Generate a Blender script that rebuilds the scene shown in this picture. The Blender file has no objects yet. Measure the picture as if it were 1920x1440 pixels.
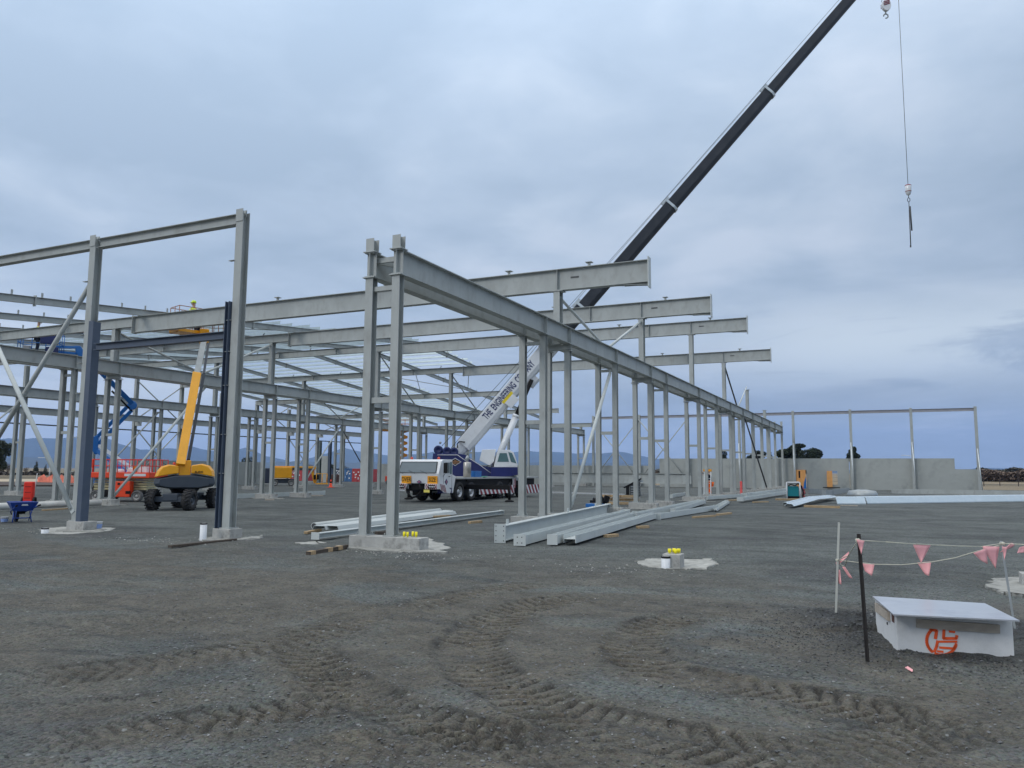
import bpy, bmesh, math, random
import numpy as np
from mathutils import Vector, Matrix, Euler
R_ = math.radians
scene = bpy.context.scene
COL = scene.collection
rng = random.Random(7)
nrng = np.random.default_rng(11)

# ------------------------------------------------------------------ camera
F_PX, YAW, PIT, ROLL, EYE = 1464.0, R_(25.31), R_(6.347), R_(0.388), 1.6
_cy, _sy, _cp, _sp, _cr, _sr = math.cos(YAW), math.sin(YAW), math.cos(PIT), math.sin(PIT), math.cos(ROLL), math.sin(ROLL)
FWD = Vector((-_sy*_cp, _cy*_cp, _sp)); _r = Vector((_cy, _sy, 0)); _u = _r.cross(FWD)
RT = _cr*_r + _sr*_u; UP = -_sr*_r + _cr*_u
EYEP = Vector((0, 0, EYE))
cam_d = bpy.data.cameras.new("camera"); cam = bpy.data.objects.new("camera", cam_d); COL.objects.link(cam)
cam_d.sensor_width = 36.0; cam_d.lens = F_PX/1920*36.0; cam_d.clip_start = 0.05; cam_d.clip_end = 60000
mw = Matrix((RT, UP, -FWD)).transposed().to_4x4(); mw.translation = EYEP
cam.matrix_world = mw
scene.camera = cam

def at(px, py, X=None, Y=None, Z=None):
    """world point seen at a photo pixel (1920x1440) on a known plane of the site"""
    d = FWD*F_PX + RT*(px-960) - UP*(py-720)
    if X is not None: t = (X-EYEP.x)/d.x
    elif Y is not None: t = (Y-EYEP.y)/d.y
    else: t = (Z-EYEP.z)/d.z
    return EYEP + d*t

# ------------------------------------------------------------------ world: overcast sky
SUN_EL, SUN_AZ = R_(31), R_(208)
world = bpy.data.worlds.new("World"); scene.world = world; world.use_nodes = True
wt = world.node_tree; wt.nodes.clear()
def wn(t, **k):
    n = wt.nodes.new(t)
    for a, b in k.items(): setattr(n, a, b)
    return n
W = wt.links.new
def wmath(op, a, b=None, c=None, clamp=False):
    n = wn('ShaderNodeMath', operation=op); n.use_clamp = clamp
    for i, v in enumerate((a, b, c)):
        if v is None: continue
        if isinstance(v, (int, float)): n.inputs[i].default_value = v
        else: W(v, n.inputs[i])
    return n.outputs[0]
out = wn('ShaderNodeOutputWorld'); bg = wn('ShaderNodeBackground')
sky = wn('ShaderNodeTexSky', sky_type='NISHITA'); sky.sun_disc = False
sky.sun_elevation = SUN_EL; sky.sun_rotation = SUN_AZ; sky.air_density = 1.0; sky.dust_density = 2.0
tc = wn('ShaderNodeTexCoord'); sep = wn('ShaderNodeSeparateXYZ'); W(tc.outputs['Generated'], sep.inputs[0])
zz = wmath('MAXIMUM', sep.outputs['Z'], 0.0)
den = wmath('ADD', zz, 0.10)
cx_, cy_ = wmath('DIVIDE', sep.outputs['X'], den), wmath('DIVIDE', sep.outputs['Y'], den)
comb = wn('ShaderNodeCombineXYZ'); W(cx_, comb.inputs[0]); W(cy_, comb.inputs[1])
def wnoise(scale, detail, rough, vec, dist=0.0, loc=(0, 0, 0), scl=(1, 1, 1)):
    m = wn('ShaderNodeMapping'); m.inputs['Location'].default_value = loc; m.inputs['Scale'].default_value = scl
    W(vec, m.inputs[0]); n = wn('ShaderNodeTexNoise'); n.inputs['Scale'].default_value = scale
    n.inputs['Detail'].default_value = detail; n.inputs['Roughness'].default_value = rough
    n.inputs['Distortion'].default_value = dist; W(m.outputs[0], n.inputs['Vector']); return n.outputs['Fac']
n1 = wnoise(0.55, 5, 0.5, comb.outputs[0], 0.3, (3.1, 1.7, 0), (1, 1, 1))
n2 = wnoise(2.0, 6, 0.55, comb.outputs[0], 0.3, (0.3, 5.2, 0), (1, 1, 1))
n3 = wnoise(5.0, 6, 0.6, tc.outputs['Generated'], 0.4, (0, 0, 2.1), (1, 1, 4.2))
mixn = wmath('ADD', wmath('MULTIPLY', n1, 0.62), wmath('MULTIPLY', n2, 0.38))
def wramp(fac, stops):
    r = wn('ShaderNodeValToRGB'); W(fac, r.inputs[0]); el = r.color_ramp.elements
    while len(el) < len(stops): el.new(0.5)
    for e, (p, c) in zip(el, stops): e.position = p; e.color = (*c, 1)
    return r.outputs[0]
def wmix(f, a, b, mode='MIX'):
    n = wn('ShaderNodeMix', data_type='RGBA', blend_type=mode)
    if isinstance(f, (int, float)): n.inputs[0].default_value = f
    else: W(f, n.inputs[0])
    for i, v in ((6, a), (7, b)):
        if isinstance(v, tuple): n.inputs[i].default_value = (*v, 1)
        else: W(v, n.inputs[i])
    return n.outputs[2]
cloud_hi = wramp(mixn, [(0.40, (0.42, 0.525, 0.675)), (0.49, (0.50, 0.605, 0.76)), (0.535, (0.56, 0.66, 0.81)), (0.61, (0.66, 0.745, 0.89))])
cloud_lo = wramp(n3, [(0.38, (0.25, 0.335, 0.52)), (0.50, (0.36, 0.44, 0.60)), (0.60, (0.60, 0.67, 0.80)), (0.70, (0.68, 0.73, 0.83))])
# the low band: brighter and whiter to the north-west (left), grey blue to the right
leftness = wmath('MULTIPLY_ADD', sep.outputs['X'], -0.85, -0.10, clamp=True)
n3b = wmath('ADD', n3, wmath('MULTIPLY_ADD', leftness, 0.30, -0.075))
cloud_lo = wramp(n3b, [(0.36, (0.36, 0.43, 0.53)), (0.50, (0.43, 0.52, 0.66)), (0.60, (0.60, 0.68, 0.83)), (0.74, (0.80, 0.85, 0.93))])
fband = wmath('DIVIDE', zz, 0.26, clamp=True); fb = wn('ShaderNodeMapRange', interpolation_type='SMOOTHSTEP')
W(fband, fb.inputs[0]); clouds = wmix(fb.outputs[0], cloud_lo, cloud_hi)
# overcast sky: the zenith, above the frame, is brighter than the band the camera sees
zb = wn('ShaderNodeMapRange', interpolation_type='SMOOTHSTEP'); W(zz, zb.inputs[0])
zb.inputs[1].default_value = 0.22; zb.inputs[2].default_value = 1.0; zb.inputs[3].default_value = 1.0; zb.inputs[4].default_value = 2.3
def wgauss(v, c, w):
    t_ = wmath('DIVIDE', wmath('SUBTRACT', v, c), w); return wmath('POWER', 2.718, wmath('MULTIPLY', wmath('MULTIPLY', t_, t_), -1.0))
def wmr(v, a, b_, c=0.0, d=1.0, k='SMOOTHSTEP'):
    n = wn('ShaderNodeMapRange', interpolation_type=k); W(v, n.inputs[0])
    for i_, q in zip((1, 2, 3, 4), (a, b_, c, d)): n.inputs[i_].default_value = q
    return n.outputs[0]
n5 = wnoise(3.2, 7, 0.62, tc.outputs['Generated'], 0.6, (1.3, 0.4, 0.2), (1, 1, 5.5))
bandR = wmath('MULTIPLY', wmath('MULTIPLY', wgauss(sep.outputs['Z'], 0.150, 0.050), wmr(sep.outputs['X'], -0.35, 0.02)), wmr(n5, 0.40, 0.54, 0.1, 1.0))
clouds = wmix(wmath('MULTIPLY', bandR, 0.95), clouds, (0.80, 0.89, 0.98))
bandL = wmath('MULTIPLY', wmath('MULTIPLY', wgauss(sep.outputs['Z'], 0.055, 0.055), wmr(sep.outputs['X'], -0.25, -0.55)), wmr(n5, 0.36, 0.58, 0.35, 1.0))
clouds = wmix(wmath('MULTIPLY', bandL, 0.9), clouds, (0.72, 0.79, 0.87))
rightd = wn('ShaderNodeMapRange'); W(sep.outputs['X'], rightd.inputs[0]); rightd.inputs[1].default_value = -0.9; rightd.inputs[2].default_value = 0.15; rightd.inputs[3].default_value = 1.06; rightd.inputs[4].default_value = 0.88
clouds = wmix(1.0, clouds, (0.985, 1.0, 0.985), 'MULTIPLY')
cl1 = wn('ShaderNodeVectorMath', operation='SCALE'); W(clouds, cl1.inputs[0]); W(rightd.outputs[0], cl1.inputs[3])
zn = wn('ShaderNodeMapRange'); W(zz, zn.inputs[0]); zn.inputs[1].default_value = 0.55; zn.inputs[2].default_value = 0.9
clouds = wmix(zn.outputs[0], cl1.outputs[0], (0.74, 0.74, 0.73))
vm = wn('ShaderNodeVectorMath', operation='SCALE'); W(clouds, vm.inputs[0]); W(zb.outputs[0], vm.inputs[3])
sk = wn('ShaderNodeVectorMath', operation='SCALE'); W(sky.outputs[0], sk.inputs[0]); sk.inputs[3].default_value = 0.08
final = wmix(0.93, sk.outputs[0], vm.outputs[0])
W(final, bg.inputs['Color']); bg.inputs['Strength'].default_value = 1.0; W(bg.outputs[0], out.inputs[0])

# ------------------------------------------------------------------ sun behind the cloud
sd = bpy.data.lights.new("sun", 'SUN'); sd.energy = 0.90; sd.angle = R_(16); sd.color = (1, 0.96, 0.9)
so = bpy.data.objects.new("sun", sd); COL.objects.link(so)
# sky sun_rotation: clockwise from +Y
sdir = Vector((math.sin(SUN_AZ)*math.cos(SUN_EL), math.cos(SUN_AZ)*math.cos(SUN_EL), math.sin(SUN_EL)))
so.rotation_euler = (-sdir).to_track_quat('-Z', 'Y').to_euler(); so.location = (0, 0, 60)
scene.view_settings.view_transform = 'Standard'; scene.view_settings.look = 'None'
scene.view_settings.exposure = 0.0; scene.view_settings.gamma = 1.0; scene.view_settings.use_curve_mapping = False
scene.cycles.use_denoising = True
scene.cycles.max_bounces = 6; scene.cycles.transparent_max_bounces = 12

# ------------------------------------------------------------------ materials
def lin(c):
    return tuple(((v/255)/12.92 if v/255 <= 0.04045 else ((v/255+0.055)/1.055)**2.4) for v in c)
_M = {}
def mat(name, color, rough=0.6, metal=0.0, var=0.12, vscale=3.0, bump=0.0, bscale=40.0, spec=0.5, stain=None, emis=None, trans=0.0, coat=0.0, stretch=(1,1,1)):
    if name in _M: return _M[name]
    m = bpy.data.materials.new(name); m.use_nodes = True; t = m.node_tree; L = t.links.new
    b = t.nodes['Principled BSDF']; b.inputs['Roughness'].default_value = rough; b.inputs['Metallic'].default_value = metal
    b.inputs['Specular IOR Level'].default_value = spec; b.inputs['Coat Weight'].default_value = coat
    if trans: b.inputs['Transmission Weight'].default_value = trans
    tcn = t.nodes.new('ShaderNodeTexCoord'); mp = t.nodes.new('ShaderNodeMapping'); mp.inputs['Scale'].default_value = stretch
    L(tcn.outputs['Object'], mp.inputs[0])
    nz = t.nodes.new('ShaderNodeTexNoise'); nz.inputs['Scale'].default_value = vscale; nz.inputs['Detail'].default_value = 5
    nz.inputs['Roughness'].default_value = 0.6; L(mp.outputs[0], nz.inputs['Vector'])
    rp = t.nodes.new('ShaderNodeMapRange'); L(nz.outputs['Fac'], rp.inputs[0])
    rp.inputs[1].default_value = 0.3; rp.inputs[2].default_value = 0.7; rp.inputs[3].default_value = 1-var; rp.inputs[4].default_value = 1+var
    vs = t.nodes.new('ShaderNodeVectorMath'); vs.operation = 'SCALE'; vs.inputs[0].default_value = color[:3]; L(rp.outputs[0], vs.inputs[3])
    src = vs.outputs[0]
    if stain:
        sc, sscale, amt = stain
        n2_ = t.nodes.new('ShaderNodeTexNoise'); n2_.inputs['Scale'].default_value = sscale; n2_.inputs['Detail'].default_value = 8
        n2_.inputs['Roughness'].default_value = 0.65; L(mp.outputs[0], n2_.inputs['Vector'])
        r2_ = t.nodes.new('ShaderNodeMapRange'); L(n2_.outputs['Fac'], r2_.inputs[0]); r2_.inputs[1].default_value = 0.5; r2_.inputs[2].default_value = 0.72
        r2_.inputs[3].default_value = 0; r2_.inputs[4].default_value = amt
        mx = t.nodes.new('ShaderNodeMix'); mx.data_type = 'RGBA'; L(r2_.outputs[0], mx.inputs[0]); L(src, mx.inputs[6]); mx.inputs[7].default_value = (*sc, 1)
        src = mx.outputs[2]
    L(src, b.inputs['Base Color'])
    if bump:
        n4 = t.nodes.new('ShaderNodeTexNoise'); n4.inputs['Scale'].default_value = bscale; n4.inputs['Detail'].default_value = 6
        L(mp.outputs[0], n4.inputs['Vector']); bp = t.nodes.new('ShaderNodeBump'); bp.inputs['Strength'].default_value = bump; bp.inputs['Distance'].default_value = 0.02
        L(n4.outputs['Fac'], bp.inputs['Height']); L(bp.outputs[0], b.inputs['Normal'])
    if emis: b.inputs['Emission Color'].default_value = (*emis[:3], 1); b.inputs['Emission Strength'].default_value = emis[3]
    _M[name] = m
    return m
STEEL = mat('grey_primer_steel', (0.375, 0.40, 0.39), 0.55, 0.0, 0.10, 1.2, stain=((0.27, 0.275, 0.26), 3.4, 0.7), stretch=(1, 1, 0.5))
STEEL2 = mat('galvanised_purlin', (0.50, 0.59, 0.62), 0.30, 0.45, 0.08, 2.0, stain=((0.36, 0.45, 0.48), 6.0, 0.5))
GALV = mat('galvanised_pipe', (0.62, 0.66, 0.67), 0.35, 0.5, 0.08, 3.0)
GALVB = mat('dull_galvanised', (0.36, 0.39, 0.40), 0.45, 0.4, 0.10, 5.0)
BLUEST = mat('blue_grey_primer', lin((72, 84, 102)), 0.5, 0.0, 0.08, 1.5, stain=(lin((88, 98, 112)), 2.5, .5))
PALEST = mat('pale_grey_primer', (0.52, 0.56, 0.55), 0.5, 0.0, 0.08, 1.5, stain=((0.36, 0.38, 0.37), 3.0, 0.5))
DARKST = mat('dark_steel', (0.07, 0.075, 0.08), 0.5, 0.3, 0.1, 3)
CONC = mat('precast_concrete', (0.36, 0.38, 0.365), 0.85, 0, 0.10, 0.35, stain=((0.24, 0.26, 0.25), 0.8, 0.7), bump=0.15, bscale=12)
CONC2 = mat('pale_concrete', (0.40, 0.40, 0.38), 0.85, 0, 0.18, 2.0, stain=((0.15, 0.15, 0.14), 3.5, 0.9), bump=0.3, bscale=30)
CONCW = mat('spilt_concrete_slurry', (0.32, 0.32, 0.295), 0.9, 0, 0.2, 3.0, stain=((0.11, 0.115, 0.11), 5.0, 0.95), bump=0.7, bscale=25)
PAINTW = mat('white_truck_paint', (0.72, 0.74, 0.76), 0.3, 0, 0.04, 1.0, coat=0.4, stain=((0.55, 0.55, 0.54), 3.0, 0.35))
PAINTB = mat('navy_truck_paint', lin((18, 28, 92)), 0.32, 0, 0.10, 1.5, coat=0.4)
NAVYD = mat('worn_navy_paint', lin((25, 38, 90)), 0.5, 0, 0.15, 3)
BLACK = mat('black_paint', (0.010, 0.010, 0.011), 0.65, 0, 0.2, 4, spec=0.2)
BOOMK = mat('black_boom_paint', (0.022, 0.025, 0.032), 0.38, 0, 0.15, 1.0, stain=((0.06, 0.062, 0.07), 1.5, 0.4))
RUBBER = mat('tyre_rubber', (0.022, 0.022, 0.024), 0.8, 0, 0.25, 6, stain=((0.07, 0.065, 0.06), 4.0, 0.5))
RUBG = mat('dusty_tyre_rubber', (0.13, 0.13, 0.13), 0.85, 0, 0.2, 6)
RIMW = mat('wheel_rim_silver', (0.55, 0.56, 0.57), 0.35, 0.5, 0.1, 8)
GLASS = mat('tinted_window_glass', (0.10, 0.13, 0.14), 0.06, 0.0, 0.05, 2, spec=0.9, coat=0.6)
GLASSG = mat('green_tinted_glass', (0.08, 0.16, 0.17), 0.08, 0, 0.1, 2, spec=0.9)
RED = mat('dark_red_stripe', lin((130, 22, 40)), 0.45, 0, 0.1, 4)
WHITE = mat('white_plastic', (0.72, 0.74, 0.76), 0.45, 0, 0.05, 4)
SIGNY = mat('amber_sign_sheet', lin((235, 160, 20)), 0.5, 0, 0.05, 4)
YEL = mat('yellow_machine_paint', lin((243, 170, 18)), 0.35, 0, 0.06, 2.0, coat=0.3, stain=((0.45, 0.24, 0.01), 3.0, 0.3))
YELB = mat('bright_yellow_plastic', lin((250, 235, 30)), 0.45, 0, 0.05, 9)
CHAR = mat('charcoal_machine_paint', lin((62, 70, 80)), 0.45, 0, 0.1, 2)
ORG = mat('orange_machine_paint', lin((240, 72, 28)), 0.42, 0, 0.08, 2.5, stain=((0.40, 0.05, 0.015), 3.0, 0.35))
REDO = mat('red_orange_rail_paint', lin((225, 60, 48)), 0.45, 0, 0.08, 3)
BLU = mat('blue_machine_paint', lin((18, 104, 178)), 0.38, 0, 0.08, 2, coat=0.3)
BLUW = mat('blue_wheelbarrow_paint', lin((28, 66, 150)), 0.4, 0, 0.1, 5, stain=((0.10, 0.16, 0.32), 6, 0.6))
TEAL = mat('teal_generator_paint', lin((8, 128, 138)), 0.4, 0, 0.07, 4)
CREAM = mat('cream_machine_paint', lin((190, 182, 140)), 0.5, 0, 0.12, 5)
WOOD = mat('pine_timber', (0.42, 0.30, 0.17), 0.8, 0, 0.25, 2.5, stretch=(1, 6, 6), bump=0.2)
WOODG = mat('weathered_timber', (0.42, 0.37, 0.31), 0.85, 0, 0.2, 3, stretch=(1, 7, 7), bump=0.2)
WOODD = mat('dark_wet_timber', (0.075, 0.058, 0.045), 0.8, 0, 0.35, 4, stretch=(1, 5, 5), bump=0.3)
PLY = mat('orange_plywood', lin((222, 160, 95)), 0.7, 0, 0.12, 3)
PINK = mat('pink_bunting_plastic', (0.90, 0.42, 0.43), 0.5, 0, 0.06, 8)
ROPE = mat('pale_rope', (0.55, 0.54, 0.44), 0.9, 0, 0.1, 30)
PLATE = mat('smooth_steel_plate', (0.50, 0.52, 0.56), 0.30, 0.45, 0.10, 1.2, stain=((0.30, 0.32, 0.37), 1.6, 0.75))
SPRAY = mat('orange_spray_paint', lin((236, 92, 40)), 0.7, 0, 0.15, 18)
HIVIS = mat('hi_vis_yellow_cloth', lin((205, 225, 60)), 0.85, 0, 0.1, 9)
HIVISO = mat('hi_vis_orange_cloth', lin((240, 105, 25)), 0.85, 0, 0.12, 9)
NAVYC = mat('dark_navy_cloth', (0.015, 0.02, 0.035), 0.9, 0, 0.2, 9)
SKIN = mat('skin', (0.45, 0.27, 0.19), 0.6, 0, 0.05, 9)
HATW = mat('white_hard_hat', (0.70, 0.70, 0.66), 0.35, 0, 0.03, 9)
REDC = mat('red_container_paint', lin((176, 66, 70)), 0.55, 0, 0.12, 1.5)
BLUC = mat('blue_container_paint', lin((62, 104, 150)), 0.55, 0, 0.12, 1.5)
BROWN = mat('rusty_brown_steel', lin((92, 66, 60)), 0.7, 0, 0.15, 2)
WIRE = mat('steel_wire_rope', (0.09, 0.095, 0.10), 0.5, 0.5, 0.05, 9)
SHEET = mat('shiny_flashing_sheet', (0.66, 0.74, 0.77), 0.25, 0.45, 0.05, 0.8, stain=((0.80, 0.84, 0.86), 1.2, 0.7), stretch=(0.5, 3, 3))

# ------------------------------------------------------------------ mesh builder
ROOT = {}
def frame_of(p):
    while p is not None and p.name not in ROOT: p = p.parent
    return ROOT[p.name] if p is not None else Matrix.Identity(4)
def basis(p0, p1, up=(0, 0, 1)):
    d = (Vector(p1)-Vector(p0)); L = d.length; d.normalize(); up = Vector(up)
    s = d.cross(up)
    if s.length < 1e-4: s = d.cross(Vector((0, 1, 0)))
    s.normalize(); u = s.cross(d).normalized()
    return d, s, u, L
class MB:
    def __init__(s, M=None): s.v = []; s.f = []; s.sm = []; s.M = M; s.st = []; s.nest = False
    def add(s, vs, fs, smooth=False):
        o = len(s.v)
        if not s.nest: s.st.append((o, len(s.f)))
        if s.M is not None: vs = [s.M @ Vector(v) for v in vs]
        s.v += [tuple(v) for v in vs]; s.f += [tuple(i+o for i in f) for f in fs]; s.sm += [smooth]*len(fs); return s
    def box(s, c, d, rot=None):
        x, y, z = d[0]/2, d[1]/2, d[2]/2
        vs = [Vector((a*x, b*y, e*z)) for a in (-1, 1) for b in (-1, 1) for e in (-1, 1)]
        if rot is not None: vs = [rot @ v for v in vs]
        vs = [v+Vector(c) for v in vs]
        return s.add(vs, [(0,1,3,2),(4,6,7,5),(0,4,5,1),(2,3,7,6),(0,2,6,4),(1,5,7,3)])
    def bx(s, a, b): return s.box([(a[i]+b[i])/2 for i in range(3)], [abs(b[i]-a[i]) for i in range(3)])
    def ext(s, prof, p0, p1, up=(0, 0, 1), scale1=1.0, smooth=False):
        d, sd_, u, L = basis(p0, p1, up); n = len(prof); p0 = Vector(p0); p1 = Vector(p1)
        vs = [p0+sd_*a+u*b for a, b in prof]+[p1+sd_*a*scale1+u*b*scale1 for a, b in prof]
        s.add(vs, [(i, (i+1) % n, n+(i+1) % n, n+i) for i in range(n)], smooth)
        s.nest = True; s.add(vs, [tuple(range(n))[::-1], tuple(range(n, 2*n))], False); s.nest = False
        return s
    def ib(s, p0, p1, d, w, tf=0.018, tw=0.012, up=(0, 0, 1), top=False):
        """I section; centre line p0-p1, or its top face when top"""
        if top:
            _, _, u, _ = basis(p0, p1, up); p0 = Vector(p0)-u*d/2; p1 = Vector(p1)-u*d/2
        h, b, t = d/2, w/2, tw/2
        pr_ = [(-b,-h),(b,-h),(b,-h+tf),(t,-h+tf),(t,h-tf),(b,h-tf),(b,h),(-b,h),(-b,h-tf),(-t,h-tf),(-t,-h+tf),(-b,-h+tf)]
        return s.ext(pr_, p0, p1, up)
    def bar(s, p0, p1, w, h, up=(0, 0, 1)):
        return s.ext([(-w/2,-h/2),(w/2,-h/2),(w/2,h/2),(-w/2,h/2)], p0, p1, up)
    def tube(s, p0, p1, r, r1=None, n=12):
        r1 = r if r1 is None else r1
        return s.ext([(math.cos(2*math.pi*i/n)*r, math.sin(2*math.pi*i/n)*r) for i in range(n)], p0, p1, (0, 0, 1) if abs((Vector(p1)-Vector(p0)).normalized().z) < 0.95 else (0, 1, 0), r1/r, True)
    def path(s, pts, r, n=6):
        for a, b in zip(pts, pts[1:]): s.tube(a, b, r, n=n)
        return s
    def lathe(s, prof, c, axis=(0, 0, 1), n=24):
        ax = Vector(axis).normalized(); e1 = ax.orthogonal().normalized(); e2 = ax.cross(e1); c = Vector(c)
        vs = []; m = len(prof)
        for i in range(n):
            a = 2*math.pi*i/n
            for r, z in prof: vs.append(c+ax*z+(e1*math.cos(a)+e2*math.sin(a))*r)
        fs = [(i*m+j, ((i+1) % n)*m+j, ((i+1) % n)*m+j+1, i*m+j+1) for i in range(n) for j in range(m-1)]
        return s.add(vs, fs, True)
    def poly(s, pts, th, nrm):
        nrm = Vector(nrm).normalized()*th; n = len(pts); a = [Vector(p) for p in pts]
        return s.add(a+[p+nrm for p in a], [tuple(range(n))[::-1], tuple(range(n, 2*n))]+[(i, (i+1) % n, n+(i+1) % n, n+i) for i in range(n)])
    def build(s, name, m, parent=None, bevel=0, label=None, seg=2, autos=False):
        inv = frame_of(parent).inverted() if parent is not None else Matrix.Identity(4)
        me = bpy.data.meshes.new(name); me.from_pydata([tuple(inv @ Vector(v)) for v in s.v], [], s.f); me.update()
        me.polygons.foreach_set('use_smooth', s.sm)
        bm = bmesh.new(); bm.from_mesh(me); bmesh.ops.remove_doubles(bm, verts=bm.verts, dist=1e-5)
        bmesh.ops.recalc_face_normals(bm, faces=bm.faces); bm.to_mesh(me); bm.free()
        me.materials.append(m)
        o = bpy.data.objects.new(name, me); COL.objects.link(o)
        if parent is not None: o.parent = parent
        if bevel:
            b = o.modifiers.new('bevel', 'BEVEL'); b.width = bevel; b.segments = seg; b.limit_method = 'ANGLE'; b.angle_limit = R_(40)
            if autos:
                for p in me.polygons: p.use_smooth = True
                b.harden_normals = True
        if label: o['label'] = label
        return o
def each(mb, name, m, parent, k=1, bevel=0):
    """every k primitives of mb as an object of its own"""
    st = mb.st+[(len(mb.v), len(mb.f))]
    for i in range(0, len(mb.st), k):
        (v0, f0), (v1, f1) = st[i], st[min(i+k, len(mb.st))]
        q = MB(); q.v = mb.v[v0:v1]; q.f = [tuple(j-v0 for j in f) for f in mb.f[f0:f1]]; q.sm = mb.sm[f0:f1]; q.build(name, m, parent, bevel)
def tag(o, label=None, cat=None, group=None, kind=None):
    for k, v in (('label', label), ('category', cat), ('group', group), ('kind', kind)):
        if v: o[k] = v
    return o
def thing(name, label, cat, loc=(0, 0, 0), rz=0, group=None):
    o = bpy.data.objects.new(name, None); COL.objects.link(o); o.location = loc; o.rotation_euler = (0, 0, rz)
    o.empty_display_size = 0.3
    ROOT[o.name] = Matrix.Translation(loc) @ Matrix.Rotation(rz, 4, 'Z')
    return tag(o, label, cat, group)
def mtx(o): return ROOT[o.name]
def single(mb, name, m, label, cat, group=None, loc=None, bevel=0):
    """a thing that is one mesh, its origin at its base"""
    o = mb.build(name, m, None, bevel)
    vs = np.array([v.co[:] for v in o.data.vertices]); lo, hi = vs.min(0), vs.max(0)
    c = Vector(((lo[0]+hi[0])/2, (lo[1]+hi[1])/2, lo[2])) if loc is None else Vector(loc)
    o.data.transform(Matrix.Translation(-c)); o.location = c; ROOT[o.name] = Matrix.Translation(c)
    return tag(o, label, cat, group)
def dup(root, loc, rz=None, label=None, name=None):
    r = root.copy(); COL.objects.link(r); r.location = loc
    if rz is not None: r.rotation_euler = (0, 0, rz)
    ROOT[r.name] = Matrix.Translation(loc) @ Matrix.Rotation(r.rotation_euler[2], 4, 'Z')
    if label: r['label'] = label
    for ch in list(root.children):
        c = ch.copy(); COL.objects.link(c); c.parent = r
        for g in ch.children:
            d = g.copy(); COL.objects.link(d); d.parent = c
    return r
def text_mesh(name, txt, size, origin, xdir, ydir, m, parent, depth=0.004, bold=0.0, align='CENTER', sx=1.0):
    cu = bpy.data.curves.new(name, 'FONT'); cu.body = txt; cu.size = size; cu.align_x = align; cu.align_y = 'CENTER'
    cu.extrude = depth/2; cu.offset = bold; cu.resolution_u = 3
    tmp = bpy.data.objects.new('tmp', cu); COL.objects.link(tmp)
    dg = bpy.context.evaluated_depsgraph_get(); dg.update()
    me = bpy.data.meshes.new_from_object(tmp.evaluated_get(dg)); bpy.data.objects.remove(tmp); bpy.data.curves.remove(cu)
    x = Vector(xdir).normalized(); y = Vector(ydir).normalized(); z = x.cross(y).normalized(); y = z.cross(x)
    T = Matrix((x*sx, y, z)).transposed().to_4x4(); T.translation = Vector(origin)
    me.transform(frame_of(parent).inverted() @ T); me.materials.clear(); me.materials.append(m); me.name = name
    o = bpy.data.objects.new(name, me); COL.objects.link(o); o.parent = parent
    return o
# ------------------------------------------------------------------ ground with wheel ruts
def vnoise(x, y, seed, scale):
    g = np.random.default_rng(seed).random((256, 256)); x = x/scale; y = y/scale
    xi = np.floor(x).astype(int); yi = np.floor(y).astype(int); fx = x-xi; fy = y-yi
    fx = fx*fx*(3-2*fx); fy = fy*fy*(3-2*fy); xi &= 255; yi &= 255; x1 = (xi+1) & 255; y1 = (yi+1) & 255
    return (g[xi, yi]*(1-fx)+g[x1, yi]*fx)*(1-fy)+(g[xi, y1]*(1-fx)+g[x1, y1]*fx)*fy
def grow(a, b, step, k): # growing steps outward
    o = [a]; s = step
    while o[-1] < b: s *= k; o.append(o[-1]+s)
    return o
xs = np.concatenate([[-x for x in grow(13.0, 14500, 0.035, 1.10)][::-1], np.arange(-13.0+0.028, 3.2, 0.028), grow(3.2, 14500, 0.035, 1.10)])
yn = [2.0]
while yn[-1] < 18: yn.append(yn[-1]+0.016+0.0030*(yn[-1]-2))
ys = np.concatenate([[-v for v in grow(-2.0, 2000, 0.2, 1.35)][::-1], yn[1:], grow(yn[-1], 14500, 0.08, 1.06)[1:]])
GX, GY = np.meshgrid(xs, ys, indexing='ij')
H = np.zeros_like(GX); MUD = np.zeros_like(GX); WET_SHADE = np.zeros_like(GX)
near = (GX > -16) & (GX < 6) & (GY > 1) & (GY < 22)
nx_, ny_ = GX[near], GY[near]
fade = np.clip((20-ny_)/5, 0, 1)*np.clip((nx_+16)/3, 0, 1)*np.clip((6-nx_)/2, 0, 1)
h = (vnoise(nx_, ny_, 1, 1.3)-0.5)*0.035+(vnoise(nx_, ny_, 2, 0.4)-0.5)*0.016+(vnoise(nx_, ny_, 3, 0.11)-0.5)*0.010+(vnoise(nx_, ny_, 4, 0.05)-0.5)*0.007
mud = np.zeros_like(nx_); wet_shade = np.zeros_like(nx_)
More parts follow.
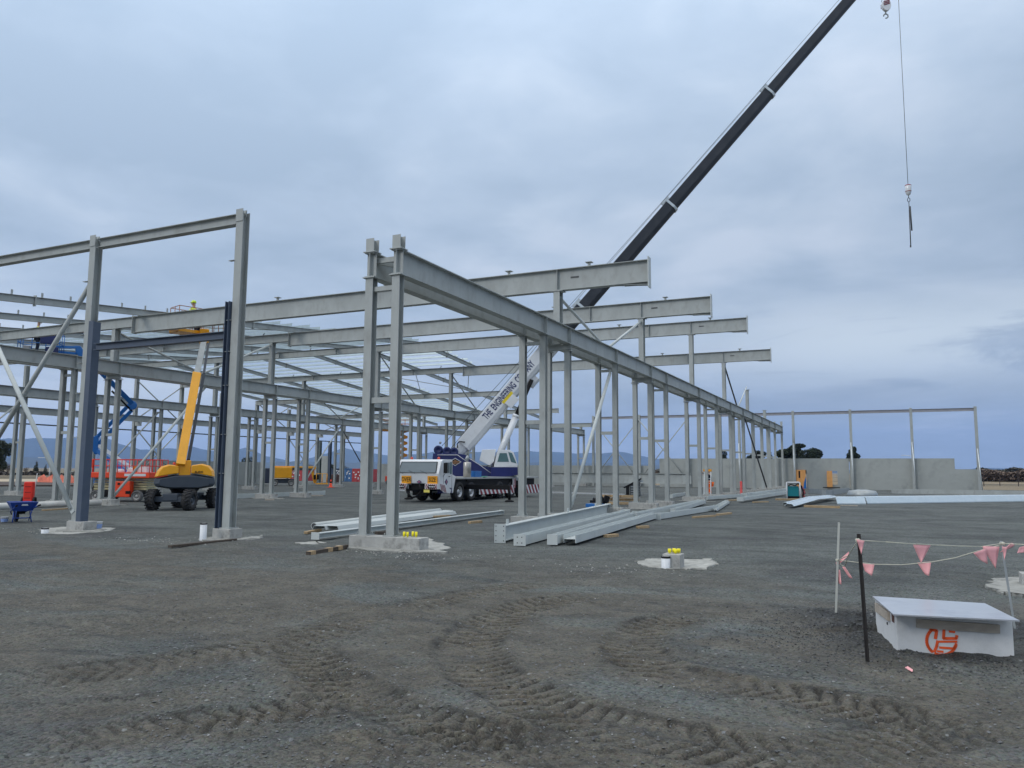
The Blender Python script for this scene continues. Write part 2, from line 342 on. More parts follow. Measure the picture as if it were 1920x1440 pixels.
TRACKS = [  # photo pixels of wheel paths, width m, depth
 ([(1130,1112),(992,1136),(929,1161),(887,1194),(879,1223),(908,1265),(967,1294),(1017,1323),(1117,1357),(1242,1386),(1420,1415),(1640,1440)], 0.50, 1.0),
 ([(1344,1144),(1233,1169),(1190,1198),(1200,1232),(1254,1261),(1325,1277),(1408,1290),(1492,1304),(1640,1335),(1930,1392)], 0.46, 1.0),
 ([(555,1200),(590,1240),(640,1285),(720,1325),(850,1368),(980,1400),(1150,1440)], 0.42, 0.9),
 ([(-40,1405),(120,1388),(250,1370),(380,1352),(500,1337),(640,1320),(760,1296)], 0.40, 0.9),
 ([(-60,1290),(150,1262),(300,1247),(420,1230),(560,1200),(700,1150),(790,1135),(930,1104),(1060,1090)], 0.50, 0.7),
 ([(380,1460),(560,1420),(700,1404),(860,1388),(1000,1372),(1130,1340)], 0.40, 0.8),
 ([(1120,1205),(1180,1212),(1290,1228),(1420,1232)], 0.38, 0.45),
 ([(1300,1330),(1500,1345),(1700,1338),(1930,1310)], 0.40, 0.55),
 ([(540,1225),(580,1245),(610,1270),(600,1300),(560,1330),(500,1360)], 0.36, 0.6),
 ([(1500,1440),(1620,1400),(1760,1372),(1930,1350)], 0.45, 0.7),
 ([(-60,1345),(150,1330),(380,1305),(560,1290)], 0.40, 0.45),
 ([(1180,1440),(1060,1400),(900,1372),(760,1360)], 0.42, 0.6),
 ([(-60,1180),(200,1172),(420,1160),(640,1140)], 0.9, 0.25),
]
for ti, (pp, wd, dp) in enumerate(TRACKS):
    P = [at(a, b, Z=0) for a, b in pp]
    # smooth polyline
    Q = []
    for i in range(len(P)-1):
        p0 = P[max(i-1, 0)]; p1 = P[i]; p2 = P[i+1]; p3 = P[min(i+2, len(P)-1)]
        for k in range(6):
            t = k/6; Q.append(0.5*((2*p1)+(p2-p0)*t+(2*p0-5*p1+4*p2-p3)*t*t+(3*p1-p0-3*p2+p3)*t**3))
    Q.append(P[-1])
    best = np.full(nx_.shape, 9.0); along = np.zeros_like(nx_); side = np.zeros_like(nx_); acc = 0
    for a, b in zip(Q, Q[1:]):
        dx, dy = b.x-a.x, b.y-a.y; L = math.hypot(dx, dy)
        if L < 1e-6: continue
        bb = (nx_ > min(a.x, b.x)-wd*1.6) & (nx_ < max(a.x, b.x)+wd*1.6) & (ny_ > min(a.y, b.y)-wd*1.6) & (ny_ < max(a.y, b.y)+wd*1.6)
        rx, ry = nx_[bb]-a.x, ny_[bb]-a.y; t = np.clip((rx*dx+ry*dy)/(L*L), 0, 1)
        ex, ey = rx-t*dx, ry-t*dy; d = np.hypot(ex, ey); idx = np.where(bb)[0]; m = d < best[idx]; ii = idx[m]
        best[ii] = d[m]; along[ii] = acc+t[m]*L; side[ii] = (np.sign(dx*ry-dy*rx)*d)[m]; acc += L
    wd *= 1.18; hw = wd/2
    wob = (vnoise(nx_, ny_, 20+ti, 0.5)-0.5)*0.08
    ins = np.clip((hw+0.03+wob-best)/0.06, 0, 1)
    ends = np.clip(along/0.8, 0, 1)*np.clip((acc-along)/0.8, 0, 1)
    patch = np.clip((vnoise(nx_, ny_, 40+ti, 0.7)-0.22)/0.3, 0.15, 1)
    # chevron lugs: two rows slanting away from the middle, pitch 0.17 m
    ph = (along+np.abs(side)*0.42+np.where(side > 0, 0.085, 0)+(vnoise(nx_, ny_, 60+ti, 0.25)-0.5)*0.05)/0.145
    lug = np.clip(np.sin(2*math.pi*ph)*3.2+1.9, -1, 1)
    berm = np.exp(-((best-hw-0.07)/0.06)**2)*0.022
    h += ends*dp*(ins*(-0.020+lug*0.019*patch+(vnoise(nx_, ny_, 110+ti, 0.055)-0.5)*0.010)+berm*(0.2+0.9*vnoise(nx_, ny_, 80+ti, 0.09)))
    wet_shade = np.maximum(wet_shade, ends*dp*np.clip(ins*patch*np.clip(-lug+0.2, 0, 1)*1.5+np.exp(-((best-hw-0.01)/0.045)**2)*np.clip(vnoise(nx_, ny_, 90+ti, 0.18)*2.2-0.9, 0, 1), 0, 1))  # groove and rut-edge darkening: damp soil plus painted-in shadow
    mud = np.maximum(mud, ends*np.clip((hw*2.0+wob*5-best)/(hw*1.5), 0, 1)*(0.75+0.25*dp))
# loose spoil heaped round the sunken pit
pc = Vector((0.52, 8.9, 0))
ca_, sa_ = math.cos(R_(12)), math.sin(R_(12))
lx = (nx_-pc.x)*ca_+(ny_-pc.y)*sa_; ly = -(nx_-pc.x)*sa_+(ny_-pc.y)*ca_
dr = np.maximum(np.abs(lx)/0.62, np.abs(ly)/0.62)
spoil = np.exp(-((dr-1.25)/np.where(lx < 0, 0.85, 0.6))**2)*(0.4+0.9*vnoise(nx_, ny_, 5, 0.35))
spoil *= np.where(ly < 0, 0.55, 1.0)
h += spoil*0.075+spoil*(vnoise(nx_, ny_, 6, 0.07)-0.5)*0.07+spoil*(vnoise(nx_, ny_, 7, 0.2)-0.5)*0.05-np.where((ly < 0), 0.02, 0)*spoil
spl = np.clip(spoil*1.3, 0, 1)
mud *= (1-spl)
H[near] = h*fade
MUD[near] = np.maximum(mud*fade, 0); WET_SHADE[near] = np.clip(wet_shade*fade, 0, 1)
SPO = np.zeros_like(GX); SPO[near] = spl*fade
# gentle undulation farther off
H += (~near)*((GY > 20) & (GY < 400))*((vnoise(GX, GY, 8, 6.0)-0.5)*0.03)
H[(GY > 150)] -= 0.3
nX, nY = GX.shape
verts = np.stack([GX.ravel(), GY.ravel(), H.ravel()], 1).astype(np.float32)
I = np.arange(nX*nY).reshape(nX, nY)
quads = np.stack([I[:-1, :-1], I[1:, :-1], I[1:, 1:], I[:-1, 1:]], -1).reshape(-1, 4)
gm = bpy.data.meshes.new("gravel_ground"); gm.vertices.add(len(verts)); gm.vertices.foreach_set("co", verts.ravel())
gm.loops.add(quads.size); gm.loops.foreach_set("vertex_index", quads.ravel().astype(np.int32))
gm.polygons.add(len(quads)); gm.polygons.foreach_set("loop_start", np.arange(0, quads.size, 4, dtype=np.int32))
gm.polygons.foreach_set("loop_total", np.full(len(quads), 4, np.int32)); gm.polygons.foreach_set("use_smooth", np.ones(len(quads), bool))
gm.update(calc_edges=True)
for nm, arr in (("mud", MUD), ("spoil", SPO), ("wet_shade", WET_SHADE)):
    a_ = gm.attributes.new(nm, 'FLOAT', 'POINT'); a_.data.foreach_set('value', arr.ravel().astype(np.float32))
ground = bpy.data.objects.new("ground", gm); COL.objects.link(ground); tag(ground, 'dark grey crushed gravel ground of the site', None, None, 'structure')
def ground_h(x, y):
    i = int(np.clip(np.searchsorted(xs, x), 0, nX-1)); j = int(np.clip(np.searchsorted(ys, y), 0, nY-1)); return float(H[i, j])

gmat = bpy.data.materials.new('gravel_and_mud'); gmat.use_nodes = True; t = gmat.node_tree; L = t.links.new; N = t.nodes.new
b = t.nodes['Principled BSDF']; geo = N('ShaderNodeNewGeometry')
def gnoise(scale, det=6, ro=0.6, stretch=(1, 1, 1), dist=0.0):
    mp = N('ShaderNodeMapping'); mp.inputs['Scale'].default_value = stretch; L(geo.outputs['Position'], mp.inputs[0])
    n = N('ShaderNodeTexNoise'); n.inputs['Scale'].default_value = scale; n.inputs['Detail'].default_value = det; n.inputs['Roughness'].default_value = ro
    n.inputs['Distortion'].default_value = dist; L(mp.outputs[0], n.inputs['Vector']); return n.outputs['Fac']
def gr(f, a, b2, c=0.0, d=1.0):
    n = N('ShaderNodeMapRange'); L(f, n.inputs[0]); n.inputs[1].default_value = a; n.inputs[2].default_value = b2; n.inputs[3].default_value = c; n.inputs[4].default_value = d; return n.outputs[0]
def gmix(f, a, b2, mode='MIX'):
    n = N('ShaderNodeMix'); n.data_type = 'RGBA'; n.blend_type = mode
    if isinstance(f, float): n.inputs[0].default_value = f
    else: L(f, n.inputs[0])
    for i, v in ((6, a), (7, b2)):
        if isinstance(v, tuple): n.inputs[i].default_value = (*v, 1)
        else: L(v, n.inputs[i])
    return n.outputs[2]
def gma(op, a, b2):
    n = N('ShaderNodeMath'); n.operation = op
    for i, v in enumerate((a, b2)):
        if isinstance(v, (int, float)): n.inputs[i].default_value = v
        else: L(v, n.inputs[i])
    return n.outputs[0]
big = gnoise(0.30, 6, 0.65, (0.7, 1.3, 1), 0.8); mid = gnoise(1.1, 6, 0.65); fine = gnoise(26, 4, 0.7)
base = gmix(gr(big, 0.38, 0.62), (0.050, 0.054, 0.055), (0.098, 0.106, 0.103))
base = gmix(gr(mid, 0.45, 0.75, 0, 0.6), base, (0.140, 0.150, 0.148))
base = gmix(gr(gnoise(0.5, 3, 0.5, (1, 1, 1)), 0.55, 0.75, 0, 0.5), base, (0.072, 0.069, 0.078))
awt = N('ShaderNodeAttribute'); awt.attribute_name = 'wet_shade'
am = N('ShaderNodeAttribute'); am.attribute_name = 'mud'; asp = N('ShaderNodeAttribute'); asp.attribute_name = 'spoil'
# brown clay smeared over the stone, also in broad patches between the ruts
sepg = N('ShaderNodeSeparateXYZ'); L(geo.outputs['Position'], sepg.inputs[0])
closeb = gr(sepg.outputs['Y'], 15, 9, 0, 1)
patch = gma('MULTIPLY', gr(gnoise(0.34, 4, 0.55, (0.7, 1.3, 1), 1.0), 0.41, 0.52, 0, 0.85), closeb)
mudf = gma('MAXIMUM', am.outputs['Fac'], patch)
mudf = gma('MULTIPLY', mudf, gr(gnoise(3.5, 6, 0.7), 0.3, 0.5, 0.55, 1.0))
mudc = gmix(gr(gnoise(2.2, 6, 0.6), 0.35, 0.65), (0.070, 0.060, 0.046), (0.128, 0.112, 0.088))
col = gmix(mudf, base, mudc)
col = gmix(gma('MULTIPLY', asp.outputs['Fac'], gr(gnoise(6.0, 7, 0.7), 0.3, 0.55, 0.65, 1.0)), col, (0.032, 0.034, 0.038))
# damp soil and shadow lines, both painted dark in the tread grooves, and dark streaks raked over the far yard
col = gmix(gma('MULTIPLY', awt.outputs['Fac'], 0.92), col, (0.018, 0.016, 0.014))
strk = gma('MULTIPLY', gr(gnoise(1.6, 8, 0.72, (0.55, 1.7, 1), 0.6), 0.56, 0.64), gr(gnoise(0.28, 3, 0.5), 0.34, 0.52))
col = gmix(gma('MULTIPLY', strk, 0.75), col, (0.030, 0.032, 0.034))
lts = gma('MULTIPLY', gr(gnoise(2.4, 8, 0.75, (0.6, 1.5, 1), 0.3), 0.58, 0.68), gr(gnoise(0.33, 3, 0.5, (1.2, 1, 1)), 0.48, 0.62))
col = gmix(gma('MULTIPLY', lts, 0.45), col, (0.19, 0.20, 0.20))
# single stones, lighter and darker
vor = N('ShaderNodeTexVoronoi'); vor.inputs['Scale'].default_value = 42; L(geo.outputs['Position'], vor.inputs['Vector'])
stone = gmix(gma('MULTIPLY', gr(mudf, 0, 1, 1, 0.45), 0.95), (0.5, 0.5, 0.5), vor.outputs['Color'], 'MIX')
hs = N('ShaderNodeHueSaturation'); hs.inputs['Saturation'].default_value = 0.12; hs.inputs['Value'].default_value = 2.05; L(stone, hs.inputs['Color'])
col = gmix(1.0, col, hs.outputs[0], 'MULTIPLY')
# fine grit and thin dark cracks in the clay
grit = gnoise(55, 3, 0.8)
col = gmix(gr(grit, 0.56, 0.66, 0, 0.55), col, (0.018, 0.018, 0.018)); col = gmix(gr(grit, 0.44, 0.35, 0, 0.35), col, (0.22, 0.225, 0.22))
crk = gma('MULTIPLY', gma('MULTIPLY', gr(gnoise(11, 8, 0.75, (0.8, 1.5, 1), 1.2), 0.545, 0.60), mudf), 0.75)
col = gmix(crk, col, (0.024, 0.021, 0.017))
# rare pale chips
vor2 = N('ShaderNodeTexVoronoi'); vor2.inputs['Scale'].default_value = 17; L(geo.outputs['Position'], vor2.inputs['Vector'])
sv = N('ShaderNodeSeparateColor'); L(vor2.outputs['Color'], sv.inputs[0])
chip = gma('MULTIPLY', gr(sv.outputs[0], 0.965, 0.97), gr(vor2.outputs['Distance'], 0.30, 0.22))
col = gmix(gma('MULTIPLY', chip, 0.6), col, (0.36, 0.37, 0.38))
# far from the site: dry paddock then dark scrub land
far = gma('MAXIMUM', gr(sepg.outputs['Y'], 92, 96), gr(sepg.outputs['X'], -78, -84))
farc = gmix(gr(gnoise(0.02, 5, 0.6), 0.4, 0.6), (0.27, 0.215, 0.14), (0.12, 0.10, 0.065))
tintn = N('ShaderNodeMix'); tintn.data_type = 'RGBA'; tintn.blend_type = 'MULTIPLY'; tintn.inputs[0].default_value = 1.0; L(col, tintn.inputs[6]); tintn.inputs[7].default_value = (0.83, 0.85, 0.82, 1); col = tintn.outputs[2]
col = gmix(far, col, farc)
L(col, b.inputs['Base Color'])
L(gr(mudf, 0, 1, 0.88, 0.62), b.inputs['Roughness']); b.inputs['Specular IOR Level'].default_value = 0.35
bp1 = N('ShaderNodeBump'); bp1.inputs['Strength'].default_value = 0.9; bp1.inputs['Distance'].default_value = 0.016
hgt = gma('ADD', gma('MULTIPLY', fine, 1.0), gma('MULTIPLY', vor.outputs['Distance'], -0.9)); L(hgt, bp1.inputs['Height'])
bp2 = N('ShaderNodeBump'); bp2.inputs['Strength'].default_value = 0.8; bp2.inputs['Distance'].default_value = 0.08
L(gnoise(4.0, 6, 0.65, (0.6, 1.4, 1)), bp2.inputs['Height']); L(bp2.outputs[0], bp1.inputs['Normal']); L(bp1.outputs[0], b.inputs['Normal'])
gm.materials.append(gmat)

# loose stones that stand proud of the surface near the camera
def stones(name, n, sampler, smin, smax, m, label):
    V = []; Fc = []
    base_v = np.array([(1,0,0),(-1,0,0),(0,1,0),(0,-1,0),(0,0,.8),(0,0,-.8)], float)
    fs = [(0,2,4),(2,1,4),(1,3,4),(3,0,4),(2,0,5),(1,2,5),(3,1,5),(0,3,5)]
    for i in range(n):
        x, y = sampler()
        s = smin+(smax-smin)*rng.random()**3
        q = base_v*s*np.array([0.7+rng.random()*.7, 0.7+rng.random()*.7, 0.5+rng.random()*.5])
        a = rng.random()*6.28; c_, s_ = math.cos(a), math.sin(a)
        q = np.stack([q[:, 0]*c_-q[:, 1]*s_, q[:, 0]*s_+q[:, 1]*c_, q[:, 2]+q[:, 0]*(rng.random()-.5)], 1)
        q += np.array([x, y, ground_h(x, y)+s*0.25]); o = len(V)
        V += [tuple(p) for p in q]; Fc += [tuple(k+o for k in f) for f in fs]
    me = bpy.data.meshes.new(name); me.from_pydata(V, [], Fc); me.materials.append(m); o = bpy.data.objects.new(name, me); COL.objects.link(o)
    return tag(o, label, 'gravel', None, 'stuff')
GST = mat('grey_stone_chips', (0.13, 0.135, 0.14), 0.85, 0, 0.55, 9.0)
GSTL = mat('pale_stone_chips', (0.34, 0.34, 0.34), 0.8, 0, 0.3, 9.0)
def s_near():
    y = 3.0+9.5*rng.random()**1.5; c0 = -0.43*y; return c0+(rng.random()-0.5)*1.5*y, y
stones('loose_gravel', 14000, s_near, 0.004, 0.014, GST, 'loose grey gravel chips strewn over the foreground')
stones('pale_chips', 1100, s_near, 0.003, 0.009, GSTL, 'scattered pale stone chips on the foreground mud')
def s_pit():
    while True:
        x, y = 0.5+rng.gauss(0, 0.9), 8.7+rng.gauss(0, 0.7)
        if not (-0.15 < x < 1.3 and 8.05 < y < 10): return x, y
stones('spoil_gravel', 6500, s_pit, 0.004, 0.013, mat('dark_spoil_stone', (0.055, 0.058, 0.062), 0.85, 0, 0.6, 9.0), 'dark loose spoil gravel heaped around the concrete pit')
# ------------------------------------------------------------------ steel building frame
GT, GD = 6.27, 0.54            # crane girder top and depth
Y0 = 13.65
FR = [23.6, 33.6, 43.7, 53.7, 63.7, 73.7, 83.7]
RIDGE = 46.9
def beam_top(y): return 8.25+0.09*(y-23.6) if y < RIDGE else 9.75-0.09*(y-53.7)
def plate(mb, c, sx, sy, t=0.02): mb.box(c, (sx, sy, t))
def footing(name_label, x, y, sx, sy, group, z=0.25, slab=True, seed=0):
    r = random.Random(seed)
    f = thing('concrete_footing', name_label, 'footing', (x, y, 0), 0, group)
    MB().bx((x-sx/2, y-sy/2, -0.1), (x+sx/2, y+sy/2, z)).build('plinth', CONC2, f, bevel=0.012)
    if slab:
        pts = []
        for k in range(26):
            a = 2*math.pi*k/26; rr = 1+0.55*(r.random()-0.5)
            pts.append((x+math.cos(a)*(sx/2+0.30)*rr+0.12, y+math.sin(a)*(sy/2+0.26)*rr-0.10, 0.022+0.004*r.random()))
        MB().poly([(p[0], p[1], -0.05) for p in pts], 0.072, (0, 0, 1)).build('spilt_concrete', CONCW, f)
    return f
def column(mb, x, y, z0, z1, w=0.19, d=0.18, tf=0.014, tw=0.010):
    """H column: flanges face +-Y, web normal to X"""
    return mb.ib((x, y, z0), (x, y, z1), d, w, tf, tw, up=(0, 1, 0))

def runway(tname, label, xr, xl, stations, y_end, far_stub_x, first_y, foot_every=True):
    """pair of crane girders on paired columns; stations: (y, is_frame)"""
    T = thing(tname, label, 'crane runway', ((xr+xl)/2, first_y, 0))
    for x in (xr, xl):
        g = MB().ib((x, first_y-0.1, GT), (x, y_end, GT), GD, 0.24, 0.02, 0.014, top=True)
        G = g.build('crane_girder', STEEL, T)
        st = MB()
        for y, fr in stations:
            for dy in ((-0.35, 0.35) if fr and False else (0,)):
                st.box((x, y+dy, GT-GD/2), (0.236, 0.014, GD-0.045))
        each(st, 'stiffener', STEEL, G)
    for i, (y, fr) in enumerate(stations):
        ztop = GT-GD-(0.22 if fr and i else 0)
        for x in (xr, xl):
            c = MB(); column(c, x, y, 0.25, ztop-0.025)
            cc = c.build('column', STEEL, T)
            p = MB(); p.box((x, y, 0.262), (0.28, 0.28, 0.022))
            for a in (-1, 1):
                for b2 in (-1, 1): p.tube((x+a*.11, y+b2*.11, .27), (x+a*.11, y+b2*.11, .32), .012, n=6)
            q_ = MB(); q_.box((x, y, ztop-0.012), (0.30, 0.26, 0.022)); q_.build('cap_plate', STEEL, cc); p.build('base_plate', STEEL, cc)
        xm, hw = (xr+xl)/2, abs(xr-xl)/2
        MB().bx((xl+0.09, y-0.04, 3.0), (xr-0.09, y+0.04, 3.12)).build('tie_bar', STEEL, T)
        if fr and i:
            MB().ib((xl-0.14, y, GT-GD-0.001), (xr+0.14, y, GT-GD-0.001), 0.19, 0.2, 0.016, 0.012, top=True).build('support_bracket', STEEL, T)
        else:
            MB().bx((xl+0.09, y-0.04, ztop-0.32), (xr-0.09, y+0.04, ztop-0.22)).build('tie_bar', STEEL, T)
        if fr and i:   # the roof column that rises between the girders
            bt = beam_top(y)-(0.73 if xr > -20 else 0.46)
            s = MB(); s.ib((xm, y, GT-GD), (xm, y, bt-0.02), 0.30, 0.22, 0.016, 0.012, up=(0, 1, 0)); s.box((xm, y, bt-0.010), (0.42, 0.36, 0.018))
            s.build('roof_column', STEEL, T)
    return T
def V(*a): return Vector(a)
# right hand runway
RST = [(13.65, True), (21.57, False), (23.6, True), (28.6, False), (33.6, True), (36.4, False), (43.7, True), (48.9, False), (53.7, True), (59.0, False), (63.7, True), (69.0, False), (73.7, True), (77.9, False), (83.6, True)]
RW = runway('crane_runway', 'nearest pair of long grey crane girders on paired columns, running away right of centre', -9.15, -9.83, RST, 84.2, None, Y0)
for x in (-9.15, -9.83):   # stubs standing above the girders at the near end
    s = MB(); s.ib((x, Y0, GT+0.02), (x, Y0, 6.58), 0.2, 0.2, 0.014, 0.010, up=(0, 1, 0)); s.box((x, Y0, GT+0.011), (0.30, 0.26, 0.02))
    s.box((x-0.094, Y0, 6.43), (0.012, 0.17, 0.3))
    s.build('column_stub', STEEL, RW)
    s = MB(); s.box((x, 83.6, GT+0.25), (0.2, 0.2, 0.5)); s.build('column_stub', STEEL, RW)
    w = MB()
    w.box((x, Y0, GT-GD/2), (0.2, 0.02, GD-0.05)); w.build('end_stiffener', STEEL, RW)
k = MB()
k.bar((-9.80, Y0+0.12, 6.12), (-9.2, Y0+0.12, 6.12), 0.06, 0.11); k.bar((-9.80, Y0+0.15, 6.10), (-9.2, Y0+1.1, 6.10), 0.06, 0.09)
each(k, 'top_tie', STEEL, RW)
L2ST = [(21.5, False), (23.6, True), (33.5, True), (36.3, False), (43.7, True), (48.5, False), (53.7, True), (57.0, False), (63.7, True), (68.1, False), (73.7, True), (83.4, True)]
L2 = runway('crane_runway', 'second pair of crane girders on paired columns, behind the yellow boom lift', -30.42, -31.10, [(13.65, True)]+L2ST, 83.6, None, Y0)
L3ST = [(13.65, True), (23.6, True), (29.0, False), (33.6, True), (38.6, False), (43.7, True), (47.7, False), (53.7, True), (58.8, False), (63.7, True), (69.0, False), (73.7, True), (83.4, True)]
L3 = runway('crane_runway', 'third pair of crane girders on paired columns, deep inside the frame', -45.22, -45.90, L3ST, 83.6, None, Y0)
# outer wall line: tall columns with corbels carrying one girder
WY = [23.6+5.03*i for i in range(13)]
WT = thing('outer_wall_frame', 'farthest long wall of tall columns with corbels, one girder and cross braces', 'wall frame', (-60.4, 23.6, 0))
MB().ib((-59.80, 20, GT), (-59.80, 84, GT), GD, 0.24, 0.02, 0.014, top=True).build('crane_girder', STEEL, WT)
for y in WY:
    z1 = beam_top(y)-0.05
    MB().ib((-60.4, y, 0.2), (-60.4, y, z1), 0.32, 0.26, 0.016, 0.012, up=(0, 1, 0)).build('wall_column', STEEL, WT)
    c = MB(); c.ext([(-0.10, -0.18), (0.10, -0.18), (0.10, 0.18), (-0.10, 0.18)], (-60.27, y, GT-GD-0.19), (-59.62, y, GT-GD-0.19), (0, 0, 1)); c.build('corbel', STEEL, WT)
MB().bar((-60.6, 24, 5.0), (-60.6, 84, 5.0), 0.10, 0.10).build('wall_girt', DARKST, WT)
for (ya, yb, za, zb_) in ((48.75, 53.78, 0.5, 5.2), (48.75, 53.78, 5.9, 9.4), (68.9, 73.9, 0.5, 5.0), (73.9, 78.9, 5.9, 7.4), (63.8, 68.9, 5.9, 8.6)):
    for p, q in (((-60.35, ya, za), (-60.35, yb, zb_)), ((-60.28, ya, zb_), (-60.28, yb, za))):
        MB().tube(p, q, 0.055, n=8).build('cross_brace', STEEL, WT)
# props and braces in the runway planes
def brace(parent, p, q, r=0.06, m=STEEL, name='diagonal_brace'):
    b = MB().tube(p, q, r, n=10); d = (Vector(q)-Vector(p)).normalized()
    for e, s in ((Vector(p), 1), (Vector(q), -1)): b.bar(e-d*0.12*s, e+d*0.22*s, 0.02, r*2.3)
    return b.build(name, m, parent)
brace(RW, (-9.12, 23.75, 0.45), (-9.30, 28.45, 5.35), 0.062, PALEST)
brace(RW, (-9.49, 23.7, 7.35), (-9.49, 28.5, 6.35), 0.05, PALEST); brace(RW, (-9.49, 33.45, 8.25), (-9.49, 28.7, 6.35), 0.055, PALEST)
brace(RW, (-9.49, 53.9, 8.9), (-9.49, 58.8, 6.4), 0.055, DARKST); brace(RW, (-9.49, 63.5, 8.3), (-9.49, 59.2, 6.4), 0.045, PALEST)
brace(RW, (-9.0, 59.2, 5.5), (-8.2, 63.6, 0.5), 0.055, DARKST)
brace(L2, (-30.45, 23.75, 0.4), (-30.6, 28.6, 5.6), 0.062, PALEST); brace(L2, (-30.76, 23.8, 7.6), (-30.76, 28.4, 6.4), 0.05, STEEL)
brace(L2, (-30.76, 33.3, 8.5), (-30.76, 28.7, 6.4), 0.055, PALEST); brace(L2, (-30.76, 43.9, 9.4), (-30.76, 48.4, 6.4), 0.05, STEEL)
brace(L2, (-30.76, 53.9, 9.1), (-30.76, 58.6, 6.4), 0.05, STEEL)
brace(L3, (-45.2, 53.9, 0.6), (-45.4, 58.7, 5.5), 0.06, PALEST); brace(L3, (-45.4, 58.9, 5.5), (-45.3, 63.6, 0.6), 0.05, DARKST)
brace(L3, (-45.5, 58.8, 6.4), (-45.5, 63.5, 8.4), 0.055, PALEST); brace(L3, (-45.5, 58.7, 6.4), (-45.5, 53.9, 9.0), 0.05, STEEL)
brace(L3, (-45.5, 33.8, 0.6), (-45.5, 38.5, 5.4), 0.05, STEEL); brace(L3, (-45.4, 23.8, 0.6), (-45.4, 28.8, 5.4), 0.05, PALEST)

# primary roof beams across the building, one per frame
GRB = 'roof beams spanning across the crane runways'
lab_b = {23.6: 'nearest and lowest of the deep roof beams, ending in an end plate over the near runway',
 33.6: 'second deep roof beam from the front, spliced to a shallower beam left of the near posts',
 43.7: 'third deep roof beam, its free end plate above the middle of the near runway',
 53.7: 'fourth deep roof beam with the farthest free end plate at right',
 63.7: 'shallow roof beam behind the slewing boom of the crane truck', 73.7: 'far shallow roof beam with a free end beside the boom', 83.7: 'shallow roof beam of the far end wall at left'}
for y in FR:
    T = thing('roof_beam', lab_b[y], 'roof beam', (-30, y, beam_top(y)-0.75), 0, GRB); z = beam_top(y)
    if y < 60:
        MB().ib((-29.6, y, z), (-6.42, y, z), 0.72, 0.26, 0.02, 0.012, top=True).build('beam', STEEL, T)
        e = MB(); e.box((-6.40, y, z-0.40), (0.03, 0.30, 0.98)); e.build('end_plate', PALEST, T)
        hz = MB(); hz.ext([(-0.10, -0.008), (0.10, -0.008), (0.10, 0.008), (-0.10, 0.008)], (-7.6, y, z-0.71), (-6.43, y, z-0.80), (0, 0, 1))
        hz.ext([(-0.005, -0.04), (0.005, -0.04), (0.005, 0.05), (-0.005, 0.05)], (-7.2, y, z-0.745), (-6.43, y, z-0.77), (0, 0, 1)); hz.build('haunch', STEEL, T)
        c = MB()
        for x in (-21.5, -16.3, -11.3, -8.4) if y < 30 else (-13.7, -8.4): c.tube((x, y, z), (x, y, z+0.13), 0.05, n=8); c.box((x, y, z+0.14), (0.22, 0.2, 0.02))
        each(c, 'purlin_cleat', STEEL, T, 2)
        s = MB()
        for x in (-9.49,): s.box((x, y, z-0.36), (0.014, 0.25, 0.67))
        s.box((-11.9, y-0.05, z-0.33), (0.012, 0.16, 0.70)) if y > 30 else None
        each(s, 'stiffener', STEEL, T)
        f = MB(); f.box((-8.9, y-0.012, z-0.30), (0.28, 0.02, 0.05)) ; f.build('lifting_cleat', DARKST, T)
    MB().ib((-60.5, y, z), (-29.66, y, z), 0.45, 0.22, 0.018, 0.012, top=True).build('shallow_beam', STEEL, T)
    s = MB(); s.box((-29.63, y, z-0.35 if y < 60 else z-0.22), (0.028, 0.27, 0.80 if y < 60 else 0.5))
    for x in (-34.3, -39.4, -44.5, -49.6, -54.7): s.box((x, y, z-0.225), (0.014, 0.21, 0.41))
    each(s, 'splice_plate', STEEL, T)
    if y < 60:
        MB().ext([(-0.006, 0), (0.006, 0), (0.006, 0.02), (-0.006, 0.02)], (-30.9, y, z-0.46), (-29.64, y, z-0.72), (0, 0, 1)).build('splice_haunch', STEEL, T)
# rafters running front to back over the beams, and the purlins on them
RT_ = thing('roof_framing', 'ridged roof of grey rafters and pale galvanised purlins over the left half', 'roof frame', (-45, 46.9, 8.4))
RX = [-29.2, -34.35, -39.5, -44.6, -49.7, -54.8, -59.9]
for i, x in enumerate(RX):
    zt = lambda y: beam_top(y)+0.30
    MB().ib((x, 13.65, zt(13.65)), (x, RIDGE-0.02, zt(RIDGE-0.02)), 0.28, 0.14, 0.012, 0.008, top=True).build('rafter', STEEL, RT_)
    ye = 55.2 if i == 0 else 83.6
    MB().ib((x, RIDGE, zt(RIDGE-0.01)), (x, ye, zt(ye)), 0.28, 0.14, 0.012, 0.008, top=True).build('rafter', STEEL, RT_)
    sp = MB()
    for y in (18.8, 30.3, 41.0, RIDGE-0.01, 50.3, 58.7, 68.7):
        if i == 0 and y > 54: continue
        sp.box((x, y, zt(y)-0.15), (0.15, 0.04, 0.42))
    each(sp, 'splice_plate', STEEL, RT_)
    cl = MB(); y = 14.4
    while y < 27.9: cl.box((x, y, zt(y)+0.09), (0.008, 0.085, 0.2)); y += 1.17
    if i in (0, 1):
        y = 54.3 if i else 48.0
        while y < ye-0.3: cl.box((x, y, zt(y)+0.07), (0.008, 0.085, 0.15)); y += 1.17
    if cl.v: cl.build('purlin_cleats', STEEL, RT_)['kind'] = 'stuff'
ZP = [(0, 0.15), (0.07, 0.15), (0.07, 0.14), (0.004, 0.14), (0.004, 0.0), (-0.07, 0.0), (-0.07, 0.01), (-0.004, 0.01), (-0.004, 0.15)]
y = 28.2; n_p = 0
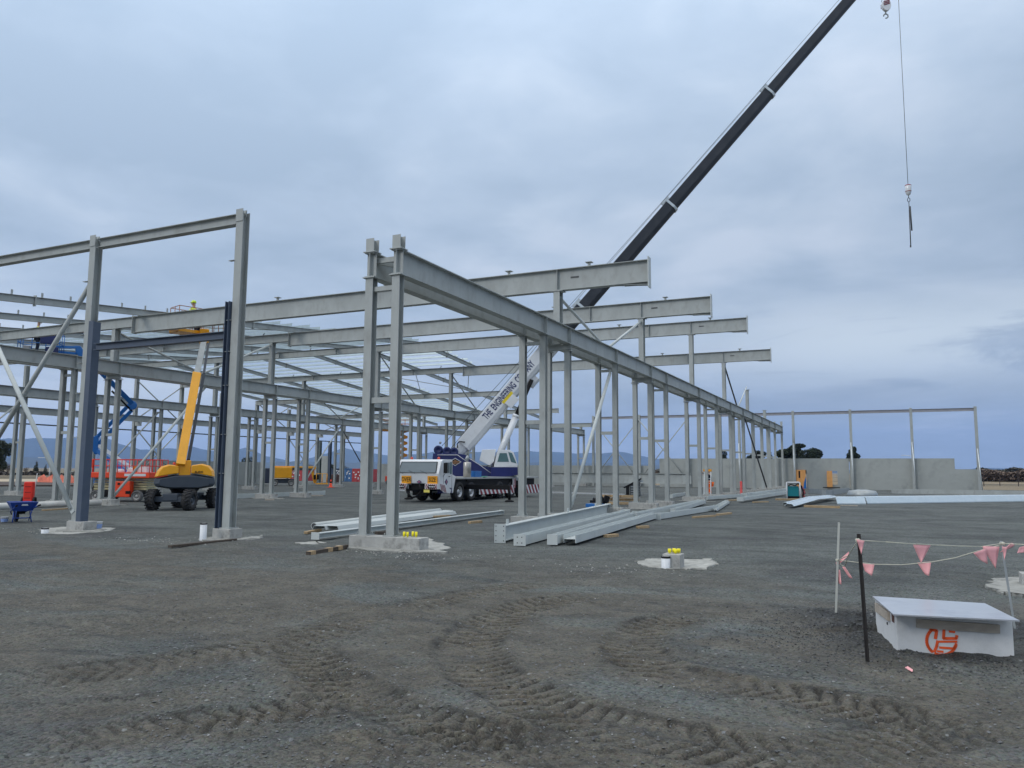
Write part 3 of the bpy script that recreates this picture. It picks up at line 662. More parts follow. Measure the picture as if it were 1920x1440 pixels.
while y < 83.0:
    if y < RIDGE: xa = -28.75
    elif y < 54: xa = -28.9
    else: xa = -39.2
    z = beam_top(y)+0.305
    if abs(y-RIDGE) > 0.35:
        MB().ext(ZP, (xa+(0.12*math.sin(y*3)), y, z), (-60.5, y, z), (0, 0.09 if y > RIDGE else -0.09, 1)).build('purlin', STEEL2, RT_); n_p += 1
    y += 1.17
br = MB()   # roof bracing rods and fly braces
for (xa, ya, xb, yb) in ((-29.3, 24, -34.3, 33), (-34.3, 24, -29.3, 33), (-34.4, 54, -39.4, 63), (-29.4, 54.2, -34.3, 63), (-39.4, 54, -34.4, 63), (-54.7, 44, -59.8, 53)):
    br.tube((xa, ya, beam_top(ya)+0.1), (xb, yb, beam_top(yb)+0.1), 0.03, n=6)
each(br, 'roof_brace', STEEL, RT_)
fb_ = MB()
for yb in (33.6, 43.7, 53.7):
    for x in (-32.0, -37.0, -42.0, -47.2):
        fb_.bar((x, yb+0.55, beam_top(yb)+0.25), (x+0.02, yb+0.02, beam_top(yb)-0.42), 0.04, 0.04)
each(fb_, 'fly_brace', DARKST, RT_)

# near gable frame with the blue door posts
GF = thing('gable_frame', 'tall near end wall frame of grey columns joined by a top beam at left', 'wall frame', (-16.3, 13.7, 0))
for x in (-13.68, -18.88, -24.1, -29.2):
    MB().ib((x, 13.72, 0.24), (x, 13.72, 7.74), 0.22, 0.22, 0.018, 0.012, up=(0, 1, 0)).build('column', STEEL, GF)
    c = MB(); c.box((x, 13.72, 0.252), (0.30, 0.32, 0.02)); c.build('base_plate', STEEL, GF)
    c = MB(); c.bar((x+0.1, 13.72, 7.70), (x-0.36, 13.95, 7.82), 0.02, 0.16); c.box((x-0.34, 13.93, 7.80), (0.10, 0.09, 0.16))
    c.bx((x-0.11, 13.595, 7.50), (x+0.11, 13.606, 7.80)); c.build('top_bracket', STEEL, GF)
    c = MB()
    for z in (6.55, 5.1, 4.35, 3.55, 2.4, 1.5): c.box((x-0.18, 13.62, z), (0.16, 0.09, 0.012))
    each(c, 'girt_cleat', STEEL, GF)
for xa, xb in ((-18.74, -13.82), (-23.96, -19.02), (-29.06, -24.24)):
    MB().ib((xa, 13.72, 7.70), (xb, 13.72, 7.70), 0.25, 0.2, 0.014, 0.01, top=True).build('top_beam', STEEL, GF)
brace(GF, (-18.98, 13.70, 6.5), (-24.0, 13.70, 0.6), 0.062, STEEL, 'cross_brace'); brace(GF, (-19.0, 13.60, 0.55), (-24.0, 13.60, 6.7), 0.062, PALEST, 'cross_brace')
DF = thing('door_frame', 'blue grey door frame of two posts and a header fixed between the near columns', 'door frame', (-16.3, 13.6, 0))
MB().ib((-18.64, 13.66, 0.22), (-18.64, 13.66, 5.42), 0.18, 0.20, 0.02, 0.02, up=(1, 0, 0)).build('door_post', BLUEST, DF)
d2 = MB(); d2.bx((-18.73, 13.54, 0.22), (-18.55, 13.56, 5.44)); d2.build('post_face_plate', BLUEST, DF)
MB().ib((-13.885, 13.62, 0.22), (-13.885, 13.62, 5.55), 0.12, 0.16, 0.012, 0.012, up=(1, 0, 0)).build('door_post', BLUEST, DF)
MB().ib((-18.46, 13.60, 4.83), (-13.96, 13.60, 4.83), 0.18, 0.16, 0.015, 0.012, top=True).build('header', BLUEST, DF)

# far end wall frame at right
EW = thing('end_wall_frame', 'far end wall frame of slim columns under one long top rail at right', 'wall frame', (-8, 83.9, 0))
EX = [8.0-5.35*i for i in range(8)]
for x in EX: MB().ib((x, 83.9, 0), (x, 83.9, 7.85), 0.22, 0.24, 0.014, 0.01, up=(0, 1, 0)).build('wall_column', STEEL, EW)
MB().ib((EX[-1], 83.88, 7.72), (8.1, 83.88, 7.72), 0.28, 0.18, 0.014, 0.01, top=True).build('top_rail', mat('mauve_grey_primer', (0.30, 0.30, 0.33), 0.55), EW)
for xa, xb in ((EX[5], EX[6]), (EX[6], EX[7])):
    for p, q in (((xa, 83.7, 7.3), (xb, 83.7, 0.7)), ((xb, 83.62, 7.3), (xa, 83.62, 0.7))):
        MB().tube(p, q, 0.05, n=8).build('cross_brace', STEEL, EW)
for i, x in enumerate(EX[:6]):
    MB().tube((x-0.03, 83.6, 4.6 if i else 3.9), (x+0.12, 82.9, 0.05), 0.045, n=8).build('wall_prop', GALV, EW)
# precast wall panels
def panel(x0, x1, z1, y=84.2, holes=(), nm='precast_wall_panel', label='', z1b=None, xstep=None):
    if not holes: mb = MB().bx((x0, y, -0.1), (x1, y+0.15, z1))
    else:
        mb = MB(); xs_ = x0
        for hx0, hx1, hz0, hz1 in holes:
            mb.bx((xs_, y, -0.1), (hx0, y+0.15, z1)); mb.bx((hx0, y, hz1), (hx1, y+0.15, z1)); mb.bx((hx0, y, -0.1), (hx1, y+0.15, hz0)); xs_ = hx1
        mb.bx((xs_, y, -0.1), (x1, y+0.15, z1))
    if xstep: mb = MB().poly([(x0, y, -0.1), (x1, y, -0.1), (x1, y, z1b), (xstep, y, z1b), (xstep, y, z1), (x0, y, z1)], 0.15, (0, 1, 0))
    return single(mb, nm, CONC, label, 'wall panel', 'precast concrete panels of the far walls')
pz = at(1700, 859.5, Y=84.2).z; pz2 = at(1820, 880, Y=84.2).z; xst = at(1790, 870, Y=84.2).x
h1 = at(1492, 905, Y=84.2); h2 = at(1512, 881, Y=84.2); h3 = at(1550, 905, Y=84.2); h4 = at(1570, 883, Y=84.2)
panel(at(1713, 900, Y=84.2).x, 8.0, pz, label='far right precast panel whose top steps down at its right end', z1b=pz2, xstep=xst)
panel(at(1594, 900, Y=84.2).x, at(1712, 900, Y=84.2).x, pz, label='plain precast panel between the second and third slim columns from the right')
panel(-8.0, at(1593, 900, Y=84.2).x, pz, holes=((h1.x, h2.x, 0.0, h2.z), (h3.x, h4.x, 0.45, h4.z)), label='precast panel with a doorway and a window opening')
panel(-14.5, -8.03, pz, label='precast panel seen behind the far end of the near runway')
panel(at(1237, 900, Y=84.2).x, -14.53, pz, label='leftmost tall precast panel, beside the gap with a shrub behind')
pl = at(1150, 873, Y=84.2).z; xg = at(1222, 900, Y=84.2).x
for i in range(5):
    xb = xg-i*6.0; panel(xb-5.97, xb, pl, label=['lower precast panel just left of the gap in the far wall', 'lower far panel right of the leaning pipe brace', 'lower far panel behind the first two near runway columns', 'lower far panel seen right of the crane cab', 'lower far panel hidden mostly behind the crane truck'][i])
for i, (a_, c_) in enumerate(((707, 762), )):
    panel(at(a_, 890, Y=84.2).x, at(c_, 890, Y=84.2).x, pl+0.1, label='short far panel right of the red container')
for i in range(3):
    ya = 48.9+5.5*i
    single(MB().bx((-60.75, ya, -0.1), (-60.62, ya+5.47, 2.35)), 'precast_wall_panel', CONC, ['side wall panel right behind the orange scissor lift', 'side wall panel behind the yellow boom lift', 'last side wall panel behind the far yellow lift'][i], 'wall panel', 'precast concrete panels of the far walls')
q = at(598, 900, Y=80); q2 = at(613.5, 900, Y=80)
single(MB().bx((q.x, 80, -0.1), (q2.x, 80.15, at(600, 855, Y=80).z)), 'precast_wall_panel', CONC, 'single free standing precast panel left of the containers', 'wall panel', 'precast concrete panels of the far walls')
single(MB().ib((at(1035, 905, Y=79.5).x, 79.5, 1.45), (at(1296, 905, Y=79.5).x, 79.5, 1.45), 1.05, 0.35, 0.04, 0.02, top=True), 'long_steel_beam', STEEL, 'long deep grey beam lying along the foot of the far wall', 'steel beam')
# footings
for i, (y, fr) in enumerate(RST):
    if i == 0: continue
    footing('small concrete plinth under the near runway columns, number %s from the front' % ['', 'two', 'three', 'four', 'five', 'six', 'seven', 'eight', 'nine', 'ten', 'eleven', 'twelve', 'thirteen', 'fourteen', 'fifteen'][i], -9.49, y, 1.25, 0.45, 'plinths under the near runway', slab=i < 8, seed=i)
for i, (y, fr) in enumerate(L2ST): footing('concrete plinth under column pair %d of the second runway' % (i+1), -30.76, y, 1.25, 0.45, 'plinths under the second runway', slab=i < 3, seed=50+i)
for i, (y, fr) in enumerate(L3ST[1:]): footing('concrete plinth under column pair %d of the third runway' % (i+1), -45.56, y, 1.25, 0.45, 'plinths under the third runway', slab=i < 2, seed=80+i)
footing('concrete footing under the left blue door post', -18.73, 13.72, 0.66, 0.38, None, 0.24, seed=3)
footing('concrete footing under the right tall gable column', -13.72, 13.72, 0.54, 0.38, None, 0.24, seed=4)
footing('concrete footing under the gable column at the left edge', -24.1, 13.72, 0.7, 0.42, None, 0.24, seed=5)
ff = footing('long concrete footing with yellow bolt caps under the two nearest runway columns', -9.24, 13.65, 1.72, 0.36, None, 0.25, seed=6)
cp = MB()
for dx, dy in ((-0.10, -0.06), (0.0, -0.09), (0.13, 0.03), (0.02, 0.08)): cp.tube((-8.72+dx, 13.65+dy, 0.25), (-8.72+dx, 13.65+dy, 0.29), 0.012, n=6); cp.tube((-8.72+dx, 13.65+dy, 0.27), (-8.72+dx, 13.65+dy, 0.36), 0.026, n=10)
each(cp, 'bolt_cap', YELB, ff, 2)
# ------------------------------------------------------------------ all-terrain crane truck
CT = thing('crane_truck', 'white and navy crane truck with a long telescopic boom raised to the right', 'crane truck', (-21.3, 40, 0))
XN, XF, YF = -20.02, -22.55, 33.9     # camera side, far side, front
def extx(mb, prof, x0, x1):           # profile of (y,z) extruded along x
    n = len(prof); return mb.add([(x0, y, z) for y, z in prof]+[(x1, y, z) for y, z in prof], [tuple(range(n)), tuple(range(n, 2*n))]+[(i, (i+1) % n, n+(i+1) % n, n+i) for i in range(n)])
cabp = [(33.90, 0.93), (33.86, 1.44), (34.12, 2.06), (34.30, 2.15), (35.25, 2.15), (35.26, 1.40), (35.62, 1.30), (35.36, 0.44), (35.26, 0.44), (35.12, 0.66), (34.3, 0.70), (34.0, 0.93)]
cab = extx(MB(), cabp, XF, XN).build('carrier_cab', PAINTW, CT, bevel=0.035, seg=3)
def fr(px, py, off=0.0):              # front face point
    return at(px, py, Y=YF-off)
def rake(t, x, off=0.012):            # point on raked windscreen, t 0..1
    y = 33.86+(34.12-33.86)*t; z = 1.44+(2.06-1.44)*t; return Vector((x, y-off*0.92, z+off*0.38))
ws = [rake(0.05, XF+0.14), rake(0.05, XN-0.16), rake(0.93, XN-0.22), rake(0.93, XF+0.20)]
MB().poly(ws, 0.01, (0, -0.92, 0.38)).build('windscreen', GLASS, cab)
fm = MB()
for a, b2 in zip(ws, ws[1:]+ws[:1]): fm.bar(a+Vector((0, -.012, 0)), b2+Vector((0, -.012, 0)), 0.035, 0.02)
fm.build('windscreen_seal', BLACK, cab)
wp = MB()
for x in (-22.1, -21.4, -20.7): wp.bar(rake(-0.02, x, 0.03), rake(0.22, x-0.42, 0.03), 0.018, 0.012)
each(wp, 'wiper', BLACK, cab)
MB().poly([(XN+0.008, 34.42, 1.47), (XN+0.008, 34.92, 1.47), (XN+0.008, 34.92, 2.0), (XN+0.008, 34.50, 2.0)], 0.012, (1, 0, 0)).build('door_window', GLASS, cab)
MB().bx((XN+0.002, 34.98, 1.42), (XN+0.012, 35.14, 2.03)).build('quarter_window', GLASSG, cab)
dl = MB()
for a, b2 in (((34.34, 0.9), (34.34, 2.06)), ((35.18, 0.7), (35.18, 2.08))): dl.bx((XN, a[0]-.006, a[1]), (XN+0.006, b2[0]+.006, b2[1]))
dl.bx((XN, 34.85, 1.28), (XN+0.03, 34.98, 1.31)); each(dl, 'door_seam', BLACK, cab)
MB().bx((XN+0.005, 34.25, 0.45), (XN-0.3, 35.22, 0.72)).build('step_box', PAINTB, cab, bevel=0.02)
mr = MB(); mr.bx((XN+0.10, 34.15, 1.46), (XN+0.30, 34.22, 1.98)); mr.bar((XN, 34.3, 1.30), (XN+0.2, 34.18, 1.46), .02, .02); mr.build('mirror', BLACK, cab, bevel=0.02)
mr = MB(); mr.bx((XF-0.28, 34.15, 1.40), (XF-0.10, 34.22, 1.9)); mr.build('mirror', BLACK, cab, bevel=0.02)
MB().bar((XF+0.05, 34.2, 2.16), (XF-0.35, 34.0, 2.05), 0.03, 0.03).build('mirror_arm', PAINTW, cab)
for x in (XF+0.5, XN-0.42): MB().lathe([(0.001, 0.14), (0.06, 0.12), (0.075, 0.03), (0.075, 0)], (x, 34.55, 2.15), n=12).build('beacon', mat('orange_beacon', lin((200, 70, 50)), 0.3), cab)
# signs
for txt, pa, pb in (('OVER', (753.5, 892), (771, 906.5)), ('SIZE', (802, 892.5), (820.5, 907.5))):
    a, b2 = at(*pa, Y=33.86), at(*pb, Y=33.86)
    yy = 33.845
    s_ = MB().bx((a.x, yy, min(a.z, b2.z)), (b2.x, yy-0.012, max(a.z, b2.z))).build('oversize_sign', SIGNY, cab, bevel=0.004)
    text_mesh('sign_lettering', txt, 0.31, ((a.x+b2.x)/2, yy-0.016, (a.z+b2.z)/2), (1, 0, 0), (0, 0, 1), BLACK, s_, 0.004, 0.002, sx=0.74)
def diamond(name, c, rx, rz, nrm, m, parent, xd=(1, 0, 0)):
    c = Vector(c); xd = Vector(xd); return MB().poly([c-xd*rx, c-Vector((0, 0, rz)), c+xd*rx, c+Vector((0, 0, rz))], 0.006, nrm).build(name, m, parent)
c = at(786, 903.5, Y=33.86); d_ = diamond('diamond_badge', (c.x, 33.855, c.z), 0.16, 0.09, (0, -1, 0), NAVYD, cab); diamond('badge_centre', (c.x, 33.848, c.z), 0.10, 0.05, (0, -1, 0), mat('badge_pink', lin((170, 110, 130)), .5), d_)
d_ = diamond('diamond_badge', (XN+0.004, 34.62, 1.02), 0.16, 0.16, (1, 0, 0), NAVYD, cab, (0, 1, 0)); diamond('badge_centre', (XN+0.011, 34.62, 1.02), 0.09, 0.09, (1, 0, 0), mat('badge_pink', lin((170, 110, 130)), .5), d_, (0, 1, 0))
def stripes(board, a, b, h, z0, nrm, n, lean=0.6, skip=0):
    """diagonal red bands on a vertical board from a to b (xy), height h"""
    a = Vector((a[0], a[1], z0)); b = Vector((b[0], b[1], z0)); d = (b-a); L = d.length; d.normalize(); nv = Vector(nrm).normalized()
    mb = MB(); w = L/n
    for i in range(n+1):
        s0 = i*w-lean*h*0.5; pts = []
        for (s, z) in ((s0, h), (s0+w*0.5, h), (s0+w*0.5+lean*h, 0), (s0+lean*h, 0)):
            pts.append((min(max(s, 0), L), z))
        if abs(pts[0][0]-pts[1][0])+abs(pts[2][0]-pts[3][0]) < 0.02: continue
        mb.poly([a+d*s+Vector((0, 0, z))+nv*0.003 for s, z in pts], 0.004, nv)
    return mb.build('red_stripes', RED, board)
# bumper halves with lamps
for x0, x1 in ((XF-0.02, XF+0.72), (XN-0.72, XN+0.01)):
    bp = MB().bx((x0, 33.72, 0.66), (x1, 33.98, 0.93)).build('bumper', PAINTW, CT, bevel=0.02)
    stripes(bp, (x0+.02, 33.715), (x1-.02, 33.715), 0.25, 0.67, (0, -1, 0), 6, 0.6)
    hl = MB().bx((x0+0.22, 33.70, 0.70), (x1-0.12, 33.712, 0.87)).build('headlight_panel', BLACK, bp)
    l2 = MB()
    for k in range(4): l2.tube((x0+0.30+0.09*k, 33.695, 0.785), (x0+0.30+0.09*k, 33.70, 0.785), 0.035, n=10)
    l2.build('lamp_row', WHITE, hl)
sk_ = MB().poly([(XN+.004, 33.9, 0.93), (XN+.004, 33.9, 0.70), (XN+.004, 34.35, 0.50), (XN+.004, 35.0, 0.44), (XN+.004, 35.1, 0.62), (XN+.004, 34.3, 0.93)], 0.02, (1, 0, 0)).build('side_skirt', PAINTW, CT)
ss = MB()
for k in range(4): ss.poly([(XN+.028, 33.98+.13*k, .92-.02*k), (XN+.028, 34.04+.13*k, .92-.02*k), (XN+.028, 34.18+.14*k, .60-.04*k), (XN+.028, 34.12+.14*k, .60-.04*k)], .004, (1, 0, 0))
ss.build('red_stripes', RED, sk_)
MB().bx((-20.75, 33.66, 0.50), (-20.42, 33.68, 0.64)).build('number_plate', mat('plate_yellow', lin((235, 220, 110)), .5), CT)
ch = MB().bx((-21.9, 34.1, 0.55), (-20.7, 46.3, 1.14)); ch.bx((XF+0.1, 35.3, 0.75), (XN-0.08, 45.9, 1.14)); ch.bx((-21.70, 34.0, 0.62), (-20.85, 34.4, 0.95))
ch.bx((XF+.15, 37.95, .35), (XN-.10, 40.2, .9)); ch.build('chassis', BLACK, CT)
# hydraulic mess and hook stowed below the cab
hy = MB(); hy.path([(-21.9, 33.85, .9), (-21.75, 33.7, .5), (-21.5, 33.75, .22), (-21.2, 33.8, .3)], .05, 8); hy.path([(-21.1, 33.8, .9), (-20.95, 33.72, .55), (-21.25, 33.75, .25)], .04, 8); hy.box((-21.35, 34.5, .5), (.8, .6, .35)); hy.build('front_winch_gear', BLACK, CT)
dk = MB().bx((XF, 35.65, 1.15), (XN+0.02, 46.4, 1.25)); dk.build('deck', mat('deck_aluminium', (0.42, 0.43, 0.42), 0.5, 0.2, 0.1, 4), CT, bevel=0.01)
def wheel(parent, c, r, w, ax, rim, tyre, lug=0.0, n=28, name='wheel', rimr=0.56, dish=0.08):
    """tyre + rim; ax points outward"""
    ax = Vector(ax).normalized(); c = Vector(c); b_ = c-ax*w/2
    pr_ = [(r*rimr, w*0.06), (r*0.86, 0), (r*0.96, w*0.10), (r, w*0.25), (r, w*0.75), (r*0.96, w*0.90), (r*0.86, w), (r*rimr, w*0.94), (r*rimr, w*0.06)]
    T = MB().lathe(pr_, b_, ax, n)
    if lug:
        e1 = ax.orthogonal().normalized(); e2 = ax.cross(e1)
        for k in range(18):
            for s in (0, 1):
                a = 2*math.pi*(k+0.5*s)/18; a2 = a+0.20
                p = c+(e1*math.cos(a)+e2*math.sin(a))*(r+lug*.3)+ax*w*(0.46 if s else -0.46); q = c+(e1*math.cos(a2)+e2*math.sin(a2))*(r+lug*.3)
                T.bar(p, q, 0.05*r/0.4, lug*1.6, up=(e1*math.cos(a)+e2*math.sin(a)))
    W_ = T.build(name, tyre, parent)
    R = MB().lathe([(r*rimr, w*0.90), (r*rimr*0.94, w*0.90), (r*rimr*0.86, w*(0.90-dish*4)), (r*rimr*0.45, w*(0.90-dish*3)), (r*0.17, w*(0.92-dish)), (0.001, w*(0.92-dish))], b_, ax, 20)
    e1 = ax.orthogonal().normalized(); e2 = ax.cross(e1)
    R.build('rim', rim, W_)
    h = MB()
    for k in range(8):
        a = 2*math.pi*k/8; p = b_+ax*w*(0.90-dish*3)+(e1*math.cos(a)+e2*math.sin(a))*r*0.33; h.tube(p, p+ax*0.03, r*0.055, n=6)
    h.build('rim_hole', BLACK, W_)
    return W_
for y in (36.12, 37.42, 40.95, 42.5, 44.0):
    wheel(CT, (XN-0.20, y, 0.50), 0.51, 0.36, (1, 0, 0), RIMW, RUBBER)
    wheel(CT, (XF+0.20, y, 0.50), 0.51, 0.36, (-1, 0, 0), RIMW, RUBBER)
MB().bx((XN-0.3, 36.85, 1.03), (XN-0.02, 38.0, 1.14)).build('mudguard', BLACK, CT)
for ya, yb, za, zb_ in ((38.02, 42.5, 0.31, 0.76), (44.15, 46.6, 0.24, 0.76)):
    bd = MB().bx((XN+0.10, ya, za), (XN+0.12, yb, zb_)).build('outrigger_board', WHITE, CT)
    stripes(bd, (XN+.12, ya), (XN+.12, yb), zb_-za, za, (1, 0, 0), int((yb-ya)/0.46), 0.75)
bd = MB().bx((XN+0.07, 42.35, 0.6), (XN+0.09, 42.75, 1.15)).build('outrigger_board', WHITE, CT); stripes(bd, (XN+.09, 42.35), (XN+.09, 42.75), .55, .6, (1, 0, 0), 2, .4)
for (px_, py_) in ((955, 941), (766, 936)):
    f_ = at(px_, py_, Z=0.0); side = 1 if px_ > 900 else -1
    o_ = MB(); o_.tube((f_.x, f_.y, 0.08), (f_.x, f_.y, 0.85), 0.07, n=10); o_.bx((f_.x, f_.y-0.09, 0.62), (XN-0.2 if side > 0 else XF+0.2, f_.y+0.09, 0.86)); o_.lathe([(0.24, 0), (0.24, 0.05), (0.10, 0.10), (0.001, 0.10)], (f_.x, f_.y, 0.005), n=16)
    o_.build('outrigger', BLACK, CT)
q = at(876, 880, X=-20.35)
MB().lathe([(0.001, 1.25), (0.21, 1.25), (0.21, 2.02), (0.17, 2.06), (0.001, 2.06)], (-20.35, q.y, 0), n=20).build('exhaust_silencer', mat('brushed_steel_silencer', (0.45, 0.43, 0.40), 0.4, 0.6, 0.1, 4), CT)
MB().lathe([(0.06, 2.06), (0.07, 2.16), (0.15, 2.22), (0.03, 2.42), (0.001, 2.42)], (-20.35, q.y, 0), n=10).build('exhaust_cap', GALVB, CT)
MB().bx((-20.5, q.y+0.55, 1.25), (-20.15, q.y+1.3, 1.58)).build('deck_locker', BLU, CT, bevel=0.01)
rag = MB(); rag.box((-20.2, q.y+1.65, 1.27), (.25, .5, .05)); rag.box((-20.1, q.y+1.35, 1.24), (.2, .3, .06)); rag.build('slings_on_deck', mat('green_sling_webbing', lin((110, 170, 150)), .8, 0, .3, 9), CT)

# slewing upper works -------------------------------------------------
S0 = Vector((-21.35, 43.35, 0)); AZ = R_(28); UX = Vector((math.cos(AZ), math.sin(AZ), 0)); VX = Vector((math.sin(AZ), -math.cos(AZ), 0))
def U(u, v, z): return S0+UX*u+VX*v+Vector((0, 0, z))
def atv(px, py, v):
    d = FWD*F_PX+RT*(px-960)-UP*(py-720); n = VX; t = ((S0+VX*v-EYEP).dot(n))/d.dot(n); P = EYEP+d*t; r_ = P-S0; return (r_.dot(UX), P.z)
def side_plate(mb, pts, v0, v1):      # pts = (u,z)
    n = len(pts); return mb.add([U(u, v0, z) for u, z in pts]+[U(u, v1, z) for u, z in pts], [tuple(range(n)), tuple(range(n, 2*n))]+[(i, (i+1) % n, n+(i+1) % n, n+i) for i in range(n)])
MB().lathe([(0.95, 1.25), (0.95, 1.42), (0.7, 1.45)], S0, n=28).build('slew_ring', BLACK, CT)
out1 = [atv(*p, 0.75) for p in ((811, 866), (812, 850), (856, 850), (874, 853), (884, 860), (902, 873), (920, 876), (936, 878), (936, 903), (880, 904), (852, 902), (838, 870))]
for v0, v1 in ((0.55, 0.80), (-0.80, -0.55)): side_plate(MB(), out1, v0, v1).build('turntable_side', PAINTB, CT, bevel=0.01)
out2 = [atv(*p, 0.0) for p in ((812, 868), (812, 856), (850, 856), (872, 866), (905, 885), (930, 890), (930, 903), (862, 903))]
side_plate(MB(), out2, -0.55, 0.55).build('turntable_frame', PAINTB, CT)
# white handrail on it
hr = [U(*(lambda t_: (t_[0], 0.9, t_[1]))(atv(*p, 0.9))) for p in ((820, 853), (858, 853), (876, 866))]
MB().path(hr, 0.018, 6).build('handrail', PAINTW, CT)
hr = [U(*(lambda t_: (t_[0], 0.9, t_[1]))(atv(*p, 0.9))) for p in ((881, 860), (900, 872), (922, 888))]
MB().path(hr, 0.02, 6).build('handrail', PAINTW, CT)
du, dz_ = atv(853.5, 866, 0.82)
dd = MB(); c0 = U(du, 0.82, dz_); dd.poly([c0-UX*.38, c0-Vector((0, 0, .24)), c0+UX*.38, c0+Vector((0, 0, .24))], .01, VX); dd = dd.build('diamond_sign', PAINTW, CT)
dd2 = MB(); c0 = U(du, 0.833, dz_); dd2.poly([c0-UX*.33, c0-Vector((0, 0, .20)), c0+UX*.33, c0+Vector((0, 0, .20))], .006, VX); dd2.build('sign_face', BLACK, dd)
for i, (tx) in enumerate(('THE', 'ENGINEERING', 'COMPANY')): text_mesh('sign_lettering', tx, 0.085, U(du, 0.845, dz_+0.085-0.085*i), UX, (0, 0, 1), mat('gold_lettering', lin((200, 150, 110)), .5), dd, .004, .002)
for i, (px_, py_) in enumerate(((821.5, 843.5), (838, 846), (851, 847))):
    u_, z_ = atv(px_, py_, 0.6); c0 = U(u_, -0.6, z_)
    MB().lathe([(0.001, 0), (0.26, 0), (0.27, 0.03), (0.20, 0.06), (0.20, 1.12), (0.27, 1.15), (0.26, 1.2), (0.12, 1.2), (0.10, 1.16), (0.001, 1.16)], c0, VX, 22).build('winch_drum', NAVYD, CT)
MB().lathe([(0.001, -.09), (.08, -.04), (.09, .03), (.001, .09)], U(atv(825.5, 830, .3)[0], .3, atv(825.5, 830, .3)[1]), UX, 10).build('limit_lamp', GALVB, CT)
# white hose box and cab
wb = [atv(*p, 0.95) for p in ((904, 843), (930, 842.5), (926, 866), (918, 873), (899, 863))]; side_plate(MB(), wb, 0.45, 1.0).build('equipment_box', PAINTW, CT, bevel=0.02)
cb = [atv(*p, 1.5) for p in ((926, 876), (932, 849), (938, 843.5), (955, 843.5), (963, 848), (971, 872), (970, 876))]
cbp = side_plate(MB(), cb, 0.7, 1.55).build('operator_cab', PAINTW, CT, bevel=0.025)
w1 = [atv(*p, 1.56) for p in ((932.5, 866), (937, 849.5), (950, 849.5), (954.5, 866))]; side_plate(MB(), w1, 1.552, 1.562).build('cab_window', GLASSG, cbp)
w2 = [atv(*p, 1.56) for p in ((958, 866), (953, 847.5), (960, 849.5), (968.5, 869)) ]; side_plate(MB(), w2, 1.552, 1.562).build('cab_window', GLASSG, cbp)
cl_ = [atv(*p, 1.5) for p in ((922, 876), (970.5, 876), (971, 890), (958, 893), (920, 896))]; side_plate(MB(), cl_, 0.5, 1.56).build('cab_base', PAINTB, cbp, bevel=0.02)
cw = [atv(*p, 1.2) for p in ((925, 893), (968, 892), (972, 901), (925, 902))]; side_plate(MB(), cw, -1.0, 1.2).build('counterweight_tray', GALVB, CT, bevel=0.02)
# boom
ub, zb0 = atv(862, 846, 0.0); ut, zt0 = atv(1676, -97, 0.0)
B0, B1 = U(ub, 0, zb0), U(ut, 0, zt0); BD = (B1-B0).normalized(); BL = (B1-B0).length; BN = VX.cross(BD).normalized()
if BN.z < 0: BN = -BN
def BP(s, a=0.0, v=0.0): return B0+BD*s+BN*a+VX*v
def sec(h, w):     # egg-bottomed boom section, up = BN
    h2, w2 = h/2, w/2
    return [(-w2, h2), (-w2, -h2*0.35), (-w2*0.78, -h2*0.80), (-w2*0.35, -h2), (w2*0.35, -h2), (w2*0.78, -h2*0.80), (w2, -h2*0.35), (w2, h2)]
def seg_s(px, py):                   # distance along boom of a photo pixel
    u_, z_ = atv(px, py, 0.0); return (U(u_, 0, z_)-B0).dot(BD)
s1 = seg_s(1040, 640); s2 = seg_s(1090, 577); s3 = seg_s(1257, 386); s4 = seg_s(1439, 172); 
BM = MB().ext(sec(1.02, 0.82), BP(0.4), BP(s1), BN); BM.ext(sec(0.7, 0.6), BP(-0.5), BP(0.42), BN); BM = BM.build('base_boom', PAINTW, CT, bevel=0.02)
MB().lathe([(0.001, -.62), (.16, -.62), (.16, .62), (.001, .62)], BP(-0.35), VX, 16).build('boom_pivot', NAVYD, CT)
col_ = MB(); col_.ext(sec(1.16, 0.96), BP(s1-0.9), BP(s1-0.35), BN); col_.ext(sec(1.12, 0.92), BP(s1-0.12), BP(s1+.05), BN); col_.build('boom_head_collar', PAINTW, BM, bevel=0.02)
MB().box((0, 0, 0), (0, 0, 0)) 
ex = [(s1, s2, 0.92, .72), (s2, s3, 0.86, 0.66), (s3, s4, 0.80, 0.60), (s4, BL, 0.72, 0.54)]
for i, (a, b2, h_, w_) in enumerate(ex):
    sg = MB().ext(sec(h_, w_), BP(a), BP(b2), BN).build('boom_section', BOOMK, CT, bevel=0.015)
    if i:
        cm = MB(); hh, ww = ex[i-1][2]+0.10, ex[i-1][3]+0.10
        cm.ext(sec(hh, ww), BP(a-0.10), BP(a+0.06), BN); cm.ext([(-.05, -.1), (.05, -.1), (.05, .12), (-.05, .12)], BP(a-0.3, hh/2+.02), BP(a+0.35, hh/2+.02), BN); cm.build('section_collar', GALV, sg)
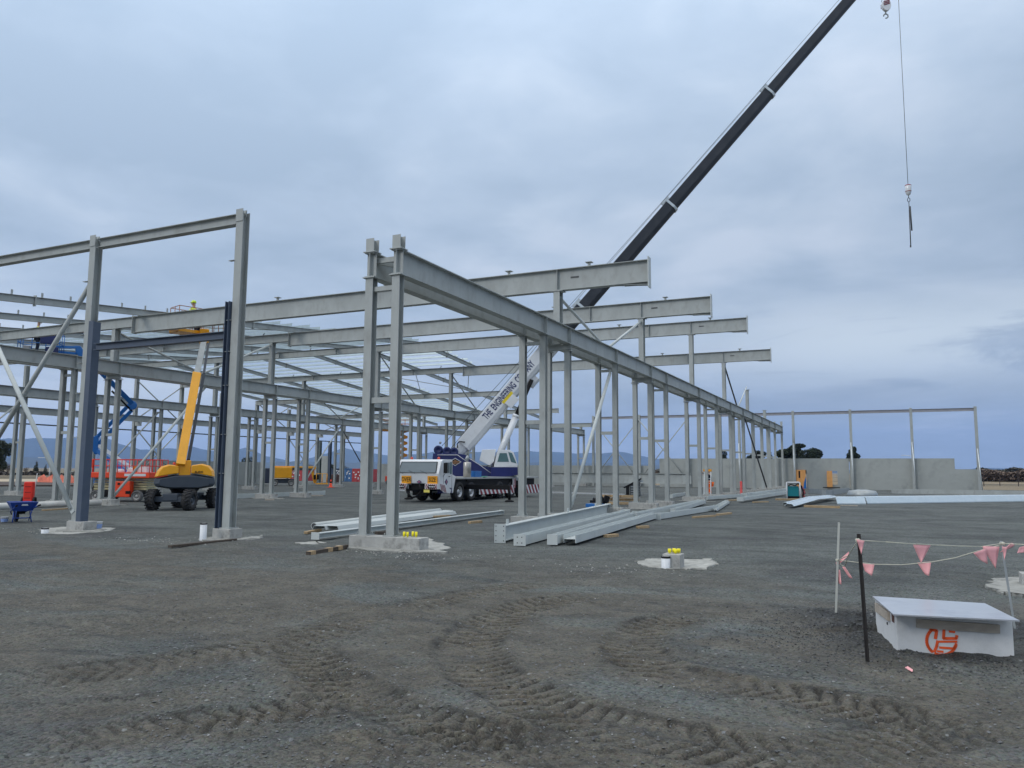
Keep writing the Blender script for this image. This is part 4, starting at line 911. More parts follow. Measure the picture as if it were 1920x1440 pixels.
# brackets + cylinder
bk = MB(); pa = BP(seg_s(993, 700)); bk.ext(sec(1.3, 0.5), pa-BD*0.6-BN*0.25, pa+BD*0.1-BN*0.25, BN)
bk.ext([(-.08, -.25), (.08, -.25), (.08, .25), (-.08, .25)], BP(seg_s(955, 735), -0.45, .42), BP(seg_s(940, 752), -0.45, .42), BN); bk.build('cylinder_bracket', PAINTW, BM, bevel=0.02)
c0 = U(*(lambda t_: (t_[0], 0.35, t_[1]))(atv(920, 890, 0.35))); c1 = U(*(lambda t_: (t_[0], 0.35, t_[1]))(atv(968, 779, 0.35))); c2 = U(*(lambda t_: (t_[0], 0.35, t_[1]))(atv(997, 712, 0.35)))
MB().tube(c0, c1, 0.205, n=18).tube(c1-(c1-c0).normalized()*.12, c1+(c1-c0).normalized()*.05, .235, n=18).build('lift_cylinder', PAINTW, CT)
MB().tube(c1, c2, 0.13, n=14).build('cylinder_rod', BLACK, CT)
hs_ = MB(); hs_.path([U(*(lambda t_: (t_[0], 0.75, t_[1]))(atv(*p, 0.75))) for p in ((924, 851), (921, 860), (923, 867), (918, 873), (912, 874))], .03, 6)
hs_.path([U(*(lambda t_: (t_[0], 0.5, t_[1]))(atv(*p, 0.5))) for p in ((872, 829), (862, 828), (857, 832), (858, 840))], .04, 6); hs_.build('hydraulic_hose', BLACK, CT)
# ropes over the boom
rp_ = MB(); w0 = U(*(lambda t_: (t_[0], 0.2, t_[1]))(atv(828, 837, .2))); w1_ = U(*(lambda t_: (t_[0], -0.1, t_[1]))(atv(846, 840, -.1)))
rp_.tube(w0, BP(s1-.4, .78, .2), .016, n=5); rp_.tube(w1_, BP(s1-.4, .66, -.1), .016, n=5)
rp_.tube(BP(s1-.4, .78, .2), BP(s3, .62, .1), .014, n=5); rp_.tube(BP(s3, .62, .1), BP(BL, .50, .1), .014, n=5); rp_.tube(BP(s1-.4, .66, -.1), BP(s4, .52, -.1), .012, n=5)
rp_.build('hoist_rope', WIRE, CT)
tx0 = BP((seg_s(906, 783)+seg_s(1001, 683))/2, -0.02, 0.413)
text_mesh('boom_lettering', 'THE  ENGINEERING  COMPANY', 0.60, tx0+BN*0.17, BD, BN, NAVYD, BM, 0.006, 0.016, sx=(seg_s(1001, 683)-seg_s(906, 783))/8.6)
yb_ = MB(); p0 = BP(seg_s(948, 744), -0.08, .415); yb_.poly([p0-BD*.45-BN*.09, p0+BD*.45-BN*.09, p0+BD*.45+BN*.09, p0-BD*.45+BN*.09], .006, VX); yb_.build('yellow_warning_strip', mat('warning_yellow', lin((225, 200, 40)), .5), BM)
ct0 = (c0+c1)/2+(c1-c0)*0.20
HD = MB().ext(sec(1.1, .8), BP(BL-.2), BP(BL+.9), BN).build('boom_head', BLACK, CT)
# hanging hooks
tip = BP(BL+0.5)
hk = at(1660, 12, Y=tip.y)
HB = thing('hook_block', 'grey and white striped hook block hanging high beside the boom head', 'hook block', (hk.x, hk.y, hk.z-.6))
c0 = Vector((hk.x, hk.y, hk.z))
e_ = MB(); pts = [(math.cos(t_)*(.30 if abs(math.cos(t_)) < 2 else 0), math.sin(t_)*.42) for t_ in [2*math.pi*k/18 for k in range(18)]]
e_.poly([c0+RT*a+Vector((0, 0, b2)) for a, b2 in pts], .22, RT.cross(Vector((0, 0, 1)))); e_.build('sheave_case', PAINTW, HB, bevel=.02)
st_ = MB(); nn_ = RT.cross(Vector((0, 0, 1)))
if nn_.y > 0: nn_ = -nn_
for k in range(3):
    p = c0+Vector((0, 0, .05+.11*k))
    st_.poly([p-RT*.2-Vector((0, 0, .10))-nn_*.25, p+RT*.2+Vector((0, 0, .02))-nn_*.25, p+RT*.2+Vector((0, 0, .07))-nn_*.25, p-RT*.2-Vector((0, 0, .05))-nn_*.25], .5, nn_)
st_.build('red_stripes', RED, HB)
hkm = MB(); hkm.tube(c0-Vector((0, 0, .38)), c0-Vector((0, 0, .55)), .05, n=8)
hkm.path([c0+RT*(math.sin(t_)*.15+.0)+Vector((0, 0, -.70-math.cos(t_)*.0-.15*math.cos(t_))) for t_ in [(-0.2+5.0*k/14) for k in range(15)]][::-1], .045, 7); hkm.build('hook', GALVB, HB)
fl = MB(); fl.tube(c0+RT*.25+Vector((0, 0, .3)), Vector((tip.x+.25*RT.x, tip.y, tip.z)), .015, n=5); fl.tube(c0-RT*.25+Vector((0, 0, .3)), Vector((tip.x-.25*RT.x, tip.y, tip.z)), .015, n=5); each(fl, 'rope_fall', WIRE, HB)
b0 = at(1703, 357, Y=tip.y+0.4)
HK = thing('hook_ball', 'small white ball weight with a dark chain sling dangling at right on a single rope', 'hook ball', (b0.x, b0.y, b0.z-1))
MB().lathe([(.001, .40), (.15, .38), (.20, .30), (.19, -.05), (.13, -.28), (.05, -.34), (.001, -.34)], b0, n=16).build('ball_weight', PAINTW, HK)
rb = MB(); rb.lathe([(.202, .30), (.205, .33), (.17, .37)], b0, n=16); rb.lathe([(.185, -.10), (.19, -.07), (.185, -.04)], b0, n=16); each(rb, 'red_band', RED, HK)
MB().tube(b0+Vector((0, 0, .4)), Vector((b0.x, b0.y, tip.z+.2)), .016, n=6).build('rope', WIRE, HK)
cs = MB(); cs.path([b0+Vector((a, 0, b2)) for a, b2 in ((0, -.34), (.0, -.48), (-.07, -.58), (-.07, -.72), (0, -.8), (.07, -.72), (.07, -.58), (0, -.48))], .022, 6)
k_ = -.8
while k_ > -1.35: cs.box(b0+Vector((0, 0, k_)), (.05, .02, .06)); k_ -= .075
cs.tube(b0+Vector((0, 0, -1.3)), b0+Vector((-.02, 0, -3.75)), .032, n=6); cs.tube(b0+Vector((.06, 0, -1.1)), b0+Vector((.09, 0, -2.75)), .045, n=6)
cs.box(b0+Vector((-.03, 0, -3.8)), (.09, .04, .14)); cs.build('chain_sling', DARKST, HK)
# ------------------------------------------------------------------ lifts
def ext_path(mb, pts, prof, up): 
    for a, b2 in zip(pts, pts[1:]): mb.ext(prof, a, b2, up)
    return mb
def railing(mb, x0, x1, y0, y1, z0, z1, r=.02, nx=4, ny=2, mid=True):
    P = [(x0, y0), (x1, y0), (x1, y1), (x0, y1)]
    for z in ((z1, (z0+z1)/2) if mid else (z1,)):
        for a, b2 in zip(P, P[1:]+P[:1]): mb.tube((a[0], a[1], z), (b2[0], b2[1], z), r, n=6)
    for i in range(nx+1):
        for y in (y0, y1): x = x0+(x1-x0)*i/nx; mb.tube((x, y, z0), (x, y, z1), r, n=6)
    for i in range(1, ny):
        for x in (x0, x1): y = y0+(y1-y0)*i/ny; mb.tube((x, y, z0), (x, y, z1), r, n=6)
    return mb
# yellow boom lift
c = Vector((-25.35, 22.95, 0)); hd = math.atan2(2.0, -0.85)
YB = thing('boom_lift', 'yellow boom lift with a charcoal counterweight, boom raised steeply behind the door frame', 'boom lift', c)
def wc(f, s, z=0): return c+Vector((math.cos(hd)*f-math.sin(hd)*s*-1, math.sin(hd)*f+math.cos(hd)*s*-1, z))
hv = Vector((math.cos(hd), math.sin(hd), 0)); sv_ = Vector((math.sin(hd), -math.cos(hd), 0))
for f in (-1.08, 1.08):
    for s in (-0.72, 0.72):
        wheel(YB, c+hv*f+sv_*s+Vector((0, 0, .40)), 0.385, 0.33, sv_*(1 if s > 0 else -1), CHAR, RUBBER, lug=0.03, rimr=.5)
    MB().bar(c+hv*f-sv_*.7+Vector((0, 0, .42)), c+hv*f+sv_*.7+Vector((0, 0, .42)), .18, .2).build('axle', CHAR, YB, bevel=.01)
MB().bar(c-hv*1.2+Vector((0, 0, .50)), c+hv*1.2+Vector((0, 0, .50)), .6, .28).build('chassis', CHAR, YB, bevel=.03)
MB().lathe([(.45, .6), (.5, .72), (.62, .86)], c, n=24).build('slew_ring', BLACK, YB)
# turret: faces the camera; local frame: view direction
vd = Vector((c.x, c.y, 0)).normalized(); rd = Vector((vd.y, -vd.x, 0))
def TP(a, d, z): return c+rd*a+vd*d+Vector((0, 0, z))
def horn(mb, prof, d0, d1, shrink=.82):     # prof (a,z) outline across, extruded in depth, tapered at both ends
    n = len(prof); zc = sum(p[1] for p in prof)/n; rings = []
    for d, k in ((d0, shrink), (d0+.22, 1), (d1-.22, 1), (d1, shrink)): rings.append([TP(a*k, d, zc+(z-zc)*(k if k < 1 else 1)) for a, z in prof])
    vs = [p for r in rings for p in r]; fs = [tuple(range(n))[::-1], tuple(range(3*n, 4*n))]
    for j in range(3): fs += [(j*n+i, j*n+(i+1) % n, (j+1)*n+(i+1) % n, (j+1)*n+i) for i in range(n)]
    return mb.add(vs, fs)
horn(MB(), [(-1.08, 1.22), (-1.12, 1.02), (-1.04, .90), (-.6, .82), (.6, .82), (1.04, .90), (1.12, 1.02), (1.08, 1.26), (.4, 1.38), (-.4, 1.36)], -.95, .9).build('counterweight', CHAR, YB, bevel=.02)
hoodL = [(-1.10, 1.26), (-1.02, 1.50), (-.88, 1.68), (-.62, 1.76), (-.26, 1.72), (-.26, 1.40), (-.45, 1.38)]; hoodR = [(1.10, 1.28), (1.06, 1.52), (.90, 1.72), (.62, 1.80), (.24, 1.74), (.24, 1.40), (.45, 1.40)]
horn(MB(), hoodL, -.92, .85, .9).build('engine_hood', YEL, YB, bevel=.03); hR = horn(MB(), hoodR, -.92, .85, .9).build('engine_hood', YEL, YB, bevel=.03)
vt = MB(); vt.poly([TP(.52, -.80, 1.60), TP(.68, -.80, 1.70), TP(.86, -.80, 1.55), TP(.86, -.80, 1.50), TP(.52, -.80, 1.58)], -.02, vd); vt.build('vent', DARKST, YB)
text_mesh('hood_lettering', 'BL4502', .10, TP(.50, -.955, 1.47), rd, (0, 0, 1), BLACK, YB, .004, .003)
MB().lathe([(.001, .1), (.05, .08), (.06, 0)], TP(-.42, -.3, 1.76), n=10).build('beacon', mat('orange_beacon', lin((200, 70, 50)), 0.3), YB)
MB().bar(TP(-.02, -.55, 1.30), TP(-.02, -.55, 1.93), .44, .5, up=vd).build('boom_tower', YEL, YB, bevel=.02)
def pd(px, py, dep):     # point on pixel ray at a depth
    d = FWD*F_PX+RT*(px-960)-UP*(py-720); return EYEP+d*(dep/F_PX)
D0 = (c-EYEP).dot(FWD)
b0_, b1_, b2_ = pd(338, 874, D0-.6), pd(369, 702, D0+1.7), pd(382, 640, D0+2.9)
bu = (b1_-b0_).normalized().cross(rd)
MB().ext([(-.17, -.2), (.17, -.2), (.17, .2), (-.17, .2)], b0_, b1_, vd).build('boom', YEL, YB, bevel=.015)
MB().ext([(-.12, -.15), (.12, -.15), (.12, .15), (-.12, .15)], b1_, b2_-(b2_-b1_)*.0, vd).build('fly_boom', GALVB, YB, bevel=.01)
o_ = rd*.27; MB().ext([(-.06, -.10), (.06, -.10), (.06, .10), (-.06, .10)], pd(352, 862, D0)+o_*.1, b1_+o_, vd).ext([(-.05, -.1), (.05, -.1), (.05, .1), (-.05, .1)], b1_+o_, b2_+o_*.75, vd).build('hose_carrier', CHAR, YB)
tp = pd(382, 634, D0+2.9)
wr = MB(); wr.bar(tp-rd*.12-Vector((0, 0, .25)), tp-rd*.12+Vector((0, 0, .38)), .10, .3, up=vd); wr.bar(tp+rd*.16-Vector((0, 0, .25)), tp+rd*.16+Vector((0, 0, .38)), .10, .3, up=vd); wr.bar(tp+rd*.02+Vector((0, 0, 0)), tp+rd*.02+Vector((0, 0, .40)), .3, .2, up=vd); wr.build('basket_mount', YEL, YB, bevel=.01)
pm = tp+Vector((0, 0, .20))+vd*.55-rd*.3
ang = math.atan2(rd.y, rd.x)+.42
Mb = Matrix.Translation(pm) @ Matrix.Rotation(ang, 4, 'Z')
pf = MB(Mb); pf.bx((-1.0, -.45, 0), (1.0, .45, .04)); [pf.bx((-1.0, s*.45-.02, 0), (1.0, s*.45+.02, .13)) for s in (-1, 1)]; [pf.bx((s*1.0-.02, -.45, 0), (s*1.0+.02, .45, .13)) for s in (-1, 1)]; pf.build('basket_floor', YEL, YB)
rl = railing(MB(Mb), -1.0, 1.0, -.45, .45, .12, 1.12, .018, 4, 2); rl.build('basket_rail', mat('rusty_rail_paint', lin((150, 105, 80)), .5), YB)
BASK_Y = (pm, ang)

# red-orange scissor lift
c = Vector((-33.75, 26.95, 0)); sa = R_(20)
SL = thing('scissor_lift', 'lowered orange scissor lift with red rails behind the blue door post', 'scissor lift', c, sa)
Ms = mtx(SL)
for x in (-1.05, 1.05):
    for y, s in ((-.72, -1), (.72, 1)): wheel(SL, Ms @ Vector((x, y, .27)), .275, .22, (Ms.to_3x3() @ Vector((0, s, 0))), mat('pale_rim', (.45, .44, .42), .6), RUBG, rimr=.62)
MB(Ms).bx((-1.3, -.6, .22), (1.3, .6, .50)).build('chassis', BLACK, SL, bevel=.02)
hd_ = MB(Ms).bx((-.1, -.88, .22), (.75, -.55, .97)).build('engine_cover', ORG, SL, bevel=.03)
MB(Ms).bx((.12, -.89, .80), (.24, -.882, .90)).build('cover_latch', BLACK, hd_)
MB(Ms).bx((.55, -.90, .38), (.78, -.86, .52)).build('step_plate', BLACK, SL)
for k in range(5): MB(Ms).bx((-1.35, -.48+.004*k, .55+.125*k), (1.35, .48-.004*k, .55+.125*k+.095)).build('scissor_arm', CREAM, SL, bevel=.015)
MB(Ms).bx((-1.62, -.85, 1.14), (1.68, .85, 1.40)).build('platform', ORG, SL, bevel=.02)
MB(Ms).bx((.42, -.865, 1.22), (1.5, -.852, 1.34)).build('platform_placard', WHITE, SL)
railing(MB(Ms), -1.6, 1.66, -.83, .83, 1.40, 2.02, .022, 8, 3).build('guard_rail', REDO, SL)
cbx = MB(Ms).bx((-1.64, -.9, 1.62), (-1.2, -.84, 2.02)).build('control_box', ORG, SL, bevel=.01); MB(Ms).bx((-1.48, -.912, 1.70), (-1.3, -.902, 1.80)).build('placard', WHITE, cbx)
for i, (x, y, dx, dy, dz, m, nm, lb) in enumerate(((.55, -.3, .55, .4, .22, WHITE, 'plastic_sack', 'white sack lying on the scissor lift platform'), (1.1, -.3, .5, .5, .28, WHITE, 'white_box', 'white box at the right end of the scissor lift platform'), (.75, -.55, .22, .2, .28, SIGNY, 'amber_tub', 'amber tub standing between sack and box on the scissor lift'), (-.2, -.2, .35, .3, .16, WHITE, 'plastic_sack', 'small white bag near the middle of the scissor lift platform'))):
    mb = MB(Ms); zc = 1.405
    if nm == 'amber_tub': mb.lathe([(.001, 0), (dx*.42, 0), (dx*.5, dz), (dx*.42, dz), (dx*.36, .03), (.001, .03)], (x, y, zc), n=14)
    else:
        pts = [(x-dx/2, y-dy/2), (x+dx/2, y-dy/2), (x+dx*.45, y+dy/2), (x-dx*.42, y+dy/2)]
        mb.add([(a, b2, zc) for a, b2 in pts]+[(x+(a-x)*.8, y+(b2-y)*.8, zc+dz) for a, b2 in pts], [(3, 2, 1, 0), (4, 5, 6, 7)]+[(i_, (i_+1) % 4, 4+(i_+1) % 4, 4+i_) for i_ in range(4)])
    single(mb, nm, m, lb, 'tub' if nm == 'amber_tub' else ('box' if nm == 'white_box' else 'sack'), bevel=.04 if nm == 'plastic_sack' else .015)

# blue articulated lift behind it
g = at(262, 931, Z=0); BLF = thing('boom_lift', 'blue articulated boom lift, its folded arms rising behind the scissor lift', 'boom lift', g)
D1 = (g-EYEP).dot(FWD); vd = Vector((g.x, g.y, 0)).normalized(); rd = Vector((vd.y, -vd.x, 0))
for a, d in ((-.1, 0), (-2.0, .2), (-.1, 1.9), (-2.0, 2.1)): wheel(BLF, g+rd*a+vd*d+Vector((0, 0, .40)), .40, .30, vd*(-1 if d < 1 else 1), CHAR, RUBBER, lug=.03, rimr=.5)
MB().bar(g-rd*2.1+vd*1.0+Vector((0, 0, .55)), g+rd*.2+vd*1.0+Vector((0, 0, .55)), 1.3, .35).build('chassis', CHAR, BLF, bevel=.03)
tb = MB().bar(g-rd*2.4+vd*1.0+Vector((0, 0, 1.0)), g+rd*.15+vd*1.0+Vector((0, 0, 1.0)), 1.5, .55).build('turntable', BLU, BLF, bevel=.05)
MB().bar(g-rd*.35+vd*.4+Vector((0, 0, .55)), g-rd*.35+vd*.4+Vector((0, 0, 1.25)), .35, .5).build('engine_tray', BLACK, BLF, bevel=.02)
A_, Bj, Cj, Ej = pd(180, 832, D1+1.0), pd(248, 757, D1+.8), pd(156, 664, D1-2.6), pd(106, 655, D1-3.8)
tb0 = pd(246, 892, D1+1.0)
MB().ext([(-.11, -.16), (.11, -.16), (.11, .16), (-.11, .16)], tb0, A_-Vector((0, 0, .35)), vd).build('lower_riser', BLU, BLF, bevel=.02)
MB().ext([(-.10, -.13), (.10, -.13), (.10, .13), (-.10, .13)], tb0+Vector((0, 0, .45)), A_, vd).build('lower_riser', PAINTW, BLF, bevel=.02)
j1 = MB(); j1.poly([A_+rd*a+Vector((0, 0, b2))-vd*.2 for a, b2 in ((-.18, -.35), (-.16, .40), (.12, .52), (.14, -.2), (.10, -.62), (-.05, -.60))], .4, vd); j1.build('riser_knuckle', BLU, BLF, bevel=.03)
MB().ext([(-.10, -.10), (.10, -.10), (.10, .10), (-.10, .10)], A_+Vector((0, 0, .35)), Bj+Vector((0, 0, .12)), vd).build('riser_link', BLU, BLF, bevel=.02)
MB().ext([(-.10, -.08), (.10, -.08), (.10, .08), (-.10, .08)], A_+Vector((0, 0, -.15)), Bj-Vector((0, 0, .38)), vd).build('riser_link', BLU, BLF, bevel=.02)
MB().lathe([(.001, -.2), (.26, -.2), (.26, .2), (.001, .2)], Bj-Vector((0, 0, .1)), vd, 14).build('elbow', BLU, BLF, bevel=.02)
MB().ext([(-.13, -.16), (.13, -.16), (.13, .16), (-.13, .16)], Bj, Cj, vd).build('upper_boom', BLU, BLF, bevel=.02)
MB().ext([(-.05, -.05), (.05, -.05), (.05, .05), (-.05, .05)], Bj-Vector((0, 0, .42)), Bj+(Cj-Bj)*.42-Vector((0, 0, .42)), vd).build('boom_cylinder', BLACK, BLF)
j2 = MB(); j2.poly([Cj+rd*a+Vector((0, 0, b2))-vd*.12 for a, b2 in ((-.42, .42), (-.15, .42), (.12, .05), (.15, -.22), (-.05, -.28), (-.35, .02))], .3, vd); j2.build('jib_knuckle', BLU, BLF, bevel=.02)
Jt = Cj+rd*-.3+Vector((0, 0, .34))
MB().ext([(-.07, -.07), (.07, -.07), (.07, .07), (-.07, .07)], Jt, Ej+Vector((0, 0, .12)), vd).build('jib', BLU, BLF, bevel=.01)
MB().ext([(-.06, -.05), (.06, -.05), (.06, .05), (-.06, .05)], Jt-Vector((0, 0, .34)), Ej-Vector((0, 0, .12)), vd).build('jib', BLU, BLF, bevel=.01)
bc = pd(76, 666, D1-4.2); ang = math.atan2(rd.y, rd.x)-.15
Mb = Matrix.Translation(bc) @ Matrix.Rotation(ang, 4, 'Z')
MB(Mb).bx((-.95, -.42, -.02), (.95, .42, .05)).build('basket_floor', BLU, BLF)
railing(MB(Mb), -.95, .95, -.42, .42, .05, 1.12, .02, 3, 2).build('basket_rail', BLU, BLF)
cbx = MB(Mb); cbx.bx((.05, -.46, .55), (.85, -.30, 1.05)); cbx.bx((.3, -.44, .1), (.9, -.36, .4)); cbx.build('control_panel', NAVYD, BLF, bevel=.02)
MB(Mb).bx((-.72, -.40, .05), (-.42, -.1, .42)).build('tool_tray', mat('wire_tray_grey', (.3, .31, .33), .6), BLF)
BASK_B = (bc, ang)

# far yellow lift with folded boom
g = at(530, 911, Z=0); FY = thing('boom_lift', 'small distant yellow boom lift with its boom folded down and its basket on the ground', 'boom lift', g)
D2 = (g-EYEP).dot(FWD); vd = Vector((g.x, g.y, 0)).normalized(); rd = Vector((vd.y, -vd.x, 0)); k_ = D2/F_PX
def FP(px, py, d=0): return g+rd*((px-530)*k_)+vd*d+Vector((0, 0, (911-py)*k_))
for px_ in (516, 545):
    for d in (0, 1.6): wheel(FY, FP(px_, 905.3, d), .31, .26, vd*(-1 if d < 1 else 1), mat('pale_rim', (.45, .44, .42), .6), RUBG, rimr=.6)
def fbox(nm, x0, y0, x1, y1, d0, d1, m, bv=.03):
    mb = MB(); P = [FP(x0, y1, d0), FP(x1, y1, d0), FP(x1, y0, d0), FP(x0, y0, d0)]; mb.poly(P, d1-d0, vd); return mb.build(nm, m, FY, bevel=bv)
fbox('chassis', 508, 898, 556, 906, .2, 1.5, CHAR); fbox('engine_body', 512, 876, 546, 896.5, -.1, 1.7, YEL, .06); fbox('counterweight', 491, 878, 507, 906, 0, 1.6, mat('navy_counterweight', (.03, .04, .07), .5), .08)
fbox('boom', 507, 874, 590, 880, .5, .9, YEL); fbox('boom_cover', 536, 877, 568, 882, .4, .5, DARKST); fbox('fly_boom', 566, 878, 584, 882, .45, .85, DARKST)
MB().bar(FP(582, 878, .7), FP(589, 906, .7), .25, .22, up=vd).build('jib', YEL, FY, bevel=.02)
MB().bar(FP(590, 907, .6), FP(613, 907, .6), 1.0, .12, up=(0, 0, 1)).build('basket_floor', YEL, FY)
bb = MB(); [bb.tube(FP(x, 905, d), FP(x, 888, d), .03, n=6) for x in (591, 602, 611) for d in (.1, 1.1)]; [bb.tube(FP(591, 888, d), FP(611, 888, d), .03, n=6) for d in (.1, 1.1)]; bb.build('basket_rail', YEL, FY)
fbox('control_box', 586, 890, 596, 899, .2, .6, BLACK)
# distant raised orange scissor lift between the near columns
g = at(744, 908, Z=0); FO = thing('scissor_lift', 'distant tall orange scissor lift raised between the two nearest runway columns', 'scissor lift', g)
D2 = (g-EYEP).dot(FWD); vd = Vector((g.x, g.y, 0)).normalized(); rd = Vector((vd.y, -vd.x, 0)); k_ = D2/F_PX
def GP(px, py, d=0): return g+rd*((px-744)*k_)+vd*d+Vector((0, 0, (908-py)*k_))
MB().poly([GP(722, 903), GP(768, 903), GP(768, 893), GP(722, 893)], 1.6, vd).build('chassis', ORG, FO, bevel=.04)
for px_ in (728, 762): wheel(FO, GP(px_, 904.5, 0), .30, .22, -vd, RIMW, RUBG)
ys_ = [890, 876.5, 865, 853.5, 842, 830.5, 819, 807]
OCH = mat('ochre_scissor_paint', lin((196, 130, 40)), .5)
for i in range(len(ys_)-1):
    a, b2 = (730, 758) if True else (0, 0)
    for d in (.2, 1.3):
        MB().bar(GP(727, ys_[i], d), GP(762, ys_[i+1], d), .10, .22, up=(0, 0, 1)).build('scissor_arm', OCH, FO)
        MB().bar(GP(762, ys_[i], d+.11), GP(727, ys_[i+1], d+.11), .10, .22, up=(0, 0, 1)).build('scissor_arm', OCH, FO)
MB().poly([GP(712, 808), GP(772, 808), GP(772, 803), GP(712, 803)], 1.8, vd).build('platform', OCH, FO, bevel=.02)
rr = MB(); [rr.tube(GP(x, 803, d), GP(x, 786, d), .03, n=6) for x in (713, 727, 742, 757, 771) for d in (0, 1.8)]; [rr.tube(GP(713, z, d), GP(771, z, d), .03, n=6) for z in (786, 794) for d in (0, 1.8)]; rr.build('guard_rail', OCH, FO)
# ------------------------------------------------------------------ things lying about the site
def G(px, py, z=0.0): return at(px, py, Z=z)
# sunken concrete pit with a steel lid
zt = 0.345
fl_, fr_ = G(1682.5, 1224.5), G(1903, 1236); dxy = (fr_-fl_).normalized(); nxy = Vector((-dxy.y, dxy.x, 0))
if nxy.y < 0: nxy = -nxy
Lp = (fr_-fl_).length; Wp = 0.80
bl_ = G(1648, 1194); Wv = (bl_-fl_)
PT = thing('concrete_pit', 'square pale concrete pit sunk in dark spoil at right with an orange sprayed emblem', 'concrete pit', (fl_+dxy*Lp/2+Wv*.5).to_tuple())
pitm = MB().poly([fl_+Vector((0, 0, -.35)), fr_+Vector((0, 0, -.35)), fr_+Wv*1.15+Vector((0, 0, -.35)), fl_+Wv*1.15+Vector((0, 0, -.35))], zt+.35, (0, 0, 1)).build('pit_wall', mat('smooth_pale_precast', (0.66, 0.67, 0.67), 0.75, 0, .05, 2, stain=((.42, .43, .43), 4, .5), bump=.08, bscale=60), PT, bevel=.008)
lc = [at(1635.5, 1117.5, Z=zt+.03), at(1846.5, 1131, Z=zt+.03), at(1911.5, 1163, Z=zt+.03), at(1675, 1151.5, Z=zt+.03)]
LD = single(MB().poly([p-Vector((0, 0, .012)) for p in lc][::-1], .012, (0, 0, 1)), 'steel_plate', PLATE, 'smooth steel plate lying skewed on top of the concrete pit', 'steel plate')
# emblem: ring with bars, sprayed through a stencil
ec = at(1766, 1200.5, Y=None, X=None, Z=None) if False else None
def onface(px, py, off=.004):
    n = Vector((dxy.y, -dxy.x, 0)); d = FWD*F_PX+RT*(px-960)-UP*(py-720); t = ((fl_+n*off-EYEP).dot(n))/d.dot(n); return EYEP+d*t
fn = Vector((dxy.y, -dxy.x, 0)); em = MB()
def strip(pts, w):
    for (a, b2) in zip(pts, pts[1:]):
        A, B = onface(*a), onface(*b2); d = (B-A); 
        if d.length < 1e-6: continue
        d.normalize(); s = d.cross(fn).normalized()*w/2; e = d*w*.22; em.poly([A-e-s, B+e-s, B+e+s, A-e+s], .0015, fn)
cx0, cy0, rr0 = 1766, 1201, 28.5
def arc(a0, a1, r, n=12): return [(cx0+r*math.cos(R_(a0+(a1-a0)*i/n)), cy0-r*.94*math.sin(R_(a0+(a1-a0)*i/n))) for i in range(n+1)]
strip(arc(128, 232, rr0), .025); strip(arc(243, 340, rr0), .022)
strip([(1744, 1179), (1756, 1183), (1754, 1197)], .026); strip([(1750, 1180), (1750, 1179)], .02)
strip([(1770, 1179), (1769, 1197), (1793, 1197), (1794, 1192)], .024); strip([(1780, 1184), (1790, 1185)], .018)
strip([(1758, 1202), (1756, 1212), (1752, 1222)], .024); strip([(1760, 1203), (1794, 1203)], .018); strip([(1762, 1214), (1788, 1216), (1793, 1207)], .02); strip([(1758, 1221), (1768, 1222)], .018)
em.build('sprayed_emblem', SPRAY, pitm)
ta, tb_ = onface(1718, 1164, .012), onface(1874, 1175, .012)
tm = MB().bar(ta+Vector((0, 0, -.02)), tb_+Vector((0, 0, -.02)), .03, .075); tm.build('timber_batten', WOODG, PT, bevel=.003)
la, lb_ = at(1647, 1137, Z=zt-.05), at(1667, 1160, Z=zt-.05)
sb = fl_+Wv*1.0-dxy*.014+Vector((0, 0, zt-.06)); sa_2 = fl_+Wv*.28-dxy*.014+Vector((0, 0, zt-.06))
MB().bar(sb, sa_2, .025, .085).build('timber_batten', WOODG, PT, bevel=.003)
hole = fl_+Wv*.12-dxy*.002+Vector((0, 0, zt-.055)); MB().box(hole, (.012, .07, .07), Matrix.Rotation(math.atan2(Wv.y, Wv.x)-math.pi/2, 3, 'Z')).build('lifting_slot', BROWN, PT)
hole = fl_+Wv*.45-dxy*.002+Vector((0, 0, .2)); MB().box(hole, (.01, .022, .022), Matrix.Rotation(math.atan2(Wv.y, Wv.x)-math.pi/2, 3, 'Z')).build('small_hole', BLACK, PT)
# stakes and bunting
def stake(nm, base, top, m, lab, w=.032, kind='bar'):
    b0 = G(*base); 
    d = FWD*F_PX+RT*(top[0]-960)-UP*(top[1]-720); 
    # top on the vertical plane through the base facing the camera
    n = Vector((b0.x, b0.y, 0)).normalized(); t = ((b0-EYEP).dot(n))/d.dot(n); t0 = EYEP+d*t
    mb = MB(); ext = b0-(t0-b0).normalized()*.15
    if kind == 'bar': mb.bar(ext, t0, w, w*.6)
    else:
        for k in range(3):
            a = math.pi/2+k*2*math.pi/3; u_ = Vector((math.cos(a), math.sin(a), 0)); mb.bar(ext+u_*.008, t0+u_*.008, .006, .018, up=u_)
    o = mb.build(nm, m); o.data.transform(Matrix.Translation(-b0)); o.location = b0; ROOT[o.name] = Matrix.Translation(b0); tag(o, lab, 'stake'); return b0, t0
s1b, s1t = stake('garden_stake', (1567, 1159), (1573, 980), mat('grey_stake', (.46, .47, .43), .7), 'thin pale grey stake left of the bunting', .038)
s2b, s2t = stake('star_picket', (1627, 1243), (1610, 1001), mat('black_picket', (.02, .017, .016), .6, 0, .3, 8), 'black star picket standing at the left corner of the pit', kind='star')
s3b, s3t = stake('steel_stake', (1905, 1192), (1877, 1015), GALVB, 'galvanised steel stake behind the right end of the pit', .034)
BN_ = thing('bunting', 'two pale ropes with pink triangular flags strung between the stakes around the pit', 'bunting', ((s1b+s3b)/2).to_tuple())
def vpl(px, py, b0):
    n = Vector((b0.x, b0.y, 0)).normalized(); d = FWD*F_PX+RT*(px-960)-UP*(py-720); t = ((b0-EYEP).dot(n))/d.dot(n); return EYEP+d*t
